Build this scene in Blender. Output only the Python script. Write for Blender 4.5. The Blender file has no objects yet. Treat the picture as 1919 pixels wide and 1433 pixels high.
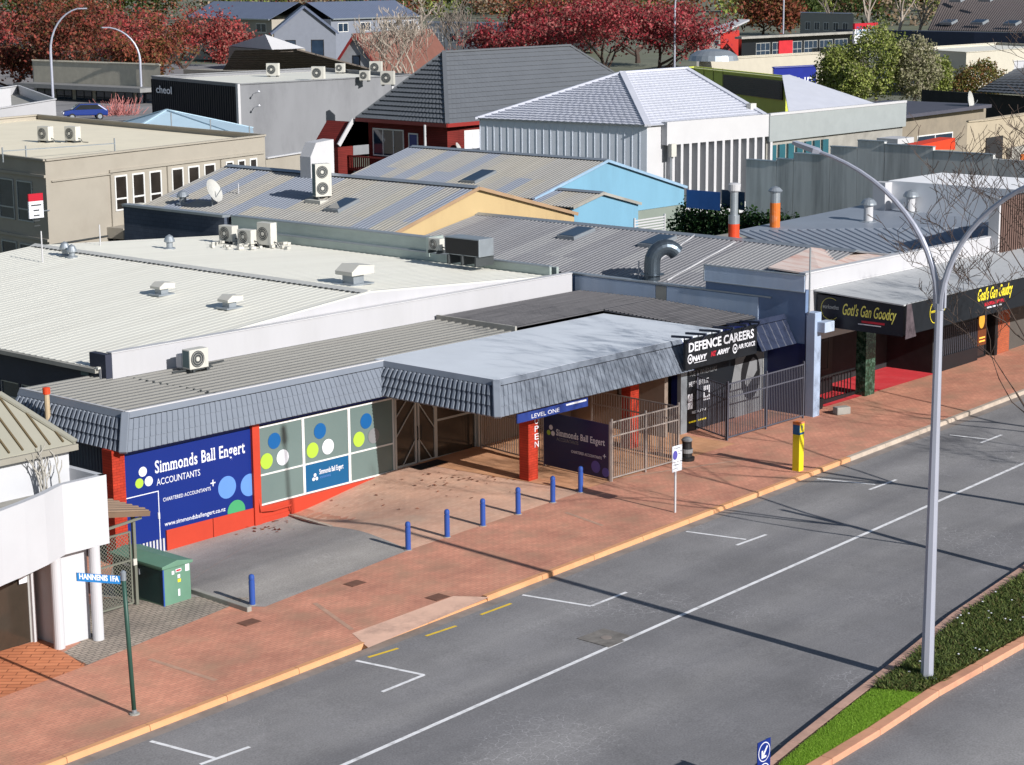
import bpy, math, random
import numpy as np
from mathutils import Vector, Matrix

# ------------------------------------------------------------------ camera, sky, sun, exposure
PIX_W, PIX_H, FOCAL = 1919.0, 1433.0, 3800.0
CAM = Vector((0.0, 0.0, 17.0))
PITCH, YAW, ROLL = math.radians(11.43), math.radians(42.4), math.radians(0.5)
fwd = Vector((math.cos(PITCH)*math.cos(YAW), math.cos(PITCH)*math.sin(YAW), -math.sin(PITCH)))
rgt0 = Vector((math.sin(YAW), -math.cos(YAW), 0)); dwn0 = fwd.cross(rgt0)
rgt = rgt0*math.cos(ROLL) + dwn0*math.sin(ROLL)
dwn = -rgt0*math.sin(ROLL) + dwn0*math.cos(ROLL)
scene = bpy.context.scene
col = scene.collection
cam_data = bpy.data.cameras.new('camera'); cam = bpy.data.objects.new('camera', cam_data); col.objects.link(cam)
m3 = Matrix((rgt, -dwn, -fwd)).transposed()
cam.matrix_world = Matrix.Translation(CAM) @ m3.to_4x4()
cam_data.sensor_width = 36.0; cam_data.lens = FOCAL*36.0/PIX_W
cam_data.clip_start = 0.5; cam_data.clip_end = 4000
scene.camera = cam
SUN_EL = math.radians(26.6)
world = bpy.data.worlds.new('World'); scene.world = world; world.use_nodes = True
wn = world.node_tree.nodes; wl = world.node_tree.links
sky = wn.new('ShaderNodeTexSky'); sky.sky_type = 'NISHITA'; sky.sun_disc = False
sky.sun_elevation = SUN_EL; sky.sun_rotation = math.radians(180); sky.air_density = 1.0; sky.dust_density = 0.6
wl.new(sky.outputs[0], wn['Background'].inputs[0]); wn['Background'].inputs[1].default_value = 0.07
sd = bpy.data.lights.new('sun', 'SUN'); sd.energy = 5.0; sd.angle = math.radians(0.5); sd.color = (1.0, 0.965, 0.92)
so = bpy.data.objects.new('sun', sd); col.objects.link(so)
SUN_DIR = Vector((0.055*math.cos(SUN_EL), math.cos(SUN_EL), -math.sin(SUN_EL))).normalized()
so.rotation_euler = SUN_DIR.to_track_quat('-Z', 'Y').to_euler(); so.location = (0, -40, 60)
scene.view_settings.view_transform = 'Standard'; scene.view_settings.look = 'None'
scene.view_settings.exposure = 0.28; scene.view_settings.gamma = 1.0
scene.view_settings.use_curve_mapping = False

# ------------------------------------------------------------------ survey helpers: a sight line meets a real plane
def sight(px, py):
    return fwd + rgt*((px-PIX_W/2)/FOCAL) + dwn*((py-PIX_H/2)/FOCAL)
def at_z(px, py, z):
    d = sight(px, py); return CAM + d*((z-CAM.z)/d.z)
def at_y(px, py, y):
    d = sight(px, py); return CAM + d*((y-CAM.y)/d.y)
def at_x(px, py, x):
    d = sight(px, py); return CAM + d*((x-CAM.x)/d.x)
def at_plane(px, py, p0, n):
    d = sight(px, py); return CAM + d*((Vector(p0)-CAM).dot(n)/d.dot(n))
SLOPE, X0 = 0.018, 48.14
def sm(a, b, t):
    t = min(1, max(0, (t-a)/(b-a))); return t*t*(3-2*t)
def zg(x, y):
    """height of the street: it climbs along x and dips to the wall of the accountants' building"""
    z = SLOPE*(min(max(x, 5), 100)-X0)*(1-sm(52, 66, y))
    z -= 0.50*sm(44.2, 49.0, y)*sm(48.0, 42.6, x)*(1-sm(52, 60, y))
    return z
def at_g(px, py, off=0.0):
    d = sight(px, py); p = at_z(px, py, 0)
    for _ in range(25):
        z = zg(p.x, p.y)+off; p = at_z(px, py, z)
    return p
ROAD = -0.13

# ------------------------------------------------------------------ mesh helpers
class MB:
    def __init__(self): self.v = []; self.f = []
    def add(self, vs, fs):
        o = len(self.v); self.v += [tuple(p) for p in vs]; self.f += [tuple(i+o for i in q) for q in fs]; return self
    def box(self, x0, y0, z0, x1, y1, z1):
        if x0 > x1: x0, x1 = x1, x0
        if y0 > y1: y0, y1 = y1, y0
        if z0 > z1: z0, z1 = z1, z0
        return self.add([(x0,y0,z0),(x1,y0,z0),(x1,y1,z0),(x0,y1,z0),(x0,y0,z1),(x1,y0,z1),(x1,y1,z1),(x0,y1,z1)],
            [(0,3,2,1),(4,5,6,7),(0,1,5,4),(1,2,6,5),(2,3,7,6),(3,0,4,7)])
    def obox(self, o, u, v, w):
        o, u, v, w = map(Vector, (o, u, v, w))
        P = [o, o+u, o+u+v, o+v, o+w, o+u+w, o+u+v+w, o+v+w]
        if u.cross(v).dot(w) < 0: P = [o, o+v, o+u+v, o+u, o+w, o+v+w, o+u+v+w, o+u+w]
        return self.add(P, [(0,3,2,1),(4,5,6,7),(0,1,5,4),(1,2,6,5),(2,3,7,6),(3,0,4,7)])
    def bar(self, a, b, w, h=None, up=(0,0,1)):
        a, b = Vector(a), Vector(b); d = b-a; h = h or w; up = Vector(up)
        s = d.cross(up)
        if s.length < 1e-6: s = d.cross(Vector((1, 0, 0)))
        s.normalize(); t = s.cross(d).normalized()
        return self.obox(a-s*w/2-t*h/2, d, s*w, t*h)
    def quad(self, *p): return self.add(p, [tuple(range(len(p)))])
    def prism(self, pts, vec):
        pts = [Vector(p) for p in pts]; vec = Vector(vec); n = len(pts)
        nn = Vector((0, 0, 0))
        for i in range(n): nn += pts[i].cross(pts[(i+1) % n])
        if nn.dot(vec) < 0: pts = pts[::-1]
        return self.add(pts+[p+vec for p in pts], [tuple(range(n))[::-1], tuple(range(n, 2*n))]+[(i, (i+1) % n, n+(i+1) % n, n+i) for i in range(n)])
    def tube(self, pts, r, seg=8, cap=True):
        pts = [Vector(p) for p in pts]; n = len(pts)
        rs = r if isinstance(r, (list, tuple)) else [r]*n
        o = len(self.v); prev = None
        for i, p in enumerate(pts):
            t = (pts[min(i+1, n-1)]-pts[max(i-1, 0)])
            if t.length < 1e-9: t = Vector((0, 0, 1))
            t.normalize()
            if prev is None:
                a = t.cross(Vector((0, 0, 1)))
                if a.length < 1e-3: a = t.cross(Vector((1, 0, 0)))
            else: a = prev-t*prev.dot(t)
            a.normalize(); prev = a; b = t.cross(a)
            for k in range(seg):
                w = 2*math.pi*k/seg; self.v.append(tuple(p+(a*math.cos(w)+b*math.sin(w))*rs[i]))
        for i in range(n-1):
            for k in range(seg):
                k2 = (k+1) % seg; self.f.append((o+i*seg+k, o+i*seg+k2, o+(i+1)*seg+k2, o+(i+1)*seg+k))
        if cap:
            self.f.append(tuple(o+k for k in range(seg))[::-1]); self.f.append(tuple(o+(n-1)*seg+k for k in range(seg)))
        return self
    def lathe(self, c, prof, seg=16, axis=None):
        c = Vector(c); o = len(self.v)
        ax = Vector(axis or (0, 0, 1)).normalized(); a = ax.cross(Vector((1, 0, 0)))
        if a.length < 1e-3: a = ax.cross(Vector((0, 1, 0)))
        a.normalize(); b = ax.cross(a)
        for r_, z_ in prof:
            for k in range(seg):
                w = 2*math.pi*k/seg; self.v.append(tuple(c+ax*z_+(a*math.cos(w)+b*math.sin(w))*max(r_, 1e-4)))
        for i in range(len(prof)-1):
            for k in range(seg):
                k2 = (k+1) % seg; self.f.append((o+i*seg+k, o+i*seg+k2, o+(i+1)*seg+k2, o+(i+1)*seg+k))
        self.f.append(tuple(o+k for k in range(seg))[::-1]); self.f.append(tuple(o+(len(prof)-1)*seg+k for k in range(seg)))
        return self
    def disc(self, c, n, r, seg=28, thick=0.006, ry=None):
        n = Vector(n).normalized(); a = Vector((0, 0, 1)).cross(n)
        if a.length < 1e-3: a = Vector((1, 0, 0))
        a.normalize(); b = n.cross(a); c = Vector(c); ry = ry or r
        return self.prism([c+a*math.cos(2*math.pi*k/seg)*r+b*math.sin(2*math.pi*k/seg)*ry for k in range(seg)], n*thick)
    def build(self, name, mat, parent=None, smooth=False, bevel=0, world=True):
        me = bpy.data.meshes.new(name); me.from_pydata(self.v, [], self.f); me.materials.append(mat)
        if smooth: me.polygons.foreach_set('use_smooth', [True]*len(me.polygons))
        o = bpy.data.objects.new(name, me); col.objects.link(o)
        if parent:
            o.parent = parent
            if world and parent.type == 'EMPTY': o.location = -parent.location
        if bevel:
            b = o.modifiers.new('bevel', 'BEVEL'); b.width = bevel; b.segments = 2; b.limit_method = 'ANGLE'
        return o
def tag(o, label=None, cat=None, group=None, kind=None):
    if label: o['label'] = label
    if cat: o['category'] = cat
    if group: o['group'] = group
    if kind: o['kind'] = kind
    return o
def thing(name, label, cat, loc=(0, 0, 0), group=None, rotz=0):
    o = bpy.data.objects.new(name, None); o.empty_display_size = 0.3; col.objects.link(o)
    o.location = loc; o.rotation_euler = (0, 0, rotz); return tag(o, label, cat, group)
def dup(root, loc, rotz, label, group=None):
    r = root.copy(); col.objects.link(r); r.location = loc; r.rotation_euler = (0, 0, rotz); r['label'] = label
    if group: r['group'] = group
    for ch in list(root.children):
        c = ch.copy(); col.objects.link(c); c.parent = r
        for g in ch.children:
            d = g.copy(); col.objects.link(d); d.parent = c
    return r
def piece(mesh_obj, parent, name, offset):
    o = mesh_obj.copy(); o.name = name; col.objects.link(o); o.parent = parent; o.location = offset; return o

# ------------------------------------------------------------------ materials (procedural)
def S(r, g, b, k=1.0):
    f = lambda c: (c/12.92 if c <= 0.04045 else ((c+0.055)/1.055)**2.4)
    return tuple(f(c/255.0)*k for c in (r, g, b))
def M(name, rgb, rough=0.6, var=0.10, scale=1.2, metal=0.0, spec=0.35, bump=0.0, bscale=40.0, streak=None, dirt=None, dirt_amt=0.5, coat=0.0):
    m = bpy.data.materials.new(name); m.use_nodes = True
    nt = m.node_tree; N = nt.nodes; Lk = nt.links; b = N['Principled BSDF']
    tc = N.new('ShaderNodeTexCoord'); mp = N.new('ShaderNodeMapping'); Lk.new(tc.outputs['Object'], mp.inputs[0])
    if streak: mp.inputs['Scale'].default_value = streak
    n1 = N.new('ShaderNodeTexNoise'); n1.inputs['Scale'].default_value = scale; n1.inputs['Detail'].default_value = 6; n1.inputs['Roughness'].default_value = 0.62
    Lk.new(mp.outputs[0], n1.inputs['Vector'])
    rp = N.new('ShaderNodeValToRGB'); rp.color_ramp.elements[0].position = 0.3; rp.color_ramp.elements[1].position = 0.7
    rp.color_ramp.elements[0].color = (*[max(0, c*(1-var)) for c in rgb], 1); rp.color_ramp.elements[1].color = (*[min(1, c*(1+var)) for c in rgb], 1)
    Lk.new(n1.outputs['Fac'], rp.inputs[0]); out = rp.outputs[0]
    if dirt:
        n3 = N.new('ShaderNodeTexNoise'); n3.inputs['Scale'].default_value = scale*0.55; n3.inputs['Detail'].default_value = 9; n3.inputs['Roughness'].default_value = 0.7
        Lk.new(mp.outputs[0], n3.inputs['Vector'])
        r3 = N.new('ShaderNodeValToRGB'); r3.color_ramp.elements[0].position = 0.48; r3.color_ramp.elements[1].position = 0.74
        r3.color_ramp.elements[0].color = (0, 0, 0, 1); r3.color_ramp.elements[1].color = (dirt_amt,)*3+(1,)
        Lk.new(n3.outputs['Fac'], r3.inputs[0])
        mx = N.new('ShaderNodeMix'); mx.data_type = 'RGBA'; Lk.new(r3.outputs[0], mx.inputs[0]); Lk.new(out, mx.inputs[6]); mx.inputs[7].default_value = (*dirt, 1); out = mx.outputs[2]
    Lk.new(out, b.inputs['Base Color'])
    b.inputs['Roughness'].default_value = rough; b.inputs['Metallic'].default_value = metal; b.inputs['Specular IOR Level'].default_value = spec
    b.inputs['Coat Weight'].default_value = coat
    if bump:
        n2 = N.new('ShaderNodeTexNoise'); n2.inputs['Scale'].default_value = bscale; n2.inputs['Detail'].default_value = 4; Lk.new(tc.outputs['Object'], n2.inputs['Vector'])
        bp = N.new('ShaderNodeBump'); bp.inputs['Strength'].default_value = bump; bp.inputs['Distance'].default_value = 0.02
        Lk.new(n2.outputs['Fac'], bp.inputs['Height']); Lk.new(bp.outputs[0], b.inputs['Normal'])
    return m
def M_brick(name, c1, c2, mortar, bw=0.22, bh=0.11, rot=0.0, msize=0.008, dirt=None, dirt_amt=0.6, off=0.5, rough=0.85, dscale=0.35, plane='xy'):
    m = bpy.data.materials.new(name); m.use_nodes = True
    nt = m.node_tree; N = nt.nodes; Lk = nt.links; b = N['Principled BSDF']
    tc = N.new('ShaderNodeTexCoord'); mp = N.new('ShaderNodeMapping'); Lk.new(tc.outputs['Object'], mp.inputs[0])
    mp.inputs['Rotation'].default_value = (0, 0, rot) if plane == 'xy' else (math.radians(-90), 0, 0) if plane == 'xz' else (0, math.radians(90), math.radians(90))
    bt = N.new('ShaderNodeTexBrick'); bt.offset = off; bt.inputs['Scale'].default_value = 1.0
    bt.inputs['Brick Width'].default_value = bw; bt.inputs['Row Height'].default_value = bh; bt.inputs['Mortar Size'].default_value = msize; bt.inputs['Mortar Smooth'].default_value = 0.3
    bt.inputs['Color1'].default_value = (*c1, 1); bt.inputs['Color2'].default_value = (*c2, 1); bt.inputs['Mortar'].default_value = (*mortar, 1); bt.inputs['Bias'].default_value = 0.0
    Lk.new(mp.outputs[0], bt.inputs['Vector']); out = bt.outputs[0]
    n = N.new('ShaderNodeTexNoise'); n.inputs['Scale'].default_value = dscale; n.inputs['Detail'].default_value = 10; n.inputs['Roughness'].default_value = 0.65; Lk.new(tc.outputs['Object'], n.inputs['Vector'])
    mu = N.new('ShaderNodeMix'); mu.data_type = 'RGBA'; mu.blend_type = 'MULTIPLY'; mu.inputs[0].default_value = 1.0
    r1 = N.new('ShaderNodeValToRGB'); r1.color_ramp.elements[0].position = 0.25; r1.color_ramp.elements[0].color = (0.62, 0.63, 0.66, 1); r1.color_ramp.elements[1].position = 0.75; r1.color_ramp.elements[1].color = (1.22, 1.2, 1.18, 1)
    Lk.new(n.outputs['Fac'], r1.inputs[0]); Lk.new(out, mu.inputs[6]); Lk.new(r1.outputs[0], mu.inputs[7]); out = mu.outputs[2]
    if dirt:
        n3 = N.new('ShaderNodeTexNoise'); n3.inputs['Scale'].default_value = dscale*1.9; n3.inputs['Detail'].default_value = 8; Lk.new(mp.outputs[0], n3.inputs['Vector'])
        r3 = N.new('ShaderNodeValToRGB'); r3.color_ramp.elements[0].position = 0.45; r3.color_ramp.elements[1].position = 0.72; r3.color_ramp.elements[0].color = (0, 0, 0, 1); r3.color_ramp.elements[1].color = (dirt_amt,)*3+(1,)
        Lk.new(n3.outputs['Fac'], r3.inputs[0]); mx = N.new('ShaderNodeMix'); mx.data_type = 'RGBA'; Lk.new(r3.outputs[0], mx.inputs[0]); Lk.new(out, mx.inputs[6]); mx.inputs[7].default_value = (*dirt, 1); out = mx.outputs[2]
    Lk.new(out, b.inputs['Base Color']); b.inputs['Roughness'].default_value = rough; b.inputs['Specular IOR Level'].default_value = 0.2
    bp = N.new('ShaderNodeBump'); bp.inputs['Strength'].default_value = 0.35; bp.inputs['Distance'].default_value = 0.006; bp.invert = True
    Lk.new(bt.outputs['Fac'], bp.inputs['Height']); Lk.new(bp.outputs[0], b.inputs['Normal'])
    return m
def M_sheets(name, rgb, alt, axis=0, width=0.8, rough=0.5, metal=0.1, dirt=None, dirt_amt=0.4, chance=0.35):
    """metal roofing laid in sheets: some sheets newer/bluer than others, streaks running down the fall"""
    m = M(name, rgb, rough, 0.10, 1.0, metal, 0.4, streak=(0.25, 6, 1) if axis == 1 else (6, 0.25, 1), dirt=dirt, dirt_amt=dirt_amt)
    nt = m.node_tree; N = nt.nodes; Lk = nt.links; b = N['Principled BSDF']
    tc = N.new('ShaderNodeTexCoord'); sx = N.new('ShaderNodeSeparateXYZ'); Lk.new(tc.outputs['Object'], sx.inputs[0])
    d1 = N.new('ShaderNodeMath'); d1.operation = 'DIVIDE'; Lk.new(sx.outputs[axis], d1.inputs[0]); d1.inputs[1].default_value = width
    fl = N.new('ShaderNodeMath'); fl.operation = 'FLOOR'; Lk.new(d1.outputs[0], fl.inputs[0])
    d2 = N.new('ShaderNodeMath'); d2.operation = 'DIVIDE'; Lk.new(sx.outputs[1-axis], d2.inputs[0]); d2.inputs[1].default_value = 4.1
    f2 = N.new('ShaderNodeMath'); f2.operation = 'FLOOR'; Lk.new(d2.outputs[0], f2.inputs[0])
    cb = N.new('ShaderNodeCombineXYZ'); Lk.new(fl.outputs[0], cb.inputs[0]); Lk.new(f2.outputs[0], cb.inputs[1])
    wn_ = N.new('ShaderNodeTexWhiteNoise'); wn_.noise_dimensions = '2D'; Lk.new(cb.outputs[0], wn_.inputs['Vector'])
    rp = N.new('ShaderNodeValToRGB'); rp.color_ramp.interpolation = 'CONSTANT'
    rp.color_ramp.elements[0].color = (0, 0, 0, 1); rp.color_ramp.elements[1].position = 1-chance; rp.color_ramp.elements[1].color = (1, 1, 1, 1)
    e = rp.color_ramp.elements.new((1-chance)*0.5); e.color = (0.22, 0.22, 0.22, 1)
    Lk.new(wn_.outputs['Value'], rp.inputs[0])
    mx = N.new('ShaderNodeMix'); mx.data_type = 'RGBA'; src = b.inputs['Base Color'].links[0].from_socket
    Lk.new(rp.outputs[0], mx.inputs[0]); Lk.new(src, mx.inputs[6]); mx.inputs[7].default_value = (*alt, 1); Lk.new(mx.outputs[2], b.inputs['Base Color'])
    return m
def M_leaf(name, cols, rough=0.6):
    m = bpy.data.materials.new(name); m.use_nodes = True
    nt = m.node_tree; N = nt.nodes; Lk = nt.links; b = N['Principled BSDF']
    g = N.new('ShaderNodeNewGeometry'); rp = N.new('ShaderNodeValToRGB')
    while len(rp.color_ramp.elements) < len(cols): rp.color_ramp.elements.new(0.5)
    for i, c in enumerate(cols):
        rp.color_ramp.elements[i].position = i/(len(cols)-1); rp.color_ramp.elements[i].color = (*c, 1)
    Lk.new(g.outputs['Random Per Island'], rp.inputs[0]); Lk.new(rp.outputs[0], b.inputs['Base Color'])
    b.inputs['Roughness'].default_value = rough; b.inputs['Specular IOR Level'].default_value = 0.2
    tr = N.new('ShaderNodeBsdfTranslucent'); Lk.new(rp.outputs[0], tr.inputs[0])
    ms = N.new('ShaderNodeMixShader'); ms.inputs[0].default_value = 0.25
    Lk.new(b.outputs[0], ms.inputs[1]); Lk.new(tr.outputs[0], ms.inputs[2]); Lk.new(ms.outputs[0], N['Material Output'].inputs[0])
    return m
def M_asphalt(name, rgb, rough=0.9):
    m = M(name, rgb, rough, 0.16, 0.35, bump=0.25, bscale=60, dirt=tuple(c*1.5 for c in rgb), dirt_amt=0.35, spec=0.25)
    nt = m.node_tree; N = nt.nodes; Lk = nt.links; b = N['Principled BSDF']
    tc = N.new('ShaderNodeTexCoord'); src = b.inputs['Base Color'].links[0].from_socket
    # pale cracks and scuffs
    nz = N.new('ShaderNodeTexNoise'); nz.inputs['Scale'].default_value = 1.6; nz.inputs['Detail'].default_value = 5; Lk.new(tc.outputs['Object'], nz.inputs['Vector'])
    mxv = N.new('ShaderNodeMix'); mxv.data_type = 'RGBA'; mxv.inputs[0].default_value = 0.30; Lk.new(tc.outputs['Object'], mxv.inputs[6]); Lk.new(nz.outputs['Color'], mxv.inputs[7])
    vo = N.new('ShaderNodeTexVoronoi'); vo.feature = 'DISTANCE_TO_EDGE'; vo.inputs['Scale'].default_value = 4.5; Lk.new(mxv.outputs[2], vo.inputs['Vector'])
    cr = N.new('ShaderNodeValToRGB'); cr.color_ramp.elements[0].position = 0.0; cr.color_ramp.elements[0].color = (0.55, 0.55, 0.55, 1); cr.color_ramp.elements[1].position = 0.022; cr.color_ramp.elements[1].color = (0, 0, 0, 1)
    Lk.new(vo.outputs['Distance'], cr.inputs[0])
    pn = N.new('ShaderNodeTexNoise'); pn.inputs['Scale'].default_value = 0.22; pn.inputs['Detail'].default_value = 4; Lk.new(tc.outputs['Object'], pn.inputs['Vector'])
    pr = N.new('ShaderNodeValToRGB'); pr.color_ramp.elements[0].position = 0.56; pr.color_ramp.elements[1].position = 0.66; Lk.new(pn.outputs['Fac'], pr.inputs[0])
    mu = N.new('ShaderNodeMath'); mu.operation = 'MULTIPLY'; Lk.new(cr.outputs[0], mu.inputs[0]); Lk.new(pr.outputs[0], mu.inputs[1])
    mx = N.new('ShaderNodeMix'); mx.data_type = 'RGBA'; Lk.new(mu.outputs[0], mx.inputs[0]); Lk.new(src, mx.inputs[6]); mx.inputs[7].default_value = (*[min(1, c*2.6) for c in rgb], 1)
    # tyre-polished lanes along the street
    tm = N.new('ShaderNodeMapping'); tm.inputs['Scale'].default_value = (0.02, 0.55, 1); tm.inputs['Rotation'].default_value = (0, 0, -0.0317); Lk.new(tc.outputs['Object'], tm.inputs[0])
    tn = N.new('ShaderNodeTexNoise'); tn.inputs['Scale'].default_value = 1.0; tn.inputs['Detail'].default_value = 4; Lk.new(tm.outputs[0], tn.inputs['Vector'])
    tr_ = N.new('ShaderNodeValToRGB'); tr_.color_ramp.elements[0].position = 0.35; tr_.color_ramp.elements[0].color = (0.80, 0.80, 0.82, 1); tr_.color_ramp.elements[1].position = 0.65; tr_.color_ramp.elements[1].color = (1.12, 1.11, 1.10, 1); Lk.new(tn.outputs['Fac'], tr_.inputs[0])
    tx = N.new('ShaderNodeMix'); tx.data_type = 'RGBA'; tx.blend_type = 'MULTIPLY'; tx.inputs[0].default_value = 1; Lk.new(mx.outputs[2], tx.inputs[6]); Lk.new(tr_.outputs[0], tx.inputs[7]); mx = tx
    # fine aggregate grain
    gn = N.new('ShaderNodeTexNoise'); gn.inputs['Scale'].default_value = 22; gn.inputs['Detail'].default_value = 3; Lk.new(tc.outputs['Object'], gn.inputs['Vector'])
    gr = N.new('ShaderNodeValToRGB'); gr.color_ramp.elements[0].color = (0.82, 0.82, 0.82, 1); gr.color_ramp.elements[1].color = (1.18, 1.18, 1.18, 1); gr.color_ramp.elements[0].position = 0.3; gr.color_ramp.elements[1].position = 0.7; Lk.new(gn.outputs['Fac'], gr.inputs[0])
    m2 = N.new('ShaderNodeMix'); m2.data_type = 'RGBA'; m2.blend_type = 'MULTIPLY'; m2.inputs[0].default_value = 1; Lk.new(mx.outputs[2], m2.inputs[6]); Lk.new(gr.outputs[0], m2.inputs[7])
    Lk.new(m2.outputs[2], b.inputs['Base Color'])
    return m
def M_lamp(name, rgb, strength):
    m = bpy.data.materials.new(name); m.use_nodes = True; b = m.node_tree.nodes['Principled BSDF']
    b.inputs['Base Color'].default_value = (*rgb, 1); b.inputs['Emission Color'].default_value = (*rgb, 1); b.inputs['Emission Strength'].default_value = strength; return m

m_asph = M_asphalt('asphalt', S(130, 129, 130))
m_asph2 = M_asphalt('asphalt_forecourt', S(150, 146, 142))
m_white_paint = M('road_paint_white', S(228, 228, 230), 0.7, 0.08, 5, dirt=S(140, 139, 140), dirt_amt=0.75)
m_yellow_paint = M('road_paint_yellow', S(226, 190, 60), 0.7, 0.08, 6, dirt=S(140, 125, 80), dirt_amt=0.4)
m_brick_path = M_brick('paver_brick', S(210, 150, 126), S(198, 138, 116), S(168, 122, 102), 0.24, 0.12, math.radians(1.8), 0.008, dirt=S(164, 132, 110), dirt_amt=0.7, dscale=0.5)
m_brick_grey = M_brick('paver_grey', S(172, 160, 148), S(158, 148, 136), S(120, 112, 104), 0.26, 0.13, math.radians(1.8), 0.02, dscale=0.8)
m_patio = M_brick('paver_patio', S(218, 176, 152), S(208, 164, 140), S(190, 154, 134), 0.24, 0.12, 0, 0.006, dirt=S(178, 158, 140), dirt_amt=0.5, dscale=0.3)
m_terra = M_brick('terracotta_tile', S(212, 138, 100), S(200, 126, 90), S(150, 92, 66), 0.6, 0.22, math.radians(50), 0.018, off=0.5, dscale=0.6)
m_terra_porch = M_brick('terracotta_porch', S(208, 158, 122), S(198, 148, 112), S(176, 130, 98), 0.3, 0.3, 0, 0.006, off=0, dscale=0.5)
m_cross = M('crossing_concrete', S(222, 182, 160), 0.85, 0.10, 1.5, dirt=S(132, 108, 100), dirt_amt=0.7, bump=0.2)
m_kerb_or = M('kerb_orange_paint', S(206, 152, 110), 0.8, 0.08, 1.5, dirt=S(170, 110, 70), dirt_amt=0.5)
m_kerb_gr = M('kerb_concrete', S(178, 164, 150), 0.85, 0.12, 2, dirt=S(110, 100, 92), dirt_amt=0.5, bump=0.2)
m_kerb_pk = M('kerb_pink', S(200, 146, 118), 0.85, 0.10, 1.5, dirt=S(130, 96, 84), dirt_amt=0.5)
m_gutter = M('gutter_concrete', S(140, 130, 124), 0.9, 0.15, 2, dirt=S(80, 76, 72), dirt_amt=0.5)
m_rust_cover = M('cover_brown', S(112, 78, 64), 0.8, 0.15, 6)
m_concrete = M('concrete', S(150, 148, 142), 0.85, 0.14, 0.8, bump=0.15, dirt=S(90, 88, 84), dirt_amt=0.5)
m_wall_conc = M('concrete_wall_stained', S(140, 141, 140, 2.0), 0.9, 0.16, 0.9, streak=(1.5, 1.5, 0.12), dirt=S(70, 74, 78), dirt_amt=0.7, bump=0.1)
m_white = M('white_paint', S(228, 228, 232, 0.62), 0.55, 0.03, 0.8)
m_white_roof = M('white_roof', S(224, 222, 211), 0.55, 0.03, 0.5, streak=(0.3, 3, 1), dirt=S(204, 200, 188), dirt_amt=0.4)
m_white_par = M('white_parapet', S(228, 228, 234, 0.56), 0.55, 0.03, 0.6, streak=(1, 1, 0.18), dirt=S(196, 196, 196, .6), dirt_amt=0.35)
m_grey_roof = M('grey_roof', S(128, 127, 123), 0.5, 0.05, 0.5, streak=(0.2, 5, 1), dirt=S(112, 108, 104), dirt_amt=0.3)
m_slab = M('porch_roof_membrane', S(202, 208, 216), 0.75, 0.04, 0.5, spec=0.2, dirt=S(180, 186, 194), dirt_amt=0.4)
m_dark_roof = M('dark_old_roof', S(84, 83, 86), 0.7, 0.2, 1.2, streak=(0.4, 4, 1), dirt=S(52, 52, 56), dirt_amt=0.6)
m_fascia = M('fascia_tile', S(160, 170, 186, 0.46), 0.55, 0.05, 1.0, spec=0.3)
m_navy = M('navy_trim', S(30, 48, 108, 1.3), 0.45, 0.06)
m_navy_tile = M('navy_tile', S(40, 48, 70, 1.0), 0.5, 0.1)
m_red = M('red_paint', S(220, 74, 50, 0.62), 0.55, 0.06, 1.2, bump=0.08)
m_red_brick = M_brick('red_painted_brick', S(220, 74, 50, 0.64), S(205, 68, 46, 0.6), S(180, 56, 40, 0.55), 0.23, 0.085, 0, 0.008, plane='xz', dscale=1)
m_frame = M('aluminium_frame', S(196, 198, 196, 0.8), 0.4, 0.04, metal=0.3)
m_frame_w = M('white_frame', S(232, 232, 230, 0.8), 0.5, 0.03)
m_glass = M('dark_glass', (0.012, 0.016, 0.02), 0.06, 0.3, 0.6, spec=0.8)
m_glass_b = M('blue_glass', (0.02, 0.035, 0.06), 0.06, 0.3, 0.6, spec=0.8)
m_film = M('frosted_film', S(132, 154, 152, 0.54), 0.22, 0.05, 0.7, spec=0.5)
m_film_d = M('tinted_glass_brown', S(70, 62, 54, 0.7), 0.12, 0.2, 0.6, spec=0.6)
m_blue_sign = M('blue_sign', S(22, 54, 152, 0.52), 0.4, 0.04, 0.6)
m_teal_sign = M('teal_sign', S(22, 100, 152, 0.68), 0.4, 0.04)
m_decal_w = M('decal_white', S(238, 240, 248, 0.75), 0.45, 0.02)
m_decal_lime = M('decal_lime', S(184, 218, 76, 0.72), 0.45, 0.03)
m_decal_blue = M('decal_blue', S(20, 100, 168, 0.7), 0.45, 0.03)
m_decal_sky = M('decal_skyblue', S(110, 160, 236, 0.66), 0.45, 0.03)
m_decal_green = M('decal_green', S(80, 178, 120, 0.66), 0.45, 0.03)
m_decal_purple = M('decal_purple', S(98, 92, 180, 0.7), 0.45, 0.03)
m_decal_red = M('decal_red', S(206, 40, 60, 0.7), 0.45, 0.03)
m_decal_yellow = M('decal_yellow', S(240, 216, 50, 0.85), 0.45, 0.03)
m_decal_grey = M('decal_grey', S(150, 152, 156, 0.6), 0.45, 0.08)
m_black = M('black', (0.012, 0.012, 0.014), 0.5, 0.2)
m_black_sign = M('black_sign', S(36, 40, 46, 0.6), 0.35, 0.06)
m_navy_banner = M('navy_banner', S(26, 34, 84, 0.8), 0.35, 0.05)
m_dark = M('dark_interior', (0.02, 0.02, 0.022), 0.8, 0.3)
m_steel = M('galvanised', S(168, 176, 184, 0.8), 0.4, 0.08, 2.5, metal=0.5)
m_lamp_steel = M('lamp_post_grey', S(186, 190, 206, 0.78), 0.4, 0.04, 0.8, metal=0.25)
m_fence = M('fence_metal', S(176, 166, 160, 0.8), 0.45, 0.06, metal=0.3)
m_fence_d = M('fence_dark', S(90, 92, 104, 0.9), 0.45, 0.06, metal=0.2)
m_bollard = M('bollard_blue', S(48, 84, 164, 0.85), 0.4, 0.05, coat=0.2)
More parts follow.
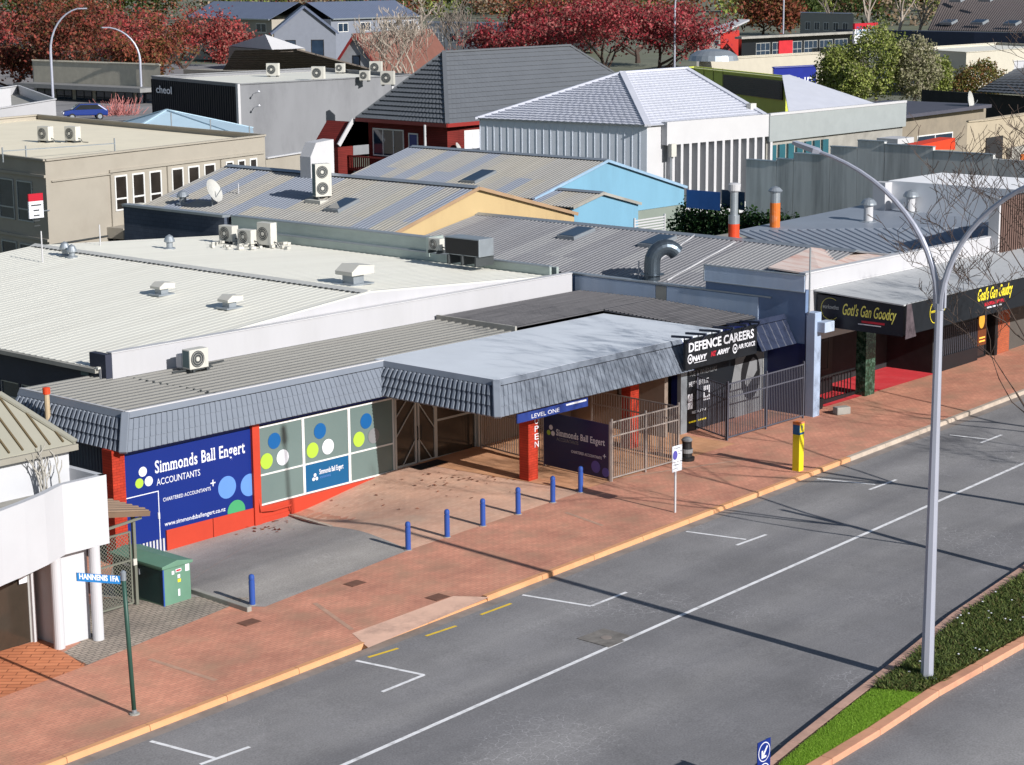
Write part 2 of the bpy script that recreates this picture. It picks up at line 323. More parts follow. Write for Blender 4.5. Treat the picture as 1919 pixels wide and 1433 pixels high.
m_cab = M('cabinet_green', S(110, 152, 130, 0.72), 0.5, 0.08, 1.2, dirt=S(150, 170, 150, 0.6), dirt_amt=0.45)
m_cab_d = M('cabinet_dark_green', S(32, 62, 62), 0.5, 0.08)
m_post_green = M('post_green', S(48, 82, 72, 0.85), 0.45, 0.08)
m_street_blue = M('street_sign_blue', S(40, 128, 200, 0.7), 0.4, 0.03)
m_yellow = M('yellow_panel', S(238, 214, 40, 0.8), 0.45, 0.03)
m_orange = M('orange_flue', S(228, 120, 44, 0.75), 0.6, 0.1, 3, dirt=S(180, 170, 160), dirt_amt=0.5)
m_orange2 = M('orange_red', S(230, 76, 36, 0.75), 0.6, 0.1)
m_duct = M('duct_dark', S(78, 88, 98), 0.35, 0.1, metal=0.6)
m_ac = M('ac_casing', S(212, 210, 202, 0.78), 0.5, 0.04)
m_ac_d = M('ac_grille', S(60, 64, 66), 0.6, 0.1)
m_acg = M('ac_coil_teal', S(90, 110, 112), 0.6, 0.1)
# ------------------------------------------------------------------ builders
def patch(name, c, off, mat, nx=10, ny=10, parent=None, kind=None):
    """four-cornered sheet laid on the ground at a height above it; c = four (x, y) corners in order"""
    mb = MB(); c = [Vector((p[0], p[1], 0)) for p in c]
    for j in range(ny+1):
        for i in range(nx+1):
            s, t = i/nx, j/ny; p = (c[0]*(1-s)+c[1]*s)*(1-t)+(c[3]*(1-s)+c[2]*s)*t
            mb.v.append((p.x, p.y, zg(p.x, p.y)+off))
    for j in range(ny):
        for i in range(nx):
            a = j*(nx+1)+i; mb.f.append((a, a+1, a+nx+2, a+nx+1))
    o = mb.build(name, mat, parent)
    if kind: o['kind'] = kind
    return o
def g2(px, py, off=0): p = at_g(px, py, off); return (p.x, p.y)
def ribbed(name, a, b, c, d, pitch, depth, mat, parent=None, flat=0.55, thick=0.05):
    """metal sheet with ribs running from edge a-d to edge b-c (ribs parallel to a->b)"""
    a, b, c, d = map(Vector, (a, b, c, d)); mb = MB()
    nrm = (b-a).cross(d-a).normalized()
    if nrm.z < -1e-6: nrm = -nrm
    n = max(2, int(round(((d-a).length+(c-b).length)/2/pitch)))
    rows = []
    for k in range(n):
        for s, h in ((0.0, 0), (flat, 0), (flat+0.10, depth), (0.90, depth)):
            rows.append(((k+s)/n, h))
    rows.append((1.0, 0))
    for t, h in rows:
        p = a+(d-a)*t+nrm*h; q = b+(c-b)*t+nrm*h; mb.v += [tuple(p), tuple(q)]
    for i in range(len(rows)-1): mb.f.append((2*i, 2*i+1, 2*i+3, 2*i+2))
    o = len(mb.v)
    mb.add([a-nrm*thick, b-nrm*thick, c-nrm*thick, d-nrm*thick], [(0, 1, 2, 3)])
    mb.add([a, b, c, d, a-nrm*thick, b-nrm*thick, c-nrm*thick, d-nrm*thick], [(0, 1, 5, 4), (1, 2, 6, 5), (2, 3, 7, 6), (3, 0, 4, 7)])
    return mb.build(name, mat, parent)
def tile_courses(parent, name, bl, br, tr, tl, ncourse, wave, mat, step=0.05, amp=0.03, kind=None):
    """tiled slope: each course is a part of its own, lapped over the one below; bl/br eave, tl/tr ridge"""
    bl, br, tr, tl = map(Vector, (bl, br, tr, tl)); nrm = (br-bl).cross(tl-bl).normalized()
    if nrm.z < 0: nrm = -nrm
    for c in range(ncourse):
        t0, t1 = c/ncourse, min(1.0, (c+1.0)/ncourse)
        p0, p1 = bl+(tl-bl)*t0, br+(tr-br)*t0; q0, q1 = bl+(tl-bl)*t1, br+(tr-br)*t1
        n = max(2, int(round((p1-p0).length/wave)))*3; mb = MB()
        for i in range(n+1):
            s = i/n; h = (0.0, amp, amp*0.7)[i % 3]
            P = p0+(p1-p0)*s; Q = q0+(q1-q0)*s
            mb.v += [tuple(P+nrm*0.0), tuple(P+nrm*(step+h)), tuple(Q+nrm*(0.004+h*0.6))]
        for i in range(n):
            a = 3*i; mb.f += [(a, a+3, a+4, a+1), (a+1, a+4, a+5, a+2)]
        o = mb.build(name, mat, parent)
def facade(O, u, v, n, W, Hh, openings, depth=0.12):
    """wall face with real openings; openings = (u0, v0, u1, v1)"""
    O, u, v, n = map(Vector, (O, u, v, n)); mb = MB()
    us = sorted({0.0, W, *[o[0] for o in openings], *[o[2] for o in openings]}); vs = sorted({0.0, Hh, *[o[1] for o in openings], *[o[3] for o in openings]})
    P = lambda a, b, d=0: O+u*a+v*b-n*d
    for i in range(len(us)-1):
        for j in range(len(vs)-1):
            a, b, c, d = us[i], us[i+1], vs[j], vs[j+1]; cu, cv = (a+b)/2, (c+d)/2
            if any(o[0] < cu < o[2] and o[1] < cv < o[3] for o in openings): continue
            mb.quad(P(a, c), P(b, c), P(b, d), P(a, d))
    for a, c, b, d in openings:
        mb.quad(P(a, c), P(a, c, depth), P(b, c, depth), P(b, c)); mb.quad(P(a, d), P(b, d), P(b, d, depth), P(a, d, depth))
        mb.quad(P(a, c), P(a, d), P(a, d, depth), P(a, c, depth)); mb.quad(P(b, c), P(b, c, depth), P(b, d, depth), P(b, d))
    return mb
def window(parent, O, u, v, n, o, fm, gm, cols=1, rows=(), fw=0.06, depth=0.12, name='window', sill=False, panename='pane'):
    """framed window filling the opening o: frame is a part, its panes are sub-parts"""
    O, u, v, n = map(Vector, (O, u, v, n)); a, c, b, d = o; mb = MB()
    P = lambda x, y, dd: O+u*x+v*y-n*dd
    def bx(x0, y0, x1, y1, d0, d1, m): m.obox(P(x0, y0, d1), u*(x1-x0), v*(y1-y0), n*(d1-d0))
    d0, d1 = depth-0.075, depth-0.005
    bx(a, c, b, c+fw, d0, d1, mb); bx(a, d-fw, b, d, d0, d1, mb); bx(a, c+fw, a+fw, d-fw, d0, d1, mb); bx(b-fw, c+fw, b, d-fw, d0, d1, mb)
    xs = [a+(b-a)*k/cols for k in range(cols+1)]; ys = [c]+[c+(d-c)*r for r in rows]+[d]
    for x in xs[1:-1]: bx(x-fw/2, c+fw, x+fw/2, d-fw, d0+0.002, d1, mb)
    for y in ys[1:-1]: bx(a+fw, y-fw/2, b-fw, y+fw/2, d0+0.004, d1, mb)
    if sill: bx(a-0.05, c-0.06, b+0.05, c-0.002, -0.06, depth, mb)
    f = mb.build(name, fm, parent)
    for i in range(len(xs)-1):
        for j in range(len(ys)-1):
            m = MB(); bx(xs[i]+fw/2, ys[j]+fw/2, xs[i+1]-fw/2, ys[j+1]-fw/2, depth-0.045, depth-0.03, m)
            m.build(panename, gm if not callable(gm) else gm(i, j), f)
    return f
def lettering(body, size, O, u, v, mat, parent, name='lettering', width=None, shear=0.0, extr=0.004, bold=0.0, align='LEFT', spacing=1.0, slab=False):
    """flat letters standing proud of the face at O, running along u, upright along v"""
    cu = bpy.data.curves.new('txt', 'FONT'); cu.body = body; cu.size = size; cu.extrude = extr; cu.shear = shear; cu.offset = bold; cu.align_x = align; cu.resolution_u = 3; cu.space_character = spacing
    ob = bpy.data.objects.new('txt', cu); col.objects.link(ob)
    dg = bpy.context.evaluated_depsgraph_get(); me = bpy.data.meshes.new_from_object(ob.evaluated_get(dg)); bpy.data.objects.remove(ob)
    co = np.empty(len(me.vertices)*3); me.vertices.foreach_get('co', co); co = co.reshape(-1, 3)
    if slab:
        me.calc_loop_triangles(); T = [co[list(t.vertices)] for t in me.loop_triangles]; T = [t for t in T if t[:, 2].min() > 0.9*t[:, 2].max() and t[:, 2].min() > 0]
        def scan(y):
            iv = []
            for t in T:
                if t[:, 1].min() < y < t[:, 1].max():
                    xs_ = []
                    for i in range(3):
                        a, b = t[i], t[(i+1) % 3]
                        if (a[1]-y)*(b[1]-y) < 0: xs_.append(a[0]+(b[0]-a[0])*(y-a[1])/(b[1]-a[1]))
                    if len(xs_) == 2: iv.append((min(xs_), max(xs_)))
            iv.sort(); out = []
            for a, b in iv:
                if out and a <= out[-1][1]+1e-4: out[-1][1] = max(out[-1][1], b)
                else: out.append([a, b])
            return out
        q = size; tops = sorted(set(round(float(c), 3) for c in co[:, 1])); cap = q*0.69; lev = [(0.0, 1)]
        cand = [y for y in tops if 0.40*q < y < 0.85*q]
        cnt = {}
        for y in co[:, 1]:
            if 0.40*q < y < 0.85*q: cnt[round(float(y), 3)] = cnt.get(round(float(y), 3), 0)+1
        lev += [(y, -1) for y, c in sorted(cnt.items(), key=lambda k: -k[1])[:5]]
        sv = []; sf = []
        for y0, sg in lev:
            A, B, Cc = scan(y0+sg*0.03*q), scan(y0+sg*0.13*q), scan(y0-sg*0.04*q)
            for a, b in A:
                if b-a > 0.2*q or b-a < 0.02*q: continue
                if not any(abs(c-a) < 0.012*q and abs(d-b) < 0.012*q for c, d in B): continue
                if any(c < b and d > a for c, d in Cc): continue
                e = 0.055*q; yl, yh = (y0, y0+0.06*q) if sg > 0 else (y0-0.06*q, y0); o_ = len(sv)
                x0_, x1_ = a-e, b+(e if sg > 0 else e*0.2)
                sv += [(x0_, yl, 0), (x1_, yl, 0), (x1_, yh, 0), (x0_, yh, 0), (x0_, yl, extr*0.98), (x1_, yl, extr*0.98), (x1_, yh, extr*0.98), (x0_, yh, extr*0.98)]
                sf += [tuple(o_+k for k in f_) for f_ in ((4, 5, 6, 7), (0, 1, 5, 4), (1, 2, 6, 5), (2, 3, 7, 6), (3, 0, 4, 7))]
        if sv:
            n0 = len(co); faces = [tuple(p.vertices) for p in me.polygons]+[tuple(i+n0 for i in f_) for f_ in sf]; co = np.concatenate([co, np.array(sv)]); me = bpy.data.meshes.new('lettering'); me.from_pydata([tuple(c) for c in co], [], faces)
    if width is not None:
        w = co[:, 0].max()-co[:, 0].min(); k = width/w; x0 = co[:, 0].min() if align == 'LEFT' else 0
        co[:, 0] = (co[:, 0]-x0)*k
    u = Vector(u).normalized(); v = Vector(v).normalized(); n = u.cross(v)
    B = np.array([u, v, n]); w = co@B+np.array(O)
    me.vertices.foreach_set('co', w.ravel()); me.materials.clear(); me.materials.append(mat)
    o = bpy.data.objects.new(name, me); col.objects.link(o)
    if parent:
        o.parent = parent
        if parent.type == 'EMPTY': o.location = -parent.location
    return o
UX, UY, UZ = Vector((1, 0, 0)), Vector((0, 1, 0)), Vector((0, 0, 1))

# ------------------------------------------------------------------ ground, road, footpath
def kerb_y(x): return 36.85+0.0317*(x-24.8)
mb = MB(); gx = [-200, 0]+list(range(10, 101, 5))+[140, 200, 400, 1000, 2500]; gy = [-200, 0]+list(range(10, 71, 4))+[90, 140, 240, 500, 1000, 2500]
for y in gy:
    for x in gx: mb.v.append((x, y, zg(x, y)-0.55-0.25*(y > 52 or x > 100)))
for j in range(len(gy)-1):
    for i in range(len(gx)-1):
        a = j*len(gx)+i; mb.f.append((a, a+1, a+1+len(gx), a+len(gx)))
m_ground = M('ground_mixed', S(104, 106, 92), 0.95, 0.25, 0.03, dirt=S(88, 98, 62), dirt_amt=0.8)
tag(mb.build('ground', m_ground), 'wide ground under and beyond the buildings', kind='structure')
road = patch('road', [(-20, 2), (130, 2), (130, kerb_y(130)), (-20, kerb_y(-20))], ROAD, m_asph, 75, 10, kind='structure')
path = patch('footpath', [(-20, kerb_y(-20)+0.16), (110, kerb_y(110)+0.16), (110, 52), (-20, 52)], 0.0, m_brick_path, 130, 40, kind='structure')
# gutter strip and kerb stones
gut = patch('gutter', [(-20, kerb_y(-20)-0.38), (130, kerb_y(130)-0.38), (130, kerb_y(130)-0.0), (-20, kerb_y(-20)-0.0)], ROAD+0.004, m_gutter, 75, 1, parent=road)
kerb = thing('kerb', 'long street kerb', None, (0, 0, 0)); kerb['kind'] = 'structure'
x = 18.0; k = 0
while x < 100:
    L = 2.42; x1 = x+L; mbk = MB()
    for yy0, yy1, z0, z1 in ((0.0, 0.165, 0, 0),):
        pass
    ya, yb = kerb_y(x), kerb_y(x1); za, zb_ = zg(x, ya), zg(x1, yb)
    hgt = 0.012
    if 34.75 < (x+x1)/2 < 40.2: hgt = -0.075
    x1e = x1-0.014
    ye = kerb_y(x1e); ze = zg(x1e, ye)
    mbk.add([(x, ya-0.03, za-0.3), (x1e, ye-0.03, ze-0.3), (x1e, ye, ze+hgt-0.03), (x, ya, za+hgt-0.03), (x1e, ye+0.035, ze+hgt), (x, ya+0.035, za+hgt), (x1e, ye+0.19, ze+hgt), (x, ya+0.19, za+hgt), (x1e, ye+0.19, ze-0.3), (x, ya+0.19, za-0.3)],
        [(0, 1, 2, 3), (3, 2, 4, 5), (5, 4, 6, 7), (7, 6, 8, 9), (0, 3, 5, 7, 9), (1, 8, 6, 4, 2)])
    mbk.build('kerb_stone', m_kerb_or if x < 59 else m_kerb_gr, kerb); x = x1; k += 1
# forecourt surfaces
asph = patch('forecourt_asphalt', [g2(300, 1132), g2(497, 1137), g2(768, 1030), (43.05, 49.5)], 0.005, m_asph2, 14, 14, kind='structure')
asph2 = patch('forecourt_asphalt', [g2(300, 1132), (43.05, 49.5), (36.0, 49.5), (33.3, 46.5)], 0.009, m_asph2, 12, 12, kind='structure')
patio = patch('patio', [g2(768, 1030), (49.9, 42.45), (49.2, 49.5), (43.05, 49.5)], 0.005, m_patio, 16, 16, kind='structure')
porch = patch('porch_floor', [(49.9, 42.6), (58.3, 42.3), (58.3, 49.5), (49.2, 49.5)], 0.014, m_terra_porch, 12, 10, kind='structure')
dcf = patch('shop_apron', [(58.3, 42.6), (63.4, 42.6), (63.4, 45.0), (58.3, 45.0)], 0.010, m_brick_path, 6, 4, kind='structure')
mb = MB(); e0, e1 = at_g(535, 962), at_g(768, 1030)
for k in range(10):
    a, b = e0.lerp(e1, k/10), e0.lerp(e1, (k+1)/10-0.004); mb.bar(a+Vector((0, 0, 0.01)), b+Vector((0, 0, 0.01)), 0.14, 0.05)
mb.build('edging', m_kerb_gr, patio)
greyp = patch('grey_paving', [g2(120, 1222), g2(160, 1248), g2(470, 1120), g2(300, 1118)], 0.006, m_brick_grey, 10, 6, kind='structure')
greyp2 = patch('grey_paving', [(30.2, 43.1), (33.6, 43.0), (33.6, 46), (30.2, 46)], 0.011, m_brick_grey, 6, 6, kind='structure')
terr = patch('terracotta_paving', [g2(-60, 1330), g2(165, 1246), g2(75, 1200), g2(-60, 1235)], 0.006, m_terra, 8, 6, kind='structure')
cross = patch('kerb_crossing', [g2(690, 1214), g2(918, 1119), g2(850, 1117), g2(660, 1187)], 0.008, m_cross, 12, 4, kind='structure')
bt0, bt1 = at_g(425, 1148), at_g(690, 1210)
# pale concrete seams across the footpath
m_seam = M('paving_seam', S(178, 142, 122), 0.9, 0.15, 3, dirt=S(150, 120, 102), dirt_amt=0.6)
for px0, py0, px1, py1 in ((590, 1130, 660, 1180), (280, 1235, 405, 1275), (1060, 960, 1130, 985), (-40, 1315, 140, 1245), (1095, 905, 1400, 860)):
    a, b = at_g(px0, py0), at_g(px1, py1); d = (b-a).normalized(); s = Vector((-d.y, d.x, 0))*0.07
    patch('seam', [(a-s)[:2], (b-s)[:2], (b+s)[:2], (a+s)[:2]], 0.0045, m_seam, 6, 1, parent=path)
for px, py, w, h in ((665, 1093, 0.5, 0.36), (820, 1119, 0.5, 0.42), (467, 1166, 0.5, 0.36)):
    p = at_g(px, py); mb = MB(); mb.box(p.x-w/2, p.y-h/2, zg(p.x, p.y)-0.05, p.x+w/2, p.y+h/2, zg(p.x, p.y)+0.012)
    mb.box(p.x-w/2-0.03, p.y-h/2-0.03, zg(p.x, p.y)-0.05, p.x+w/2+0.03, p.y+h/2+0.03, zg(p.x, p.y)+0.008); mb.build('access_cover', m_rust_cover, path)
# markings
def mark(name, a, b, w, mat, off=ROAD+0.008, seg=2):
    a, b = Vector(a), Vector(b); d = (b-a); d.z = 0; d.normalize(); s = Vector((-d.y, d.x, 0))*(w/2)
    A, B = Vector((a.x, a.y, 0)), Vector((b.x, b.y, 0))
    patch(name, [(A-s)[:2], (B-s)[:2], (B+s)[:2], (A+s)[:2]], off, mat, seg, 1, parent=road)
R2 = lambda px, py: at_g(px, py, ROAD)
wl0, wl1 = R2(645, 1433), R2(1919, 868); dwl = (wl1-wl0)
mark('lane_line', wl0-dwl*0.3, wl1+dwl*0.6, 0.13, m_white_paint, seg=30)
for a, b, arm0, arm1 in (((667, 1238), (795, 1265), (795, 1265), (716, 1297)), ((979, 1115), (1108, 1136), (1108, 1136), (1174, 1110)), ((1286, 996), (1398, 1011), (1380, 1022), (1436, 1002)), ((1531, 897), (1640, 908), (1629, 918), (1680, 899)), ((282, 1389), (402, 1421), (375, 1433), (468, 1400)), ((1780, 815), (1850, 823), (1838, 830), (1877, 815))):
    mark('parking_mark', R2(*a), R2(*b), 0.11, m_white_paint); mark('parking_mark', R2(*arm0), R2(*arm1), 0.11, m_white_paint, ROAD+0.012)
for a, b in (((690, 1232), (746, 1215)), ((798, 1192), (855, 1173)), ((901, 1152), (958, 1131))):
    mark('yellow_dash', R2(*a), R2(*b), 0.10, m_yellow_paint)
p = R2(1136, 1195); zz = zg(p.x, p.y)+ROAD
mb = MB(); mb.box(p.x-0.55, p.y-0.55, zz-0.1, p.x+0.55, p.y+0.55, zz+0.010); mc = mb.build('access_cover', M('cover_asphalt', S(120, 116, 112), 0.9, 0.2, 4, dirt=S(70, 66, 62), dirt_amt=0.6), road)
MB().lathe((p.x, p.y, zz), [(0.15, 0.0), (0.15, 0.016), (0.13, 0.018)], 20).build('cover_lid', m_gutter, mc)
# leaves blown on the patio
rnd = random.Random(5); lm = M_leaf('fallen_leaves', [S(120, 60, 40), S(96, 50, 36), S(150, 84, 50)])
mb = MB()
def leaf_at(px, py):
    q = at_g(px, py); a = rnd.random()*6.28; r_ = rnd.uniform(0.04, 0.10); z = zg(q.x, q.y)+0.02
    mb.quad(*[(q.x+math.cos(a+w)*r_*e, q.y+math.sin(a+w)*r_*e, z+rnd.uniform(0, 0.03)) for w, e in ((0, 1), (1.57, 0.5), (3.14, 1), (4.71, 0.5))])
for _ in range(34): leaf_at(rnd.gauss(840, 30), rnd.gauss(900, 9))
for _ in range(26): leaf_at(rnd.uniform(600, 1000), rnd.uniform(890, 960))
for _ in range(26): leaf_at(rnd.gauss(505, 28), rnd.gauss(987, 10))
tag(mb.build('fallen_leaves', lm), 'scattered brown fallen leaves on the pale patio paving', 'leaves', kind='stuff')

# ------------------------------------------------------------------ median strip
ml = [R2(1440, 1433), R2(1478, 1400), R2(1560, 1335), R2(1668, 1252), R2(1780, 1160), R2(1919, 1066)]
mr = [R2(1560, 1433), R2(1650, 1378), R2(1760, 1305), R2(1919, 1214)]
def ext(a, b, t): return a+(b-a)*t
L_line = [ext(ml[1], ml[0], 4.0)]+ml+[ext(ml[-2], ml[-1], 12)]; R_line = [ext(mr[1], mr[0], 1.6)]+mr+[ext(mr[-2], mr[-1], 9)]
def at_x_line(P, x):
    for a, b in zip(P, P[1:]):
        if a.x <= x <= b.x: t = (x-a.x)/(b.x-a.x); return a.y+(b.y-a.y)*t
    return P[-1].y if x > P[-1].x else P[0].y
xs = np.linspace(33.6, 75, 60)
mb = MB()
for x in xs:
    y0, y1 = at_x_line(R_line, x)+0.2, at_x_line(L_line, x)-0.14; y1 = max(y1, y0+0.05)
    for j in range(5):
        y = y0+(y1-y0)*j/4; mb.v.append((x, y, zg(x, y)+0.0+0.05*math.sin(j/4*math.pi)))
for i in range(len(xs)-1):
    for j in range(4): a = i*5+j; mb.f.append((a, a+5, a+6, a+1))
m_soil = M('soil', S(78, 56, 44), 0.95, 0.25, 4, bump=0.3)
med = tag(mb.build('median_strip', m_soil), 'planted soil of the raised median between the lanes', kind='structure')
def kerb_run(P, w, mat, side, seglen, parent):
    for a, b in zip(P, P[1:]):
        n = max(1, int(round((b-a).length/seglen))); 
        for i in range(n):
            p, q = a.lerp(b, i/n), a.lerp(b, (i+1)/n-0.012/max((b-a).length/n, .1)/n); d = (q-p).normalized(); s = Vector((-d.y, d.x, 0))*side*w
            zp, zq = zg(p.x, p.y), zg(q.x, q.y); m = MB()
            P4 = [p, q, q+s, p+s]; zs = [zp, zq, zq, zp]
            m.add([(c.x, c.y, z-0.3) for c, z in zip(P4, zs)]+[(c.x, c.y, z+0.02) for c, z in zip(P4, zs)], [(0, 3, 2, 1), (4, 5, 6, 7), (0, 1, 5, 4), (1, 2, 6, 5), (2, 3, 7, 6), (3, 0, 4, 7)])
            if side < 0: m.f = [f[::-1] for f in m.f]
            m.build('kerb_stone', mat, parent, bevel=0.02)
kerb_run(L_line, 0.28, M('kerb_brown', S(184, 148, 132), 0.9, 0.15, 2, dirt=S(120, 96, 88), dirt_amt=0.6), -1, 2.4, med)
kerb_run(R_line, 0.30, m_kerb_pk, 1, 1.9, med)
# lawn blades and ground cover leaves
def blades(name, n, region, hmin, hmax, w, mat, seed, lean=0.5):
    r_ = np.random.RandomState(seed); V = np.empty((n, 3, 3))
    cnt = 0
    P = []
    while cnt < n:
        x = r_.uniform(region[0], region[1], n*2); keep = []
        for xx in x:
            if cnt >= n: break
            y0, y1 = at_x_line(R_line, xx)+0.3, at_x_line(L_line, xx)-0.36
            if y1-y0 < 0.06 or r_.rand() > (y1-y0)/3.0: continue
            yy = r_.uniform(y0, y1); b = region[2]
            edge = b+0.5*math.sin(yy*1.7)+r_.normal()*0.05
            if (region[3] > 0 and xx < edge) or (region[3] < 0 and xx > edge): continue
            P.append((xx, yy, zg(xx, yy)+0.05*math.sin((yy-y0)/(y1-y0)*math.pi))); cnt += 1
    P = np.array(P[:n]); a = r_.uniform(0, 6.28, n); h = r_.uniform(hmin, hmax, n); ww = w*r_.uniform(0.6, 1.3, n)
    dx, dy = np.cos(a)*ww, np.sin(a)*ww; l = r_.normal(0, lean, (n, 2))*h[:, None]
    V[:, 0] = P+np.stack([dx, dy, np.zeros(n)], 1); V[:, 1] = P-np.stack([dx, dy, np.zeros(n)], 1)
    V[:, 2] = P+np.concatenate([l, h[:, None]], 1)
    me = bpy.data.meshes.new(name); me.vertices.add(n*3); me.vertices.foreach_set('co', V.ravel()); me.loops.add(n*3); me.loops.foreach_set('vertex_index', np.arange(n*3)); me.polygons.add(n); me.polygons.foreach_set('loop_start', np.arange(n)*3); me.update(calc_edges=True)
    me.materials.append(mat); o = bpy.data.objects.new(name, me); col.objects.link(o); return o
m_grass = M_leaf('grass', [S(104, 144, 40), S(128, 168, 50), S(146, 180, 70), S(116, 152, 46)])
m_cover = M_leaf('ground_cover_leaf', [S(56, 74, 36), S(84, 100, 52), S(112, 122, 66), S(66, 84, 42), S(104, 92, 60)])
XB = at_g(1690, 1290).x
tag(blades('lawn_grass', 60000, (33.7, XB+1.2, XB, -1), 0.03, 0.07, 0.012, m_grass, 3), 'bright green lawn at the tip of the median', 'grass', kind='stuff')
tag(blades('ground_cover', 60000, (XB-1, 62, XB, 1), 0.04, 0.17, 0.034, m_cover, 4, 0.9), 'dark green leafy ground cover on the median around the lamp post', 'ground cover', kind='stuff')
mb = MB()
for _ in range(26):
    x = rnd.uniform(XB+0.3, XB+8); y0, y1 = at_x_line(R_line, x)+0.3, at_x_line(L_line, x)-0.2; y = rnd.uniform(y0, y1); z = zg(x, y)+0.13
    mb.lathe((x, y, z), [(0.02, 0), (0.035, 0.015), (0.01, 0.03)], 6)
tag(mb.build('white_blossom', m_decal_w), 'tiny white blossoms dotted over the ground cover', 'flowers', kind='stuff')
# ------------------------------------------------------------------ accountants' building
YW, ZT, ZB = 49.41, 3.9, 2.85
B1 = thing('accountants_building', 'low shop with grey tiled mansard fascia, red pillars and flat grey roof', 'building', (36.3, 49.4, -0.6))
XL = 36.75; XP = 47.7; YP = 44.25; YF = 49.55; XR = 57.5   # top edge of the fascia: left, porch side, porch front, main front, porch right
OUT = 0.62
def mansard(parent, a, b, out, mat, pitch=0.21, courses=3, name='tile_course', cap=0.17, end0=0, end1=0, depth=0.055):
    """sloping fascia of pressed tiles from top edge a-b leaning out by vector out; end0/end1 lengthen the foot for hips"""
    a, b, out = Vector(a), Vector(b), Vector(out); d = (b-a); L = d.length; d.normalize()
    drop = Vector((0, 0, -(ZT-ZB)))+out; nrm = d.cross(drop).normalized()
    if nrm.dot(out) < 0: nrm = -nrm
    t0 = cap
    mb = MB()   # smooth capping strip at the top
    mb.obox(a-nrm*0.05+Vector((0, 0, 0.02)), d*L, drop*t0, nrm*0.09); mb.build('fascia_cap', mat, parent)
    for c in range(courses):
        s0, s1 = t0+(1-t0)*c/courses, t0+(1-t0)*(c+1)/courses
        A0, B0 = a+drop*s0-d*end0*s0, b+drop*s0+d*end1*s0; A1, B1_ = a+drop*s1-d*end0*s1, b+drop*s1+d*end1*s1
        n = max(2, int(round(L/pitch))); mb = MB()
        rows = []
        for k in range(n):
            for s, h in ((0.0, 0), (0.40, 0), (0.48, depth), (0.92, depth)): rows.append(((k+s)/n, h))
        rows.append((1.0, 0))
        for t, h in rows:
            P = A0+(B0-A0)*t+nrm*(h*0.75); Q = A1+(B1_-A1)*t+nrm*(h+0.014); W_ = A1+(B1_-A1)*t-nrm*0.02
            mb.v += [tuple(P), tuple(Q), tuple(W_)]
        for i in range(len(rows)-1):
            q = 3*i; mb.f += [(q, q+1, q+4, q+3), (q+1, q+2, q+5, q+4)]
        o = mb.build(name, mat, parent); o['kind'] = 'stuff'
    # soffit board behind the foot
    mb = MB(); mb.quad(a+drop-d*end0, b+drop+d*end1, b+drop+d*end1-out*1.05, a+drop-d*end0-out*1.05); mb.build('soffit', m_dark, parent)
mansard(B1, (XL, YF, ZT), (XP, YF, ZT), (0, -OUT, 0), m_fascia, end0=OUT, depth=0.035)
mansard(B1, (XL, 55.1, ZT), (XL, YF, ZT), (-OUT, 0, 0), m_fascia, end1=OUT, depth=0.12)
mansard(B1, (XP, YF, ZT), (XP, YP, ZT), (-OUT, 0, 0), m_fascia, end1=OUT, depth=0.12)
mansard(B1, (XP, YP, ZT), (XR, YP, ZT), (0, -OUT, 0), m_fascia, end0=OUT, depth=0.035)
for hx, hy in ((XL, YF), (XP, YP)):     # hip cappings
    MB().bar((hx-0.02, hy-0.02, ZT+0.03), (hx-OUT-0.03, hy-OUT-0.03, ZB+0.02), 0.26, 0.14, up=(1, 1, 0)).build('hip_cap', m_fascia, B1, bevel=0.03)
# white edge trims on the roof line
mb = MB(); mb.box(XL-0.03, YF-0.04, ZT+0.02, XP, YF+0.06, ZT+0.07); mb.box(XL-0.04, YF+0.06, ZT+0.02, XL+0.06, 55.1, ZT+0.071); mb.build('roof_trim', m_white, B1)
ribbed('main_roof', (XL+0.06, YF+0.06, ZT-0.04), (55.0, YF+0.06, ZT-0.04), (55.0, 55.1, ZT+0.02), (XL+0.06, 55.1, ZT+0.02), 0.36, 0.05, m_grey_roof, B1)
mb = MB(); mb.box(XP, YP, ZT-0.12, 60.1, 50.0, ZT+0.035); mb.build('porch_roof', m_slab, B1, bevel=0.01)
mb = MB()
for s in range(14):
    mb.box(40.2+0.013*s, 54.0-0.33*s, ZT-0.02, 40.26+0.013*s, 54.06-0.33*s, ZT+0.05)
mb.build('roof_screws', m_ac_d, B1)['kind'] = 'stuff'
# old dark roof of the neighbour part
ribbed('old_roof', (55.05, 50.05, ZT+0.18), (63.5, 50.05, ZT+0.18), (63.5, 54.1, ZT+0.12), (55.05, 54.1, ZT+0.12), 0.2, 0.03, m_dark_roof, B1)
ribbed('old_roof', (60.15, 45.2, ZT-0.02), (63.5, 45.2, ZT-0.02), (63.5, 50.05, ZT+0.16), (60.15, 50.05, ZT+0.16), 0.2, 0.03, m_dark_roof, B1)
mb = MB(); mb.box(54.95, 50.0, ZT-0.05, 55.05, 54.1, ZT+0.2); mb.build('barge_board', m_concrete, B1)
# side wall of dark upright cladding, main body
ribbed('side_cladding', (36.45, 49.45, -0.7), (36.45, 49.45, 3.0), (36.45, 55.0, 3.0), (36.45, 55.0, -0.7), 0.16, 0.03, M('slate_cladding', S(64, 78, 92), 0.6, 0.1), B1)
mb = MB(); mb.box(36.5, 49.9, -0.9, 63.4, 55.0, 3.6); mb.build('inner_core', m_dark, B1)
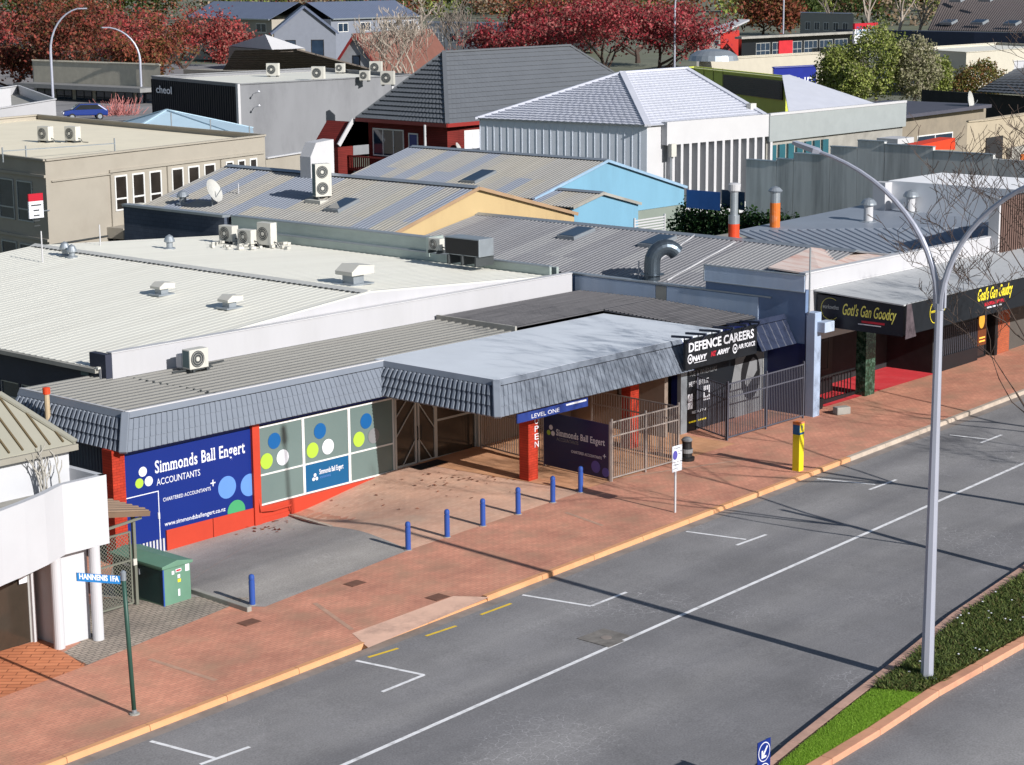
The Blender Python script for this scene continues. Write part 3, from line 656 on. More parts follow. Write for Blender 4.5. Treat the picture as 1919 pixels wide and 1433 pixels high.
# front wall: blue wall bay, plinths, pillars
mb = MB(); mb.box(36.5, YW, -0.8, 41.75, YW+0.3, 2.95); mb.box(41.75, YW+0.06, 2.62, 52.45, YW+0.3, 2.95); mb.build('front_wall', m_navy, B1)
mb = MB(); mb.box(37.95, YW-0.07, -0.95, 39.80, YW, -0.02); mb.box(39.82, YW-0.075, -0.95, 41.52, YW, -0.02); mb.box(41.80, YW-0.06, -0.95, 47.9, YW+0.1, -0.06); mb.box(41.80, YW-0.10, -0.95, 43.1, YW-0.06, -0.42); mb.build('plinth', m_red, B1, bevel=0.01)
for x0, x1 in ((35.95, 36.42), (41.50, 41.80)):
    mb = MB(); mb.box(x0, YW-0.14, -0.95, x1, YW+0.35, 2.9); mb.build('pillar', m_red_brick if x0 < 37 else m_red, B1)
MB().tube([(41.70, YW-0.12, 0.25), (41.70, YW-0.2, -0.15), (42.3, YW-0.2, -0.22), (43.0, YW-0.2, -0.2), (43.05, YW-0.2, -0.5)], 0.03, 8).build('pipe', m_red, B1)
# shopfront windows
O = Vector((0, YW, 0)); xsw = [41.86, 43.83, 45.91, 48.04]
for i in range(3):
    f = window(B1, O, UX, UZ, -UY, (xsw[i], -0.05, xsw[i+1], 2.6), m_frame_w, (lambda a, b, i=i: m_teal_sign if (i == 1 and b == 0) else m_film if i < 2 else m_film), 1, (0.385,), 0.055, 0.10)
def dot(x, z, r_, mat, parent, y=YW-0.062, name='dot_decal'):
    return MB().disc((x, y, z), (0, -1, 0), r_, 30, 0.004).build(name, mat, parent)
DEC = thing('window_dots', 'blue, lime and white dot decals on the frosted shop windows', 'decal', (44, YW-0.06, 1.5))
for i in range(3):
    c = xsw[i]+0.72+(0.05*i); 
    dot(c+0.0, 2.02-0.02*i, 0.27, m_decal_blue, DEC, YW+0.045); dot(c-0.36, 1.40, 0.265, m_decal_lime, DEC, YW+0.045); dot(c+0.34, 1.40, 0.265, m_decal_w if i < 2 else m_decal_grey, DEC, YW+0.045)
dot(50.75, 2.10, 0.22, m_decal_lime, DEC, YW+0.045); dot(51.45, 2.10, 0.22, M('decal_pink', S(190, 160, 150, .6), 0.5, 0.05), DEC, YW+0.045)
TS = thing('window_sign', 'small teal sign with white lettering in the lower shop window', 'sign', (44.9, YW-0.02, 0.2))
lettering('Simmonds Ball Engert', 0.25, (44.52, YW+0.05, 0.52), UX, UZ, m_decal_w, TS, width=1.1, bold=0.004)
lettering('ACCOUNTANTS', 0.10, (44.53, YW+0.05, 0.37), UX, UZ, m_decal_sky, TS, width=0.5)
for dx, dz in ((0, 0.13), (-0.07, 0), (0.07, 0)): MB().disc((44.32+dx, YW+0.046, 0.40+dz), (0, -1, 0), 0.062, 18, 0.004).build('logo_dot', m_decal_w, TS)
# entrance doors with diagonal bars
D0, D1, D2, D3 = 48.04, 49.2, 50.17, 52.25
for a, b in ((D0, D1), (D1, D2)):
    f = window(B1, O, UX, UZ, -UY, (a+0.06, 0.0, b-0.0, 2.55), m_frame, m_film_d, 1, (), 0.09, 0.16, name='door', panename='door_glass')
    mbd = MB(); s = 1 if a == D0 else -1; xi = D1-0.08 if s == 1 else D1+0.08; xo = a+0.14 if s == 1 else b-0.08
    y = YW+0.07
    for (xa, za, xb, zb2) in ((xi, 2.2, xo, 1.15), (xi, 0.9, xi-s*0.62, 0.1), (xi-s*0.35, 2.45, xo, 1.85)): mbd.bar((xa, y, za), (xb, y, zb2), 0.03, 0.03)
    mbd.build('diagonal_bar', m_frame, f)
    MB().tube([(xi, YW-0.02, 0.9), (xi, YW-0.06, 0.95), (xi, YW-0.06, 1.35), (xi, YW-0.02, 1.4)], 0.018, 6).build('handle', m_black, f)
window(B1, O, UX, UZ, -UY, (D2, 0.0, D3, 2.55), m_frame, m_film_d, 1, (0.55,), 0.07, 0.16)
mb = MB(); mb.box(D0-0.02, YW-0.03, -0.6, D0+0.07, YW+0.2, 2.62); mb.box(D3, YW-0.03, -0.6, D3+0.12, YW+0.25, 2.62); mb.box(D0-.02, YW-.02, 2.55, D3+.12, YW+.2, 2.64); mb.build('door_frame', m_frame, B1)
patch('door_mat', [(48.6, 48.7), (50.0, 48.7), (50.0, 49.3), (48.6, 49.3)], 0.022, m_dark, 2, 2, parent=patio)
# wall at the back of the porch, with shop windows and pictures
mb = MB(); mb.box(52.4, 49.42, -0.2, 57.7, 49.9, 3.75); mb.box(57.45, 44.9, -0.2, 57.65, 49.42, 3.75); mb.build('porch_wall', M('porch_wall_tan', S(128, 114, 104), 0.8, 0.08), B1)
for a, b in ((52.6, 53.7), (53.75, 54.9), (54.95, 56.2)): window(B1, (0, 49.40, 0.15), UX, UZ, -UY, (a, 0, b, 2.5), m_frame, m_glass, 1, (), 0.07, 0.10)
mb = MB(); mb.box(XP+0.02, YP+0.02, ZB+0.06, 57.4, YW+0.3, ZB+0.12); mb.build('porch_ceiling', m_white, B1)
mb = MB(); mb.box(57.40, 46.3, 1.45, 57.44, 47.1, 2.25); pf = mb.build('picture', m_black, B1)
mb = MB(); mb.box(57.37, 46.4, 1.55, 57.398, 47.0, 2.15); mb.build('print', m_decal_grey, pf)
for x, y in ((49.75, 44.7), (55.35, 44.8)):
    mb = MB(); z = zg(x, y); mb.box(x, y, z-0.1, x+0.48, y+0.42, 2.95); mb.build('porch_column', m_red_brick, B1)
# column lettering and street number plate
for i, ch in enumerate('OPEN'): lettering(ch, 0.30, (50.06, 44.69, 1.98-0.27*i), UX, UZ, m_decal_w, B1, width=0.2)
lf = thing('hanging_sign', 'narrow blue sign strip hanging under the porch fascia corner', 'sign', (49.3, 43.9, 2.6))
mb = MB(); mb.box(48.3, 43.88, 2.42, 51.9, 43.94, 2.74); mb.build('panel', m_navy, lf)
lettering('LEVEL ONE', 0.20, (49.0, 43.875, 2.48), UX, UZ, m_decal_w, lf, width=1.4)
mb = MB(); mb.box(50.75, 43.865, 2.62, 51.8, 43.88, 2.68); mb.build('stripe', m_decal_w, lf)

# big blue wall sign
BS = thing('wall_sign', 'big blue accountants wall sign with white lettering and coloured dots', 'sign', (38.9, YW-0.03, 0))
mb = MB(); mb.box(36.44, YW-0.045, -0.02, 41.49, YW-0.005, 2.62); mb.box(36.44, YW-0.044, -0.25, 37.9, YW-0.006, -0.02); mb.build('panel', m_blue_sign, BS)
ys = YW-0.047
lettering('Simmonds Ball Engert', 0.56, (37.62, ys, 1.88), UX, UZ, m_decal_w, BS, width=3.62, bold=0.010, slab=True, spacing=1.08)
lettering('ACCOUNTANTS', 0.30, (37.66, ys, 1.48), UX, UZ, m_decal_w, BS, width=1.72, bold=0.0)
lettering('CHARTERED ACCOUNTANTS', 0.165, (37.88, ys, 0.92), UX, UZ, m_decal_w, BS, width=1.9, bold=0.0)
lettering('www.simmondsballengert.co.nz', 0.20, (37.9, ys, 0.12), UX, UZ, m_decal_w, BS, width=2.45, bold=0.001)
mb = MB(); mb.box(39.78, ys-0.005, 1.115, 39.98, ys, 1.155); mb.box(39.86, ys-0.0055, 1.03, 39.90, ys, 1.24); mb.build('plus', m_decal_w, BS)
for x, z, mt in ((37.15, 2.02, m_decal_w), (37.0, 1.68, m_decal_lime), (37.36, 1.68, m_decal_w)): dot(x, z, 0.155, mt, BS, ys, 'logo_dot')
dot(40.45, 0.88, 0.37, m_decal_sky, BS, ys)
def seg_disc(cx, cz, r_, xmax, zmin, mat):
    pts = []
    for k in range(40):
        w = 2*math.pi*k/40; pts.append((min(cx+math.cos(w)*r_, xmax), ys, max(cz+math.sin(w)*r_, zmin)))
    return MB().prism(pts, (0, -0.004, 0)).build('dot_decal', mat, BS)
seg_disc(41.38, 0.78, 0.37, 41.485, -9, m_decal_sky); seg_disc(40.8, 0.02, 0.37, 99, -0.015, m_decal_green)
mb = MB(); mb.box(36.46, ys-0.005, 1.28, 37.72, ys, 1.31); mb.box(37.69, ys-0.0055, -0.25, 37.72, ys, 1.28); mb.build('door_outline', m_decal_w, BS)
mb = MB(); mb.box(37.64, ys-0.05, 0.42, 37.70, ys, 0.62); mb.build('door_handle', m_decal_w, BS)
mb = MB()
for k in range(8): mb.box(36.9+k*0.13, YW-0.05, -0.85, 36.96+k*0.13, YW-0.01, -0.25)
mb.build('grating', m_white, B1)
# chimney pipe by the left roof
ch = at_y(68, 740, 53.0)
t = thing('roof_pipe', 'short cream pipe with a red cap by the grey fascia', 'pipe', (36.3, 53.0, 2.6))
MB().tube([(36.3, 53.0, 3.0), (36.3, 53.0, 4.15)], 0.09, 10).build('pipe', M('pipe_cream', S(190, 170, 140, .8), 0.6), t); MB().lathe((36.3, 53.0, 4.12), [(0.12, 0), (0.12, 0.2), (0.02, 0.22)], 12).build('cap', m_orange2, t)

# parapet of the white hall and white hall itself
B2 = thing('white_roofed_hall', 'wide hall with a low white ribbed gable roof and white front parapet', 'building', (51.8, 54.5, 0))
YPa = 54.2
mb = MB(); mb.box(39.75, YPa, 3.4, 63.1, YPa+0.22, 4.77); mb.build('parapet', m_white_par, B2)
mb = MB(); mb.box(39.72, YPa-0.03, 4.77, 63.1, YPa+0.26, 4.81); mb.build('coping', m_white, B2)
XE, XRd, XW = 39.49, 51.85, 62.3; YB2 = 54.62; YBK = 76.0
zl = lambda x: 4.26+(x-39.49)*0.0841
zr = lambda x: 5.30-(x-51.85)*0.058
ribbed('roof_slope', (XE, YB2, zl(XE)), (XRd, YB2, 5.30), (XRd, YBK, 5.30), (XE, YBK, zl(XE)), 0.36, 0.011, m_white_roof, B2)
ribbed('roof_slope', (XRd, YB2, 5.30), (XW, YB2, zr(XW)), (XW, YBK, zr(XW)), (XRd, YBK, 5.30), 0.36, 0.011, m_white_roof, B2)
mb = MB(); mb.prism([(XRd-0.28, YB2-0.05, 5.31), (XRd, YB2-0.05, 5.40), (XRd+0.28, YB2-0.05, 5.33)], (0, YBK-YB2, 0)); mb.build('ridge_cap', M('ridge_grey', S(190, 190, 186), 0.5, 0.04), B2)
mb = MB()
for i in range(70): mb.box(XRd-0.34, YB2+0.1+i*0.3, 5.285, XRd-0.27, YB2+0.22+i*0.3, 5.335)
o = mb.build('ridge_scribing', m_ac_d, B2); o['kind'] = 'stuff'
mb = MB(); mb.obox((XE-0.1, YB2-0.12, zl(XE)-0.02), (XRd-XE+0.1, 0, 5.32-zl(XE)), (0, 0.14, 0), (0, 0, 0.07)); mb.obox((XRd, YB2-0.12, 5.30), (XW-XRd, 0, zr(XW)-5.30), (0, 0.14, 0), (0, 0, 0.07)); mb.build('barge_trim', M('barge_grey', S(196, 196, 190), 0.5, 0.03), B2)
mb = MB(); mb.prism([(XE, YB2-0.13, 3.6), (XW, YB2-0.13, 3.6), (XW, YB2-0.13, zr(XW)), (XRd, YB2-0.13, 5.30), (XE, YB2-0.13, zl(XE))], (0, 0.1, 0)); mb.build('gable_wall', m_white_par, B2)
mb = MB(); mb.box(39.8, YPa+0.2, 4.62, 62.3, YB2-0.12, 4.66); mb.build('box_gutter', m_white_roof, B2)
# left side wall with a long ribbon of windows
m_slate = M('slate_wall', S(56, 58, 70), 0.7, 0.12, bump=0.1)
Ol = Vector((XE+0.25, YBK, 0)); ops = [(76-74.6+1.25*k, 2.15, 76-74.6+1.25*k+1.16, 3.05) for k in range(13)]
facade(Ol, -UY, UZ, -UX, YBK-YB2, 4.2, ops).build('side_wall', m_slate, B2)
for o_ in ops: window(B2, Ol, -UY, UZ, -UX, o_, m_frame, m_glass_b, 1, (0.36,), 0.05)
mb = MB(); mb.box(XE+0.45, YB2, -0.5, XW-0.2, YBK-0.2, 4.0); mb.build('inner_core', m_dark, B2)
mb = MB(); mb.box(XE-0.14, YB2, zl(XE)-0.16, XE, YBK, zl(XE)-0.015); mb.build('eave_gutter', m_concrete, B2)
mb = MB(); p = at_x(162, 692, XE+0.2); mb.box(XE+0.12, p.y-0.22, p.z-0.2, XE+0.24, p.y+0.22, p.z+0.2); mb.build('wall_vent', m_acg, B2)
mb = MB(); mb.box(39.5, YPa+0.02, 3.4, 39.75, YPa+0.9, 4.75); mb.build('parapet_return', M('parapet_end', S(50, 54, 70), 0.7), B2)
# ------------------------------------------------------------------ careers shop
B3 = thing('careers_shop', 'small shop under the careers sign with posters in its window', 'building', (60, 44.9, 0.2))
YS = 44.75
xa, xm, xr_, xe = at_y(1288, 740, YS).x, at_y(1377, 740, YS).x, at_y(1428, 740, YS).x, 63.45
mb = MB(); mb.box(xa-0.45, YS+0.12, -0.2, xe, YS+0.4, 3.75); mb.build('wall', m_navy_banner, B3)
mb = MB(); mb.box(xa-0.45, YS-0.05, -0.2, xa-0.08, YS+0.12, 2.9); mb.build('jamb', m_steel, B3)
mb = MB(); mb.box(xa, YS, 0.15, xm, YS+0.1, 2.75); pl = mb.build('window_poster', m_black_sign, B3)
mb = MB(); mb.prism([(xm-0.62, YS-0.003, 0.3), (xm, YS-0.003, 0.3), (xm, YS-0.003, 2.4)], (0, -0.004, 0)); mb.build('poster_wedge', m_decal_grey, pl)
for i, (tx, zz) in enumerate((('TUE A WHENUAS', 2.28), ('HE P WEHEREE', 1.9))): lettering(tx, 0.26, (xa+0.1, YS-0.004, zz), UX, UZ, m_decal_grey if i == 0 else m_decal_w, pl, width=(1.7, 1.2)[i])
mb = MB(); mb.box(xa+0.95, YS-0.012, 1.25, xa+1.4, YS-0.003, 1.8); mb.box(xa+0.02, YS-0.012, 1.05, xa+0.32, YS-0.003, 1.62); mb.build('notice', m_decal_w, pl)['kind'] = 'stuff'
MB().disc((xa+1.17, YS-0.012, 1.52), (0, -1, 0), 0.13, 16, 0.004).build('notice_print', m_black, pl)
lettering('RECRUITING', 0.14, (xa+0.3, YS-0.004, 0.85), UX, UZ, m_decal_w, pl, width=0.9)
mb = MB(); mb.box(xa+0.1, YS-0.008, 0.52, xa+1.2, YS-0.002, 0.58); mb.build('poster_line', m_yellow, pl)
mb = MB(); mb.box(xm+0.01, YS, 0.15, xr_, YS+0.1, 2.75); pr_ = mb.build('window_poster', m_decal_grey, B3)
xc = (xm+xr_)/2+0.1
MB().disc((xc, YS-0.002, 1.75), (0, -1, 0), 0.62, 36, 0.006, ry=0.92).build('poster_oval', m_black, pr_)
mb = MB(); mb.prism([(xc-0.38, YS-0.010, 1.5), (xc-0.2, YS-0.010, 1.35), (xc+0.1, YS-0.010, 1.6), (xc+0.42, YS-0.010, 1.9), (xc+0.4, YS-0.010, 2.3), (xc+0.15, YS-0.010, 2.45), (xc-0.08, YS-0.010, 2.3), (xc-0.2, YS-0.010, 2.0)], (0, -0.004, 0)); mb.build('poster_figure', m_decal_grey, pr_)
window(B3, (0, YS, 0.2), UX, UZ, -UY, (xr_+0.1, 0.0, xe-0.15, 2.4), m_frame, m_glass, 2, (), 0.06, 0.12)
DS = thing('careers_sign', 'dark slate signboard with white capital letters above the careers shop', 'sign', (59.5, 44.2, 2.9))
YD = 43.45
tl, tr_, bl, br_ = at_y(1285, 640, YD), at_y(1419, 605, YD), at_y(1288, 692, YD), at_y(1425, 661, YD)
zt_, zb_ = (tl.z+tr_.z)/2, (bl.z+br_.z)/2
mb = MB(); mb.box(tl.x, YD, zb_, tr_.x, YD+0.10, zt_); mb.build('panel', m_black_sign, DS)
W_ = tr_.x-tl.x; Hs = zt_-zb_
lettering('DEFENCE CAREERS', 0.46, (tl.x+0.18, YD-0.004, zb_+Hs*0.58), UX, UZ, m_decal_w, DS, width=W_*0.91, bold=0.012)
lettering('NAVY', 0.26, (tl.x+0.42, YD-0.004, zb_+Hs*0.24), UX, UZ, m_decal_w, DS, width=0.85, bold=0.012, shear=0.15)
lettering('NZ', 0.24, (tl.x+1.5, YD-0.004, zb_+Hs*0.27), UX, UZ, m_decal_red, DS, width=0.33, bold=0.01, shear=0.3)
lettering('ARMY', 0.24, (tl.x+1.86, YD-0.004, zb_+Hs*0.27), UX, UZ, m_decal_w, DS, width=0.8, bold=0.012, shear=0.3)
lettering('AIR FORCE', 0.23, (tl.x+3.18, YD-0.004, zb_+Hs*0.30), UX, UZ, m_decal_w, DS, width=1.05, bold=0.006)
for x in (tl.x+0.27, tl.x+2.98):
    mb = MB(); mb.disc((x, YD, zb_+Hs*0.34), (0, -1, 0), 0.15, 22, 0.005, ry=0.18); e = mb.build('emblem', m_decal_w, DS)
    MB().disc((x, YD-0.006, zb_+Hs*0.34), (0, -1, 0), 0.105, 20, 0.003, ry=0.125).build('emblem_ring', m_black_sign, e); MB().disc((x, YD-0.0095, zb_+Hs*0.34), (0, -1, 0), 0.055, 16, 0.003).build('emblem_core', m_decal_w, e)
mb = MB(); mb.box(tl.x+0.5, YD-0.005, zb_+Hs*0.17, tl.x+1.25, YD-0.0005, zb_+Hs*0.19); mb.build('underline', m_decal_w, DS)
for k in range(6):
    x = tl.x+0.05+k*(W_-0.2)/5; mb = MB(); mb.bar((x, YD-0.25, zt_+0.12), (x+0.1, YD+0.75, zt_+0.04), 0.07, 0.08); mb.bar((x, YD-0.22, zt_+0.1), (x, YD-0.02, zt_-0.12), 0.05, 0.05); mb.build('bracket', m_navy_tile, DS)
mansard(B3, (tr_.x+0.05, 43.85, ZT+0.2), (63.46, 43.85, ZT+0.2), (0.0, -0.6, 0), m_navy_tile, pitch=0.42, depth=0.02)
mb = MB(); mb.prism([(XR+0.03, YP, ZT), (XR+0.03, YP-0.6, ZB), (XR+0.03, YP+0.2, ZB)], (0.06, 0, 0)); mb.build('fascia_end', m_navy, B1)

# ------------------------------------------------------------------ fences
def bar_fence(name, label, a, b, h, mat, step=0.11, group=None, postw=0.06, midrail=True, posts=2, z0=None):
    a, b = Vector((a[0], a[1], 0)), Vector((b[0], b[1], 0)); za, zb2 = (zg(a.x, a.y), zg(b.x, b.y)) if z0 is None else (z0, z0)
    t = thing(name, label, 'fence', ((a.x+b.x)/2, (a.y+b.y)/2, (za+zb2)/2), group)
    P = lambda s, z: Vector((a.x+(b.x-a.x)*s, a.y+(b.y-a.y)*s, za+(zb2-za)*s+z))
    L = (b-a).length
    for k in range(posts):
        s = k/(posts-1); mb = MB(); mb.bar(P(s, -0.02), P(s, h+0.12), postw, postw, up=(1, 0, 0)); mb.build('post', mat, t)
    for z in ([0.12, h*0.76, h] if midrail else [0.12, h]):
        mb = MB(); mb.bar(P(0, z), P(1, z), 0.035, 0.045); mb.build('rail', mat, t)
    n = int(L/step); mb = MB()
    for k in range(1, n):
        s = k/n; q = P(s, 0.12); mb.box(q.x-0.011, q.y-0.011, q.z, q.x+0.011, q.y+0.011, q.z+h-0.12)
    o = mb.build('bars', mat, t); o['kind'] = 'stuff'
    return t
bar_fence('bar_fence', 'pale bar fence between the shop doors and the blue banner', (52.2, 49.2), (51.75, 45.75), 1.85, m_fence, 0.12)
bar_fence('bar_fence', 'pale bar fence facing the footpath right of the dark blue banner', (51.5, 42.5), (54.85, 42.25), 2.05, m_fence, 0.11, posts=3)
bar_fence('bar_fence', 'side return of the pale fence reaching back under the porch', (54.9, 42.3), (55.1, 46.4), 2.0, m_fence, 0.12)
bar_fence('bar_fence', 'dark bar fence panel standing side-on at the careers shop window', (59.2, 44.75), (58.5, 42.85), 2.05, m_fence_d, 0.11)
bar_fence('bar_fence', 'long dark bar fence along the footpath before the careers shop', (58.5, 42.82), (63.1, 42.65), 2.1, m_fence_d, 0.10, posts=3)
BN = thing('banner', 'dark blue accountants banner panel fixed on the porch fence', 'banner', (51.6, 44.2, 0.1))
P0, P1 = Vector((51.70, 45.7, 0.05)), Vector((51.48, 42.55, 0.05)); dB = (P1-P0).normalized(); nB = dB.cross(UZ)
mb = MB(); mb.obox(P0+UZ*0.08, P1-P0, UZ*1.9, nB*0.03); mb.build('panel', m_navy_banner, BN)
for s in (0, 1): q = P0.lerp(P1, s); mb = MB(); mb.box(q.x-0.03, q.y-0.03, 0, q.x+0.03, q.y+0.03, 2.12); mb.build('post', m_fence, BN)
bo = lambda a, z: P0+dB*a+UZ*z+nB*0.033
lettering('Simmonds Ball Engert', 0.32, bo(0.62, 1.22), dB, UZ, m_decal_w, BN, width=2.32, bold=0.005, slab=True, spacing=1.08)
lettering('ACCOUNTANTS', 0.17, bo(0.64, 1.04), dB, UZ, m_decal_grey, BN, width=1.05)
lettering('CHARTERED ACCOUNTANTS', 0.14, bo(1.35, 0.72), dB, UZ, m_decal_w, BN, width=1.45)
lettering('+', 0.3, bo(2.84, 0.75), dB, UZ, m_decal_w, BN)
for a_, z_, mt in ((0.36, 1.46, m_decal_w), (0.25, 1.26, m_decal_lime), (0.46, 1.26, m_decal_w)): MB().disc(bo(a_, z_), nB, 0.09, 18, 0.004).build('logo_dot', mt, BN)
MB().disc(bo(2.52, 0.42), nB, 0.21, 28, 0.004).build('dot_decal', m_decal_purple, BN)
MB().disc(bo(2.98, 0.30), nB, 0.16, 28, 0.004).build('dot_decal', m_decal_purple, BN)

# ------------------------------------------------------------------ bollards
def make_bollard():
    t = thing('bollard', '', 'bollard')
    MB().lathe((0, 0, 0), [(0.085, -0.05), (0.085, 0.70), (0.072, 0.705), (0.072, 0.735), (0.085, 0.74), (0.085, 0.80), (0.078, 0.845), (0.055, 0.875), (0.02, 0.888)], 20).build('post', m_bollard, t, smooth=False, bevel=0, world=False)
    MB().lathe((0, 0, 0), [(0.12, -0.03), (0.12, 0.015), (0.09, 0.02)], 16).build('footing', m_concrete, t, world=False)
    return t
bol = make_bollard(); ords = ['nearest the forecourt asphalt', 'second', 'third', 'fourth', 'fifth', 'last, in front of the banner']
for i, (px, py) in enumerate(((765, 1030), (838, 1006), (905, 985), (971, 963), (1036, 941), (1088, 922))):
    p = at_g(px, py); lb = 'blue bollard '+(ords[i]+' in the row along the patio' if i in (0,) else ords[i]+' from the asphalt in the row of six' if i < 5 else ords[i])
    if i == 0: bol.location = p; bol['label'] = lb; bol['group'] = 'blue bollards beside the footpath'
    else: dup(bol, p, 0, lb)
dup(bol, at_g(473, 1133), 0, 'lone blue bollard at the end of the wheel stop')
# wheel stop
t0, t1 = at_g(362, 1111), at_g(468, 1146); mb = MB(); mb.bar(t0+UZ*0.06, t1+UZ*0.06, 0.16, 0.16)
tag(mb.build('wheel_stop', m_concrete, bevel=0.02), 'low concrete wheel stop edging the asphalt forecourt', 'wheel stop')

# ------------------------------------------------------------------ green utility cabinet
c0 = at_g(308, 1137); CB = thing('utility_cabinet', 'weathered green metal utility cabinet with stickers and sloping lid', 'cabinet', c0)
X_, Y_, Z_ = c0; wdt = at_g(362, 1122).x-X_; dep = 2.3
mb = MB(); mb.box(X_, Y_, Z_-0.05, X_+wdt, Y_+dep, Z_+1.08); mb.build('body', m_cab, CB, bevel=0.015)
mb = MB(); mb.prism([(X_-0.06, Y_-0.06, Z_+1.08), (X_+wdt+0.06, Y_-0.06, Z_+1.08), (X_+wdt+0.06, Y_-0.06, Z_+1.16), (X_+wdt*0.5, Y_-0.06, Z_+1.26), (X_-0.06, Y_-0.06, Z_+1.16)], (0, dep+0.12, 0)); mb.build('lid', m_cab, CB, bevel=0.015)
mb = MB(); mb.box(X_-0.012, Y_+0.04, Z_+0.05, X_-0.002, Y_+dep/2-0.02, Z_+1.02); d1 = mb.build('door', m_cab_d, CB)
mb = MB(); mb.box(X_-0.012, Y_+dep/2+0.02, Z_+0.05, X_-0.002, Y_+dep-0.04, Z_+1.02); d2 = mb.build('door', m_cab_d, CB)
mb = MB(); mb.box(X_-0.05, Y_+dep/2-0.14, Z_+0.75, X_-0.013, Y_+dep/2-0.08, Z_+0.92); mb.build('handle', m_steel, d1)
mb = MB(); mb.box(X_-0.06, Y_+dep*0.62, Z_+0.9, X_-0.013, Y_+dep*0.78, Z_+0.95); mb.build('handle', m_white, d2)
mb = MB(); mb.box(X_-0.02, Y_-0.02, Z_-0.03, X_+0.02, Y_+0.015, Z_+1.06); mb.build('corner_post', m_bollard, CB)
for x0, z0, w, h, mt in ((0.30, 0.86, 0.09, 0.10, m_decal_w), (0.44, 0.90, 0.2, 0.09, m_decal_w), (0.46, 0.92, 0.16, 0.05, m_decal_red), (0.78, 0.86, 0.14, 0.2, m_decal_w), (0.5, 0.6, 0.11, 0.09, m_decal_yellow), (0.5, 0.72, 0.09, 0.1, m_decal_w), (0.5, 0.2, 0.07, 0.2, m_decal_w)):
    mb = MB(); mb.box(X_+x0, Y_-0.008-0.002*(mt is m_decal_red), Z_+z0, X_+x0+w, Y_-0.001, Z_+z0+h); mb.build('sticker', mt, CB)

# ------------------------------------------------------------------ mesh gate with little roof
ga, gb = at_g(190, 1153), at_g(250, 1135); GT = thing('mesh_gate', 'grey chain mesh gate beside the green cabinet', 'gate', (ga+gb)/2)
m_gate = M('gate_grey_green', S(112, 114, 104, .9), 0.5, 0.06)
gd = (gb-ga).normalized(); L = (gb-ga).length; gh = 2.15
mb = MB(); P = lambda s, z: ga+gd*s+UZ*z
for a_, b_ in (((0, 0.1), (L, 0.1)), ((0, gh), (L, gh)), ((0, gh*0.62), (L, gh*0.62)), ((0.02, 0.1), (0.02, gh)), ((L-0.02, 0.1), (L-0.02, gh))): mb.bar(P(*a_), P(*b_), 0.05, 0.05, up=(0, 1, 0.01))
mb.build('frame', m_gate, GT)
mb = MB(); mb.bar(P(L+0.12, -0.02), P(L+0.12, gh+0.62), 0.09, 0.09, up=(0, 1, 0)); mb.build('post', m_gate, GT)
mb = MB(); k = -gh
while k < L+gh:
    for sgn in (1, -1):
        a0 = max(0, k if sgn == 1 else k); pts = []
        for s in np.linspace(0, 1, 2):
            pass
        z0_, z1_ = 0.1, gh; s0, s1 = (k, k+(gh-0.1)) if sgn == 1 else (k+(gh-0.1), k)
        # clip to the frame
        def cl(s, z, s2, z2):
            if s == s2: return None
            lo, hi = 0, 1
            d_ = s2-s
            ta, tb = (0-s)/d_, (L-s)/d_
            if ta > tb: ta, tb = tb, ta
            lo, hi = max(0, ta), min(1, tb)
            if lo >= hi: return None
            return (s+d_*lo, z+(z2-z)*lo), (s+d_*hi, z+(z2-z)*hi)
        c_ = cl(s0, z0_, s1, z1_)
        if c_: mb.bar(P(*c_[0]), P(*c_[1]), 0.012, 0.012, up=(0, 1, 0.01))
    k += 0.11
o = mb.build('chain_mesh', m_gate, GT); o['kind'] = 'stuff'
mb = MB(); mb.box(gb.x+0.02, gb.y-0.08, ga.z+1.2, gb.x+0.14, gb.y-0.02, ga.z+1.38); mb.build('lock_box', m_ac, GT)
RF = thing('gate_roof', 'small brown sloping roof over the mesh gate', 'roof', (32.2, 44.5, 2.3))
rz = ga.z+2.62
ribbed('roof_sheet', (31.2, 44.3, rz+0.55), (gb.x+0.5, 44.3, rz+0.12), (gb.x+0.5, 47.2, rz+0.12), (31.2, 47.2, rz+0.55), 0.3, 0.03, M('brown_roof', S(128, 108, 92), 0.6, 0.1), RF)
mb = MB(); mb.bar((31.1, 44.28, rz+0.42), (gb.x+0.5, 44.28, rz+0.02), 0.06, 0.14); mb.build('barge_board', M('brown_board', S(120, 98, 80, .8), 0.7, 0.1), RF)
mb = MB(); mb.bar((31.1, 44.4, rz-0.25), (gb.x+0.3, 44.4, rz-0.08), 0.05, 0.07); mb.build('beam', m_gate, RF)

# ------------------------------------------------------------------ white corner building on the left
B4 = thing('white_corner_building', 'white rendered corner building with a curved canopy band and tan roof', 'building', (29, 44, -0.4))
m_render = M('white_render', S(230, 232, 238, 0.60), 0.7, 0.03, 0.7, bump=0.03)
m_tan_roof = M('tan_roof', S(150, 148, 136), 0.5, 0.05, 0.8)
m_roofrib = M('roof_rib', S(96, 84, 62), 0.7, 0.1)
topc = [at_z(-90, 1002, 4.15), at_z(-40, 975, 4.15), at_z(0, 958, 4.15), at_z(45, 941, 4.15), at_z(83, 925, 4.15), at_z(100, 916, 4.15), at_z(116, 908, 4.15), at_z(199, 889, 4.15)]
mb = MB(); n = len(topc); th = 0.18
inner = []
for i in range(n):
    t_ = (topc[min(i+1, n-1)]-topc[max(i-1, 0)]).normalized(); inner.append(topc[i]+Vector((-t_.y, t_.x, 0))*th)
ZBB = 2.28
for i in range(n):
    for q in (topc[i], inner[i]): mb.v += [(q.x, q.y, ZBB), (q.x, q.y, 4.15)]
for i in range(n-1):
    a = 4*i; b = a+4; mb.f += [(a, b, b+1, a+1), (a+2, a+3, b+3, b+2), (a+1, b+1, b+3, a+3), (a, a+2, b+2, b)]
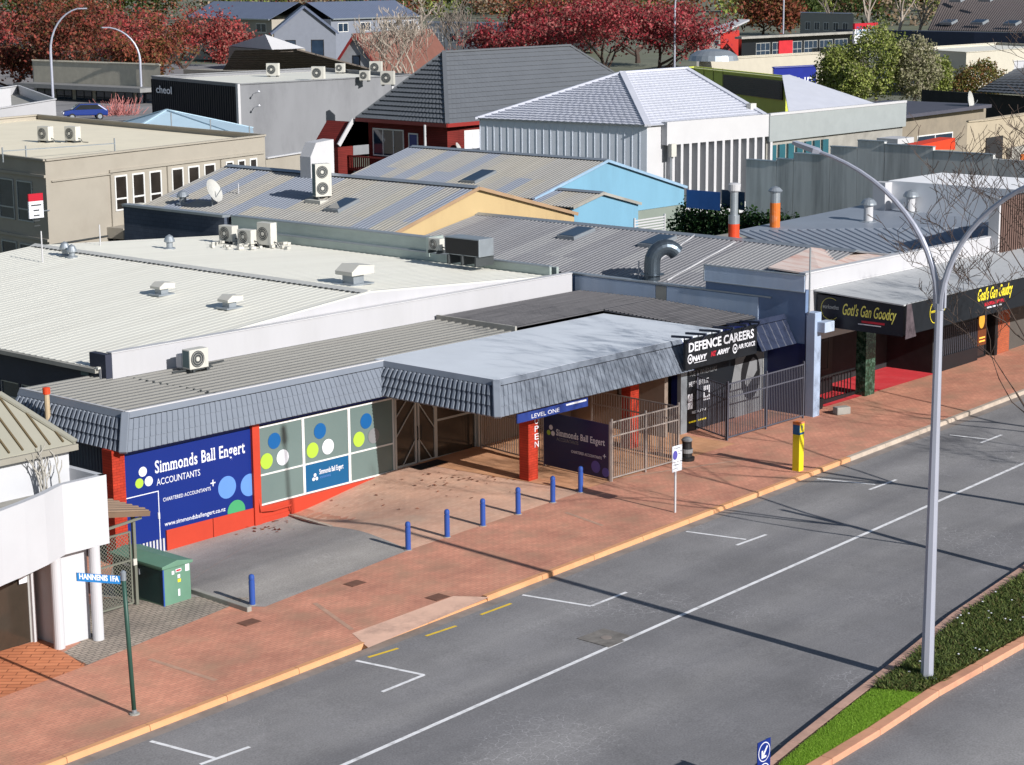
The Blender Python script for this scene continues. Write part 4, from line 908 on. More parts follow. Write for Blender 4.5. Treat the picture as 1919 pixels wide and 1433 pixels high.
a = 4*(n-1); mb.f += [(a, a+2, a+3, a+1)]
mb.build('canopy_band', m_render, B4)
e = topc[-1]; mb = MB(); mb.box(e.x-th, e.y+0.01, ZBB, e.x, e.y+4.0, 4.15); mb.build('canopy_side', m_render, B4)
mb = MB(); mb.prism([(q.x, q.y+0.1, ZBB+0.05) for q in topc]+[(e.x-th, e.y+4, ZBB+0.05), (topc[0].x, e.y+4, ZBB+0.05)], (0, 0, 0.12)); mb.build('canopy_floor', m_concrete, B4)
mb = MB(); mb.prism([(q.x, q.y+0.15, 3.55) for q in topc]+[(e.x-th, e.y+4, 3.55), (topc[0].x, e.y+4, 3.55)], (0, 0, 0.08)); mb.build('canopy_roof', m_concrete, B4)
# upper storey wall behind the band
yu = 44.22; ul, ur = at_y(-60, 900, yu), at_y(128, 838, yu)
mb = MB(); mb.box(20, yu, 2.2, ur.x, yu+7.5, 4.78); mb.build('upper_wall', m_render, B4)
# tan metal roof: hip with standing ribs
ez = 4.84; ea = at_z(142, 829, ez); ra = at_z(-2, 738, 6.1)
ed = Vector((-1, -0.0, 0)); fl = at_z(-60, 882, ez)
rb = Vector((ra.x-12, ra.y+2.0, 7.3)); A_, B_ = Vector((ea.x, ea.y, ez)), Vector((ea.x-14, fl.y, ez))
front = [A_, ra, Vector((ra.x-12, ra.y, ra.z)), Vector((ea.x-14, ea.y, ez))]
mb = MB(); mb.prism(front, (0, 0, -0.09)); mb.build('roof', m_tan_roof, B4)
back = Vector((ea.x, ea.y+8.5, ez)); mb = MB(); mb.prism([A_, back, Vector((ra.x, back.y-3, ra.z)), ra], (0, 0, -0.09)); mb.build('roof', m_tan_roof, B4)
dn = (front[3]-A_).normalized()
for k in range(26):
    s = A_+dn*(0.35+0.42*k); up_ = Vector((0, ra.y-ea.y, ra.z-ez)); tt = min(1.0, (0.35+0.42*k)/abs(ea.x-ra.x))*0.985
    mb = MB(); mb.bar(s+UZ*0.015+up_*0.04, s+up_*tt+UZ*0.015, 0.05, 0.07); mb.build('roof_rib', m_roofrib, B4)
mb = MB(); mb.bar(A_+UZ*0.03, ra+UZ*0.03, 0.22, 0.06); mb.build('hip_cap', m_tan_roof, B4)
mb = MB(); mb.bar(A_+Vector((0, -0.05, -0.1)), front[3]+Vector((0, -0.05, -0.1)), 0.12, 0.16); mb.build('gutter', M('gutter_tan', S(150, 146, 136, .9), 0.5), B4)
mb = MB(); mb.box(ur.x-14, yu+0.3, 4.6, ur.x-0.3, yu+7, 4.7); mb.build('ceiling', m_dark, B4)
# ground storey: two rounded columns, panel between them, glass door
pz = -0.5; c1, c2 = at_g(117, 1216), at_g(190, 1200)
for c in (c1, c2): MB().lathe((c.x, c.y+0.12, pz), [(0.15, 0), (0.15, ZBB-pz+0.04)], 18).build('column', m_render, B4, smooth=False)
mb = MB(); mb.box(c1.x+0.1, c1.y+0.14, pz, c2.x-0.05, c1.y+2.6, ZBB+0.03); mb.build('panel', m_render, B4)
w0 = at_g(68, 1203); mb = MB(); mb.box(w0.x-0.05, w0.y, pz, w0.x+0.05, w0.y+0.12, ZBB); mb.build('door_jamb', m_white, B4)
yg = w0.y+0.05
window(B4, (0, yg, pz+0.1), UX, UZ, -UY, (w0.x-2.5, 0.0, w0.x-0.05, 2.6), m_frame, m_film_d, 2, (), 0.05, 0.12, name='door', panename='door_glass')
mb = MB(); mb.box(w0.x+0.05, yg+0.7, pz, c1.x+0.2, yg+0.8, ZBB); mb.build('recess_wall', M('recess_lilac', S(150, 148, 176, .8), 0.6), B4)
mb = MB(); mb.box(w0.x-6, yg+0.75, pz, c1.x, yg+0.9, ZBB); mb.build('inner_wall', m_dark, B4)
nt_ = thing('door_notice', 'small white notice on the brown glass door', 'notice', (w0.x-0.35, yg, 1.4))
mb = MB(); mb.box(w0.x-0.4, yg-0.02, 1.35, w0.x-0.15, yg-0.01, 1.55); mb.build('card', m_decal_w, nt_)
# leafless frangipani-like shrub in the canopy planter
def twig_shrub(name, label, base, h, n, mat, seed, spread=0.35):
    r_ = random.Random(seed); mb = MB(); base = Vector(base)
    for k in range(n):
        p = base+Vector((r_.uniform(-.3, .3), r_.uniform(-.1, .1), 0)); d = Vector((r_.uniform(-spread, spread), r_.uniform(-.15, .15), 1)).normalized(); pts = [p.copy()]; q = p.copy(); hh = h*r_.uniform(0.5, 1)
        for s in range(5): q = q+d*hh/5; d = (d+Vector((r_.uniform(-.2, .2), r_.uniform(-.1, .1), 0.1))).normalized(); pts.append(q.copy())
        mb.tube(pts, [0.03-0.004*i for i in range(6)], 5)
        for s in (3, 4, 5):
            e_ = pts[s]+Vector((r_.uniform(-.35, .35), r_.uniform(-.1, .1), r_.uniform(.12, .4)))*h*0.55; mb.tube([pts[s-1], (pts[s-1]+e_)/2+Vector((0.04, 0, 0.0)), e_], [0.02, 0.016, 0.01], 5)
    t = thing(name, label, 'shrub', base); mb.build('branches', mat, t); return t
sb = at_y(95, 918, yu-0.35)
twig_shrub('bare_shrub', 'leafless pale shrub growing behind the curved white canopy', sb, 1.3, 6, M('pale_bark', S(186, 182, 174, .75), 0.8), 4)

# ------------------------------------------------------------------ street name sign
sp = at_g(252, 1338); SN = thing('street_sign', 'blue street name blade on a leaning dark green post', 'sign', sp)
top = at_y(231, 1078, sp.y+0.02)
MB().tube([sp-UZ*0.05, sp.lerp(top, 0.5), top], 0.055, 10).build('post', m_post_green, SN, smooth=True)
MB().tube([sp-UZ*0.05, sp.lerp(top, 0.035)], 0.062, 10).build('base_sleeve', m_steel, SN)
MB().lathe(sp, [(0.14, -0.01), (0.12, 0.03), (0.06, 0.04)], 12).build('footing', m_concrete, SN)
MB().lathe(top-UZ*0.12, [(0.07, 0), (0.07, 0.2), (0.03, 0.24)], 12).build('cap', m_steel, SN)
a_ = at_y(144, 1073, sp.y-0.06); b_ = at_y(225, 1079, sp.y-0.0); u_ = (b_-a_); Lb = u_.length; u_.normalize(); v_ = UZ; zlow = at_y(144, 1089, sp.y-0.06).z-a_.z
mb = MB(); mb.obox(a_+UZ*zlow, u_*Lb, UZ*(-zlow), Vector((0, 0.03, 0))); bld = mb.build('blade', m_street_blue, SN)
lettering('HANNENIS 1FA', 0.185, a_+UZ*(zlow+0.06)+u_*0.06-UY*0.003, u_, UZ, m_decal_w, SN, width=Lb*0.92, bold=0.006)

# ------------------------------------------------------------------ white parking sign, litter bin, yellow totem
ws = at_g(1265, 960); WS = thing('parking_sign', 'white parking sign with a purple disc on a white pole', 'sign', ws)
MB().tube([ws-UZ*0.05, ws+UZ*1.95], 0.035, 10).build('pole', m_white, WS)
pa, pb = ws+Vector((-0.22, -0.05, 1.42)), None
su = Vector((0.92, -0.38, 0)).normalized(); su = Vector((1, 0, 0)); sn = su.cross(UZ)
for z0, h in ((1.36, 0.30), (1.68, 0.52)):
    mb = MB(); mb.obox(ws+Vector((-0.22, -0.05, z0)), su*0.5, UZ*h, Vector((0, 0.015, 0))); mb.build('plate', m_decal_w, WS)
MB().disc(ws+Vector((-0.08, -0.051, 1.9)), (0, -1, 0), 0.12, 22, 0.003, ry=0.15).build('disc_mark', m_decal_purple, WS)
for k, (tx, z) in enumerate((('NO PARKING', 2.1), ('AT ANY', 1.98), ('TIME', 1.9), ('TOW AWAY', 1.56), ('ZONE', 1.44))): lettering(tx, 0.06, ws+Vector((-0.18 if k in (0, 3, 4) else 0.06, -0.052, z)), su, UZ, m_decal_grey, WS)
bn = at_g(1287, 862); LB = thing('litter_bin', 'dark litter bin with pale band behind the white parking sign', 'bin', bn)
MB().lathe(bn, [(0.27, 0), (0.28, 0.12), (0.19, 0.14), (0.17, 0.62), (0.18, 0.7)], 18).build('body', m_black, LB)
MB().lathe(bn+UZ*0.28, [(0.212, 0), (0.212, 0.14)], 18).build('band', m_decal_grey, LB); MB().lathe(bn+UZ*0.7, [(0.19, 0), (0.2, 0.05), (0.11, 0.13), (0.02, 0.15)], 18).build('lid', m_decal_grey, LB)
yb = at_g(1495, 881); YB_ = thing('yellow_totem', 'square yellow and blue marker post near the kerb', 'post', yb)
mb = MB(); mb.box(yb.x-0.14, yb.y-0.14, yb.z-0.05, yb.x+0.14, yb.y+0.14, yb.z+1.28); mb.build('post', m_yellow, YB_, bevel=0.01)
mb = MB(); mb.box(yb.x-0.143, yb.y-0.143, yb.z+1.28, yb.x+0.143, yb.y+0.143, yb.z+1.62); mb.build('top_band', m_teal_sign, YB_, bevel=0.01)
mb = MB(); mb.box(yb.x-0.13, yb.y-0.146, yb.z+1.36, yb.x+0.13, yb.y-0.1435, yb.z+1.66); mb.build('label', m_yellow, YB_)
mb = MB(); mb.box(yb.x-0.145, yb.y-0.145, yb.z+1.62, yb.x+0.145, yb.y+0.145, yb.z+1.72); mb.build('cap', m_orange, YB_)
lettering('P', 0.26, (yb.x-0.08, yb.y-0.147, yb.z+1.42), UX, UZ, m_teal_sign, YB_)

# ------------------------------------------------------------------ double-armed lamp post
lp = at_g(1737, 1272); LPp = thing('street_lamp', 'tall grey street lamp with two curved arms on the planted median', 'street lamp', lp)
fork = 9.35
MB().tube([lp-UZ*0.1, lp+UZ*0.3, lp+UZ*fork], [0.165, 0.16, 0.095], 8).build('pole', m_lamp_steel, LPp)
MB().lathe(lp, [(0.27, 0), (0.27, 0.06), (0.21, 0.08)], 8).build('base_plate', m_lamp_steel, LPp)
def lamp_arm(parent, base, s, reach, rise, z0, hx=0.0, r0=0.085, r1=0.045):
    pts = []; 
    for k in range(15):
        t_ = k/14; a__ = t_*math.radians(74); yy = reach*(1-math.cos(a__))/(1-math.cos(math.radians(74))); zz = rise*math.sin(a__)/math.sin(math.radians(74))
        pts.append(base+Vector((hx*yy, s*(0.04+yy*(1 if hx == 0 else 1)), z0+zz)))
    MB().tube(pts, [r0+(r1-r0)*k/14 for k in range(15)], 8).build('arm', m_lamp_steel, parent)
    d_ = (pts[-1]-pts[-2]).normalized(); p_ = pts[-1]
    mb = MB(); s_ = d_.cross(UZ).normalized(); t2 = s_.cross(d_)
    mb.add([p_+s_*a*w-t2*b+d_*l for (l, w, b) in ((-0.05, 0.05, 0.04), (0.1, 0.13, 0.06), (0.75, 0.10, 0.04)) for a, b in ((-1, b), (1, b), (1, -b), (-1, -b))], [(0, 1, 2, 3), (0, 4, 5, 1), (1, 5, 6, 2), (2, 6, 7, 3), (3, 7, 4, 0), (4, 8, 9, 5), (5, 9, 10, 6), (6, 10, 11, 7), (7, 11, 8, 4), (8, 11, 10, 9)])
    h_ = mb.build('lamp_head', m_lamp_steel, parent)
    mb = MB(); mb.obox(p_+d_*0.15-s_*0.08-t2*0.07, d_*0.5, s_*0.16, t2*0.02); mb.build('lens', m_frame_w, h_)
lamp_arm(LPp, lp, 1, 3.45, 3.55, fork-0.15); lamp_arm(LPp, lp, -1, 3.45, 3.55, fork-0.15)
mb = MB(); mb.box(lp.x-0.04, lp.y-0.16, lp.z+fork-0.1, lp.x+0.04, lp.y+0.16, lp.z+fork+0.55); mb.build('fork_plate', m_lamp_steel, LPp)
# ------------------------------------------------------------------ keep-left sign at the median tip
kp = at_g(1436, 1470); zt2 = at_y(1430, 1386, kp.y).z
KS = thing('arrow_sign', 'blue double arrow traffic sign at the tip of the median', 'sign', kp)
MB().tube([kp-UZ*0.05, Vector((kp.x, kp.y, zt2))], 0.035, 10).build('post', m_steel, KS)
ka = at_y(1419, 1384, kp.y-0.05); kb = at_y(1443, 1386, kp.y-0.05); w_ = kb.x-ka.x
mb = MB(); mb.box(ka.x, kp.y-0.07, zt2-1.0, kb.x, kp.y-0.05, zt2+0.02); mb.build('plate', m_blue_sign, KS, bevel=0.004)
for k in range(2):
    cz = zt2-0.24-k*0.48; cx_ = (ka.x+kb.x)/2; rr = w_*0.45
    mb = MB(); mb.disc((cx_, kp.y-0.071, cz), (0, -1, 0), rr, 26, 0.003, ry=0.22); rg = mb.build('ring', m_decal_w, KS); MB().disc((cx_, kp.y-0.0745, cz), (0, -1, 0), rr*0.9, 26, 0.002, ry=0.2).build('ring_core', m_blue_sign, rg)
    mb = MB(); q = kp.y-0.078; f_ = lambda x, z: (cx_+x*rr*1.0, q, cz+z*0.22); mb.prism([f_(0.55, 0.45), f_(0.42, 0.6), f_(-0.25, -0.15), f_(-0.25, 0.2), f_(-0.5, 0.2), f_(-0.5, -0.6), f_(0.3, -0.6), f_(0.3, -0.38), f_(-0.1, -0.38)], (0, -0.003, 0)); mb.build('arrow', m_decal_w, KS)
# ------------------------------------------------------------------ restaurant with the black awning
m_blue_wall = M('blue_render', S(158, 172, 192, 1.15), 0.7, 0.10, 0.8, streak=(1, 1, 0.25), dirt=S(190, 196, 204, 1.1), dirt_amt=0.5)
m_blue_deep = M('blue_deep', S(104, 124, 156, 1.0), 0.6, 0.08)
B5 = thing('restaurant', 'single storey restaurant with black awning, white parapet and blue side wall', 'building', (70, 43, 0.3))
XG = 63.55
mb = MB(); mb.box(XG, 44.6, -0.2, XG+0.25, 54.8, 4.66); mb.build('side_wall', m_blue_deep, B5)
mb = MB(); mb.box(XG-0.04, 44.5, 4.66, XG+0.3, 54.85, 4.72); mb.build('coping', m_steel, B5)
for a, b, mt in ((54.4, 50.15, m_blue_wall), (50.12, 49.6, m_concrete), (49.57, 45.1, m_blue_wall)):
    mb = MB(); mb.box(XG-0.03, b, 3.3, XG-0.002, a, 4.63); mb.build('render_panel', mt, B5)
mb = MB(); mb.box(XG, 42.95, -0.2, XG+0.3, 44.6, 5.1); mb.box(XG+0.002, 44.6, 4.72, XG+0.298, 47.65, 5.06); mb.build('end_wall', m_blue_deep, B5)
mb = MB(); mb.box(XG-0.03, 42.9, -0.1, XG-0.002, 44.62, 3.05); mb.build('lower_panel', m_navy_banner, B5)
SB = thing('blue_board', 'pale blue blank signboard above the restaurant side wall', 'sign', (XG, 45.3, 5.0))
mb = MB(); mb.box(XG-0.08, 42.95, 5.06, XG-0.01, 47.65, 5.66); mb.build('panel', m_blue_wall, SB)
mb = MB()
for a in ((42.95, 5.66, 47.65, 5.70), (42.95, 5.03, 47.65, 5.06), (47.65, 5.03, 47.69, 5.70)): mb.box(XG-0.1, a[0], a[1], XG+0.0, a[2], a[3])
mb.build('frame', m_steel, SB)['kind'] = 'stuff'
mb = MB(); mb.box(XG-0.05, 42.45, 0.1, XG+0.38, 42.85, 4.3); mb.build('pier', M('pier_blue', S(150, 166, 190, 1.0), 0.5, 0.08), B5, bevel=0.02)
MB().tube([(XG-0.02, 42.75, 4.2), (XG-0.02, 42.75, 6.75)], 0.035, 8).build('pole', m_steel, B5)
mb = MB(); mb.box(XG+0.1, 42.1, 3.55, XG+0.75, 42.5, 3.95); mb.build('lamp_box', m_blue_wall, B5, bevel=0.02)
# parapet and roofs behind it
YG, XG2 = 43.2, 92.0
xlou = at_y(1857, 445, YG).x
mb = MB(); mb.box(XG+0.32, YG, 3.0, xlou, YG+0.22, 5.66); mb.build('parapet', m_white_par, B5)
mb = MB(); mb.box(XG+0.3, YG-0.04, 5.66, xlou, YG+0.26, 5.72); mb.box(XG+0.3, YG-0.05, 5.02, xlou, YG-0.002, 5.07); mb.build('coping', m_white, B5)['kind'] = 'stuff'
ribbed('awning_roof', (XG+0.9, 39.2, 4.83), (XG+0.9, YG-0.01, 5.0), (XG2, YG-0.01, 5.0), (XG2, 39.2, 4.83), 0.3, 0.02, M('awning_roof_grey', S(178, 180, 182), 0.6, 0.04), B5)
AW = thing('awning_sign', 'black awning fascia with yellow script lettering over the footpath', 'awning', (70, 39.2, 3.7))
xs0 = 64.6; zt1, zb1 = 4.82, 3.66
mb = MB(); mb.box(xs0, 39.2, zb1, XG2, 39.3, zt1); mb.build('front_panel', m_black_sign, AW)
mb = MB(); mb.box(xs0, 39.3, zb1-0.06, xs0+0.1, 43.1, zt1); mb.build('side_panel', M('awning_dark', S(24, 28, 40), 0.4, 0.05), AW)
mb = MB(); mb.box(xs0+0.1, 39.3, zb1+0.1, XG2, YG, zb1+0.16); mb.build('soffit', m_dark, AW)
m_script = M('script_yellow', S(226, 220, 110, 1.1), 0.5, 0.03)
lettering("Gotl's Gan Goodcy", 0.62, (xs0-0.005, 41.95, zb1+0.5), -UY, UZ, m_script, AW, width=2.35, shear=0.35, bold=0.004)
lettering("workowthes", 0.24, (xs0-0.005, 42.85, zb1+0.66), -UY, UZ, m_frame, AW, width=0.72, shear=0.2)
mb = MB()
for k in range(20):
    a0, a1 = math.radians(55+k*13), math.radians(55+(k+1)*13); mb.bar((xs0-0.008, 42.5-math.cos(a0)*0.42, zb1+0.66+math.sin(a0)*0.42), (xs0-0.008, 42.5-math.cos(a1)*0.42, zb1+0.66+math.sin(a1)*0.42), 0.02, 0.012)
mb.build('logo_ring', m_script, AW)
mb = MB(); mb.box(xs0-0.006, 40.1, zb1+0.28, xs0, 41.1, zb1+0.36); mb.build('strapline', m_decal_red, AW); mb = MB(); mb.box(xs0-0.006, 40.25, zb1+0.2, xs0, 41.25, zb1+0.235); mb.build('strapline', m_decal_w, AW)
xt = at_y(1832, 560, 39.2).x; m_script2 = M('script_bright', S(244, 224, 60, 0.95), 0.45, 0.03)
lettering("Gosl's Gan Gaudcy", 0.66, (xt, 39.195, zb1+0.62), UX, UZ, m_script2, AW, width=2.75, shear=0.35, bold=0.010)
mb = MB(); mb.box(xt+0.55, 39.19, zb1+0.36, xt+2.1, 39.2, zb1+0.5); mb.build('strapline', m_decal_red, AW); mb = MB(); mb.box(xt+0.75, 39.19, zb1+0.25, xt+1.9, 39.2, zb1+0.31); mb.build('strapline', m_decal_w, AW)
xlg = at_y(1752, 590, 39.2).x; mb = MB()
for k in range(24):
    a0, a1 = math.radians(k*15), math.radians((k+1)*15); mb.bar((xlg+math.cos(a0)*0.38, 39.19, zb1+0.62+math.sin(a0)*0.42), (xlg+math.cos(a1)*0.38, 39.19, zb1+0.62+math.sin(a1)*0.42), 0.012, 0.025)
mb.build('logo_ring', m_script2, AW)
lettering("workowthes", 0.2, (xlg-0.28, 39.193, zb1+0.6), UX, UZ, m_script2, AW, width=1.0, shear=0.2)
mb = MB(); mb.prism([(xs0+0.05, 39.18, zt1), (xs0+0.35, 39.18, zt1), (xs0+0.75, 39.18, zb1-0.12), (xs0+0.0, 39.18, zb1-0.15)], (0, 0.018, 0)); mb.build('loose_canvas', M('torn_canvas', S(96, 84, 90, .7), 0.7, 0.3, 3), AW)
# shopfront below
xi0, xi1 = at_g(1640, 737).x, at_g(1746, 700).x
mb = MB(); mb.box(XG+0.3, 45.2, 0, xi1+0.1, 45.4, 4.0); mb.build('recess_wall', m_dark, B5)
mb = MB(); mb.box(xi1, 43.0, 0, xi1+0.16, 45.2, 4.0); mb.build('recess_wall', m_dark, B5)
mb = MB(); mb.box(XG+0.35, 44.4, 0.2, xi0-0.75, 44.5, 3.7); mb.build('shopfront_wall', m_black, B5)
for k in range(3): window(B5, (0, 44.38, 0.4), UX, UZ, -UY, (XG+0.6+k*1.15, 0.9, XG+1.6+k*1.15, 2.9), m_black_sign, m_glass, 1, (0.6,), 0.06, 0.08)
m_green_glit = M('green_marble', S(26, 64, 48, .7), 0.25, 0.6, 9, dirt=S(140, 180, 160), dirt_amt=0.5, spec=0.6)
mb = MB(); mb.box(xi0-0.72, 42.85, 0.15, xi0-0.02, 43.3, 3.75); mb.build('green_pillar', m_green_glit, B5)
patch('carpet', [(xi0-3.2, 43.05), (xi1, 42.85), (xi1, 45.2), (xi0-3.2, 45.2)], 0.02, M('red_carpet', S(206, 52, 60), 0.95, 0.08, 2, dirt=S(220, 120, 120), dirt_amt=0.3), 8, 4, parent=path)
mb = MB()
for k in range(16): mb.box(XG+0.6+k*0.22, 43.35, 0.35, XG+0.63+k*0.22, 43.38, 1.4)
mb.build('rail_bars', m_black, B5)['kind'] = 'stuff'
mb = MB(); mb.box(XG+0.5, 43.33, 1.4, xi0-0.7, 43.4, 1.46); mb.box(XG+0.5, 43.32, 0.2, xi0-0.7, 43.42, 0.5); mb.build('rail', m_black, B5)['kind'] = 'stuff'
xd0, xd1, xd2, xd3 = at_y(1827, 690, 43.0).x, at_y(1843, 690, 43.0).x, at_y(1862, 660, 43.0).x, at_y(1878, 660, 43.0).x
mb = MB(); mb.box(xi1+0.16, 43.0, 0.3, xd0, 43.2, 4.0); mb.build('shopfront_wall', m_black, B5)
mb = MB(); mb.box(xi1+0.16, 42.9, 0.3, xd0, 43.0, 1.1); mb.build('base_course', m_black_sign, B5)
mb = MB()
k = 0
while xi1+0.3+k*0.16 < xd0: mb.box(xi1+0.3+k*0.16, 42.93, 1.1, xi1+0.33+k*0.16, 42.96, 2.3); k += 1
mb.build('rail_bars', m_fence_d, B5)['kind'] = 'stuff'
fdr = window(B5, (0, 43.0, 0.55), UX, UZ, -UY, (xd0, 0.0, xd1+0.2, 2.6), m_black, m_glass, 1, (), 0.06, 0.1, name='door', panename='door_glass')
GL = thing('lit_door_sign', 'glowing amber picture sign on the dark restaurant door', 'sign', (xd0+.3, 42.97, 1.8))
mb = MB(); mb.box(xd0+0.08, 42.96, 1.1, xd1+0.05, 42.99, 3.0); mb.build('panel', M_lamp('amber_panel', S(96, 48, 20), 0.12), GL)
MB().disc(((xd0+xd1)/2, 42.955, 2.2), (0, -1, 0), 0.24, 20, 0.004, ry=0.36).build('glow_shape', M_lamp('amber_glow', S(255, 190, 70), 0.7), GL)
for z in (1.4, 1.25): mb = MB(); mb.box(xd0+0.2, 42.952, z, xd1-0.05, 42.958, z+0.06); mb.build('glow_line', M_lamp('amber_line', S(255, 170, 70), 0.5), GL)
mb = MB(); mb.box(xd2-0.3, 42.8, 0.3, xd2-0.05, 43.3, 3.8); mb.build('dark_pillar', m_black, B5)
mb = MB(); mb.box(xd2-0.05, 42.85, 0.3, xd3+0.3, 43.3, 4.0); mb.build('brick_pillar', M_brick('brick_orange', S(196, 104, 70, .7), S(180, 92, 62, .7), S(150, 100, 80, .7), 0.24, 0.085, 0, 0.01, plane='xz'), B5)
mb = MB(); mb.box(xd3+0.3, 42.95, 0.3, XG2, 43.3, 4.0); mb.build('shop_wall', M('shop_grey', S(92, 88, 84, .7), 0.7), B5)
window(B5, (0, 42.95, 0.6), UX, UZ, -UY, (xd3+0.45, 0.75, xd3+4.2, 2.4), m_frame, M('teal_glass', S(120, 170, 170, .5), 0.1, 0.1, spec=0.7), 2, (), 0.07, 0.1)
mb = MB(); mb.box(XG+0.4, 45.5, -0.3, XG2, 53, 4.3); mb.build('inner_core', m_dark, B5)
cb = at_g(1565, 778); t = thing('concrete_block', 'grey concrete block lying by the blue pier', 'block', cb)
mb = MB(); mb.obox(cb+Vector((0.0, -0.1, 0)), Vector((0.55, -0.25, 0.0)), Vector((0.14, 0.32, 0)), UZ*0.3); mb.build('block', m_concrete, t, bevel=0.04)
cb = at_g(1543, 768); t = thing('potted_plant', 'dark potted plant beside the blue pier', 'plant', cb)
MB().lathe(cb+Vector((0.1, 0.3, 0)), [(0.16, 0), (0.22, 0.4), (0.2, 0.42)], 12).build('pot', m_black, t)

# brown slatted upper storey at the right edge
B6 = thing('slatted_block', 'brown timber slatted upper storey at the right edge', 'building', (xlou+2, 43, 3))
z0, z1 = 4.55, 7.35
mb = MB(); mb.box(xlou+0.05, YG-0.28, z0, xlou+14, YG+0.05, z1); mb.build('wall', M('brown_dark', S(60, 46, 42), 0.8), B6)
m_slat = M('brown_slat', S(116, 92, 84, .75), 0.7, 0.15, 3)
for k in range(28):
    x = xlou+0.05+k*0.19; mb = MB(); mb.box(x, YG-0.36, z0-0.02, x+0.10, YG-0.29, z1+0.02); mb.build('slat', m_slat, B6)
mb = MB(); mb.box(xlou-0.08, YG-0.4, z0-0.2, xlou+0.04, YG+0.1, z1+0.06); mb.build('corner_post', m_white, B6)
mb = MB(); mb.box(xlou+0.04, YG-0.45, z0-0.4, xlou+14, YG-0.25, z0-0.05); mb.build('ledge', m_concrete, B6)

# ------------------------------------------------------------------ roof of the middle shed (D) and the blue-grey roofs behind the restaurant
m_roof_old = M_sheets('old_grey_roof', S(124, 124, 128), S(136, 136, 138), 1, 1.0, 0.55, 0.1, dirt=S(100, 98, 100), dirt_amt=0.5)
B7 = thing('grey_shed', 'long low shed with a weathered grey iron roof and skylights', 'building', (70, 56, 0))
RX, RZ = 70.1, 5.75
ribbed('roof_slope', (XG+0.26, 45.0, 4.62), (RX, 45.0, RZ), (RX, 66, RZ), (XG+0.26, 66, 4.62), 0.24, 0.03, m_roof_old, B7)
ribbed('roof_slope', (RX, 45.0, RZ), (76.5, 45.0, 4.7), (76.5, 66, 4.7), (RX, 66, RZ), 0.24, 0.03, m_roof_old, B7)
mb = MB(); mb.prism([(RX-0.25, 44.9, RZ-0.02), (RX, 44.9, RZ+0.07), (RX+0.25, 44.9, RZ-0.02)], (0, 21.2, 0)); mb.build('ridge_cap', m_steel, B7)
mb = MB(); mb.prism([(XG+0.3, 66, 4.5), (76.4, 66, 4.5), (76.4, 66, 4.66), (RX, 66, RZ-0.04), (XG+0.3, 66, 4.58)], (0, 0.1, 0)); mb.box(XG+0.3, 45.4, -0.3, 76.3, 65.9, 4.5); mb.build('body', m_concrete, B7)
for (pa_, pb_) in (((1200, 512), (1302, 440)), ((1250, 525), (1378, 453))):
    q0 = at_plane(*pa_, (RX, 50, RZ+0.03), Vector((-(RZ-4.62), 0, RX-XG-0.26)).normalized()); q1 = at_plane(*pb_, (RX, 50, RZ+0.03), Vector((-(RZ-4.62), 0, RX-XG-0.26)).normalized()); mb = MB(); mb.bar(q0, q1, 0.05, 0.05); mb.build('flashing', m_white, B7)
B8 = thing('blue_roofed_shed', 'blue-grey ribbed roofs behind the restaurant parapet', 'building', (80, 50, 0))
m_blue_roof = M('blue_grey_roof', S(136, 144, 156), 0.5, 0.06, 0.5, metal=0.15, dirt=S(120, 128, 142), dirt_amt=0.4)
zz1, zz2, zz3 = 4.75, 5.35, 5.55
mb = MB(); U0 = [at_z(1376, 432, zz2), at_z(1857, 424, zz2), at_z(1875, 380, zz3), at_z(1640, 379, zz3)]; mb.prism(U0, (0, 0, -0.1)); mb.build('roof_slope', m_blue_roof, B8)
L0, L1, L2, L3 = at_z(1376, 433, zz2), at_z(1857, 425, zz2), at_z(1862, 452, zz1), at_z(1530, 490, zz1)
ribbed('roof_slope', L0, L3, L2, L1, 0.42, 0.05, m_blue_roof, B8)
mb = MB(); R_ = [at_z(1440, 500, 5.45), at_z(1520, 463, 5.80), at_z(1668, 480, 5.42), at_z(1540, 516, 5.3)]; mb.prism(R_, (0, 0, -0.06)); mb.build('rusty_sheet', M('rusty_sheet', S(206, 190, 182), 0.6, 0.06, 1, streak=(5, 0.6, 1), dirt=S(176, 96, 66), dirt_amt=0.8), B8)
mb = MB(); mb.box(77, 45.6, 0, 96, 58, 4.55); mb.build('body', m_concrete, B8)
# white plant room and stepped concrete wall further back
B9 = thing('white_plant_room', 'white rendered box behind the blue-grey roof', 'building', (95, 56, 0))
a_, b_ = at_z(1665, 338, 6.9), at_z(1880, 366, 6.9); c_ = at_z(1650, 342, 6.9)
mb = MB(); d_ = Vector((0.0, 1, 0)); mb.obox(Vector((a_.x, b_.y, 0)), Vector((5, 0, 0)), Vector((0, a_.y-b_.y, 0)), UZ*6.9); mb.build('body', M('bright_white', S(236, 236, 238), 0.6, 0.03), B9)
mb = MB(); mb.box(a_.x-0.6, a_.y-0.2, 0, a_.x+0.0, a_.y+0.5, 6.85); mb.build('fin', m_white, B9)
WX = 104.0
CWl = thing('concrete_wall', 'tall stained concrete panel wall stepping down to the left', 'wall', (WX, 75, 0))
steps = [(1862, 1749, 294, 280), (1749, 1658, 279.5, 267), (1658, 1607, 267, 262), (1607, 1556, 279, 273), (1556, 1487, 293, 286), (1487, 1455, 300, 297), (1455, 1398, 304, 298)]
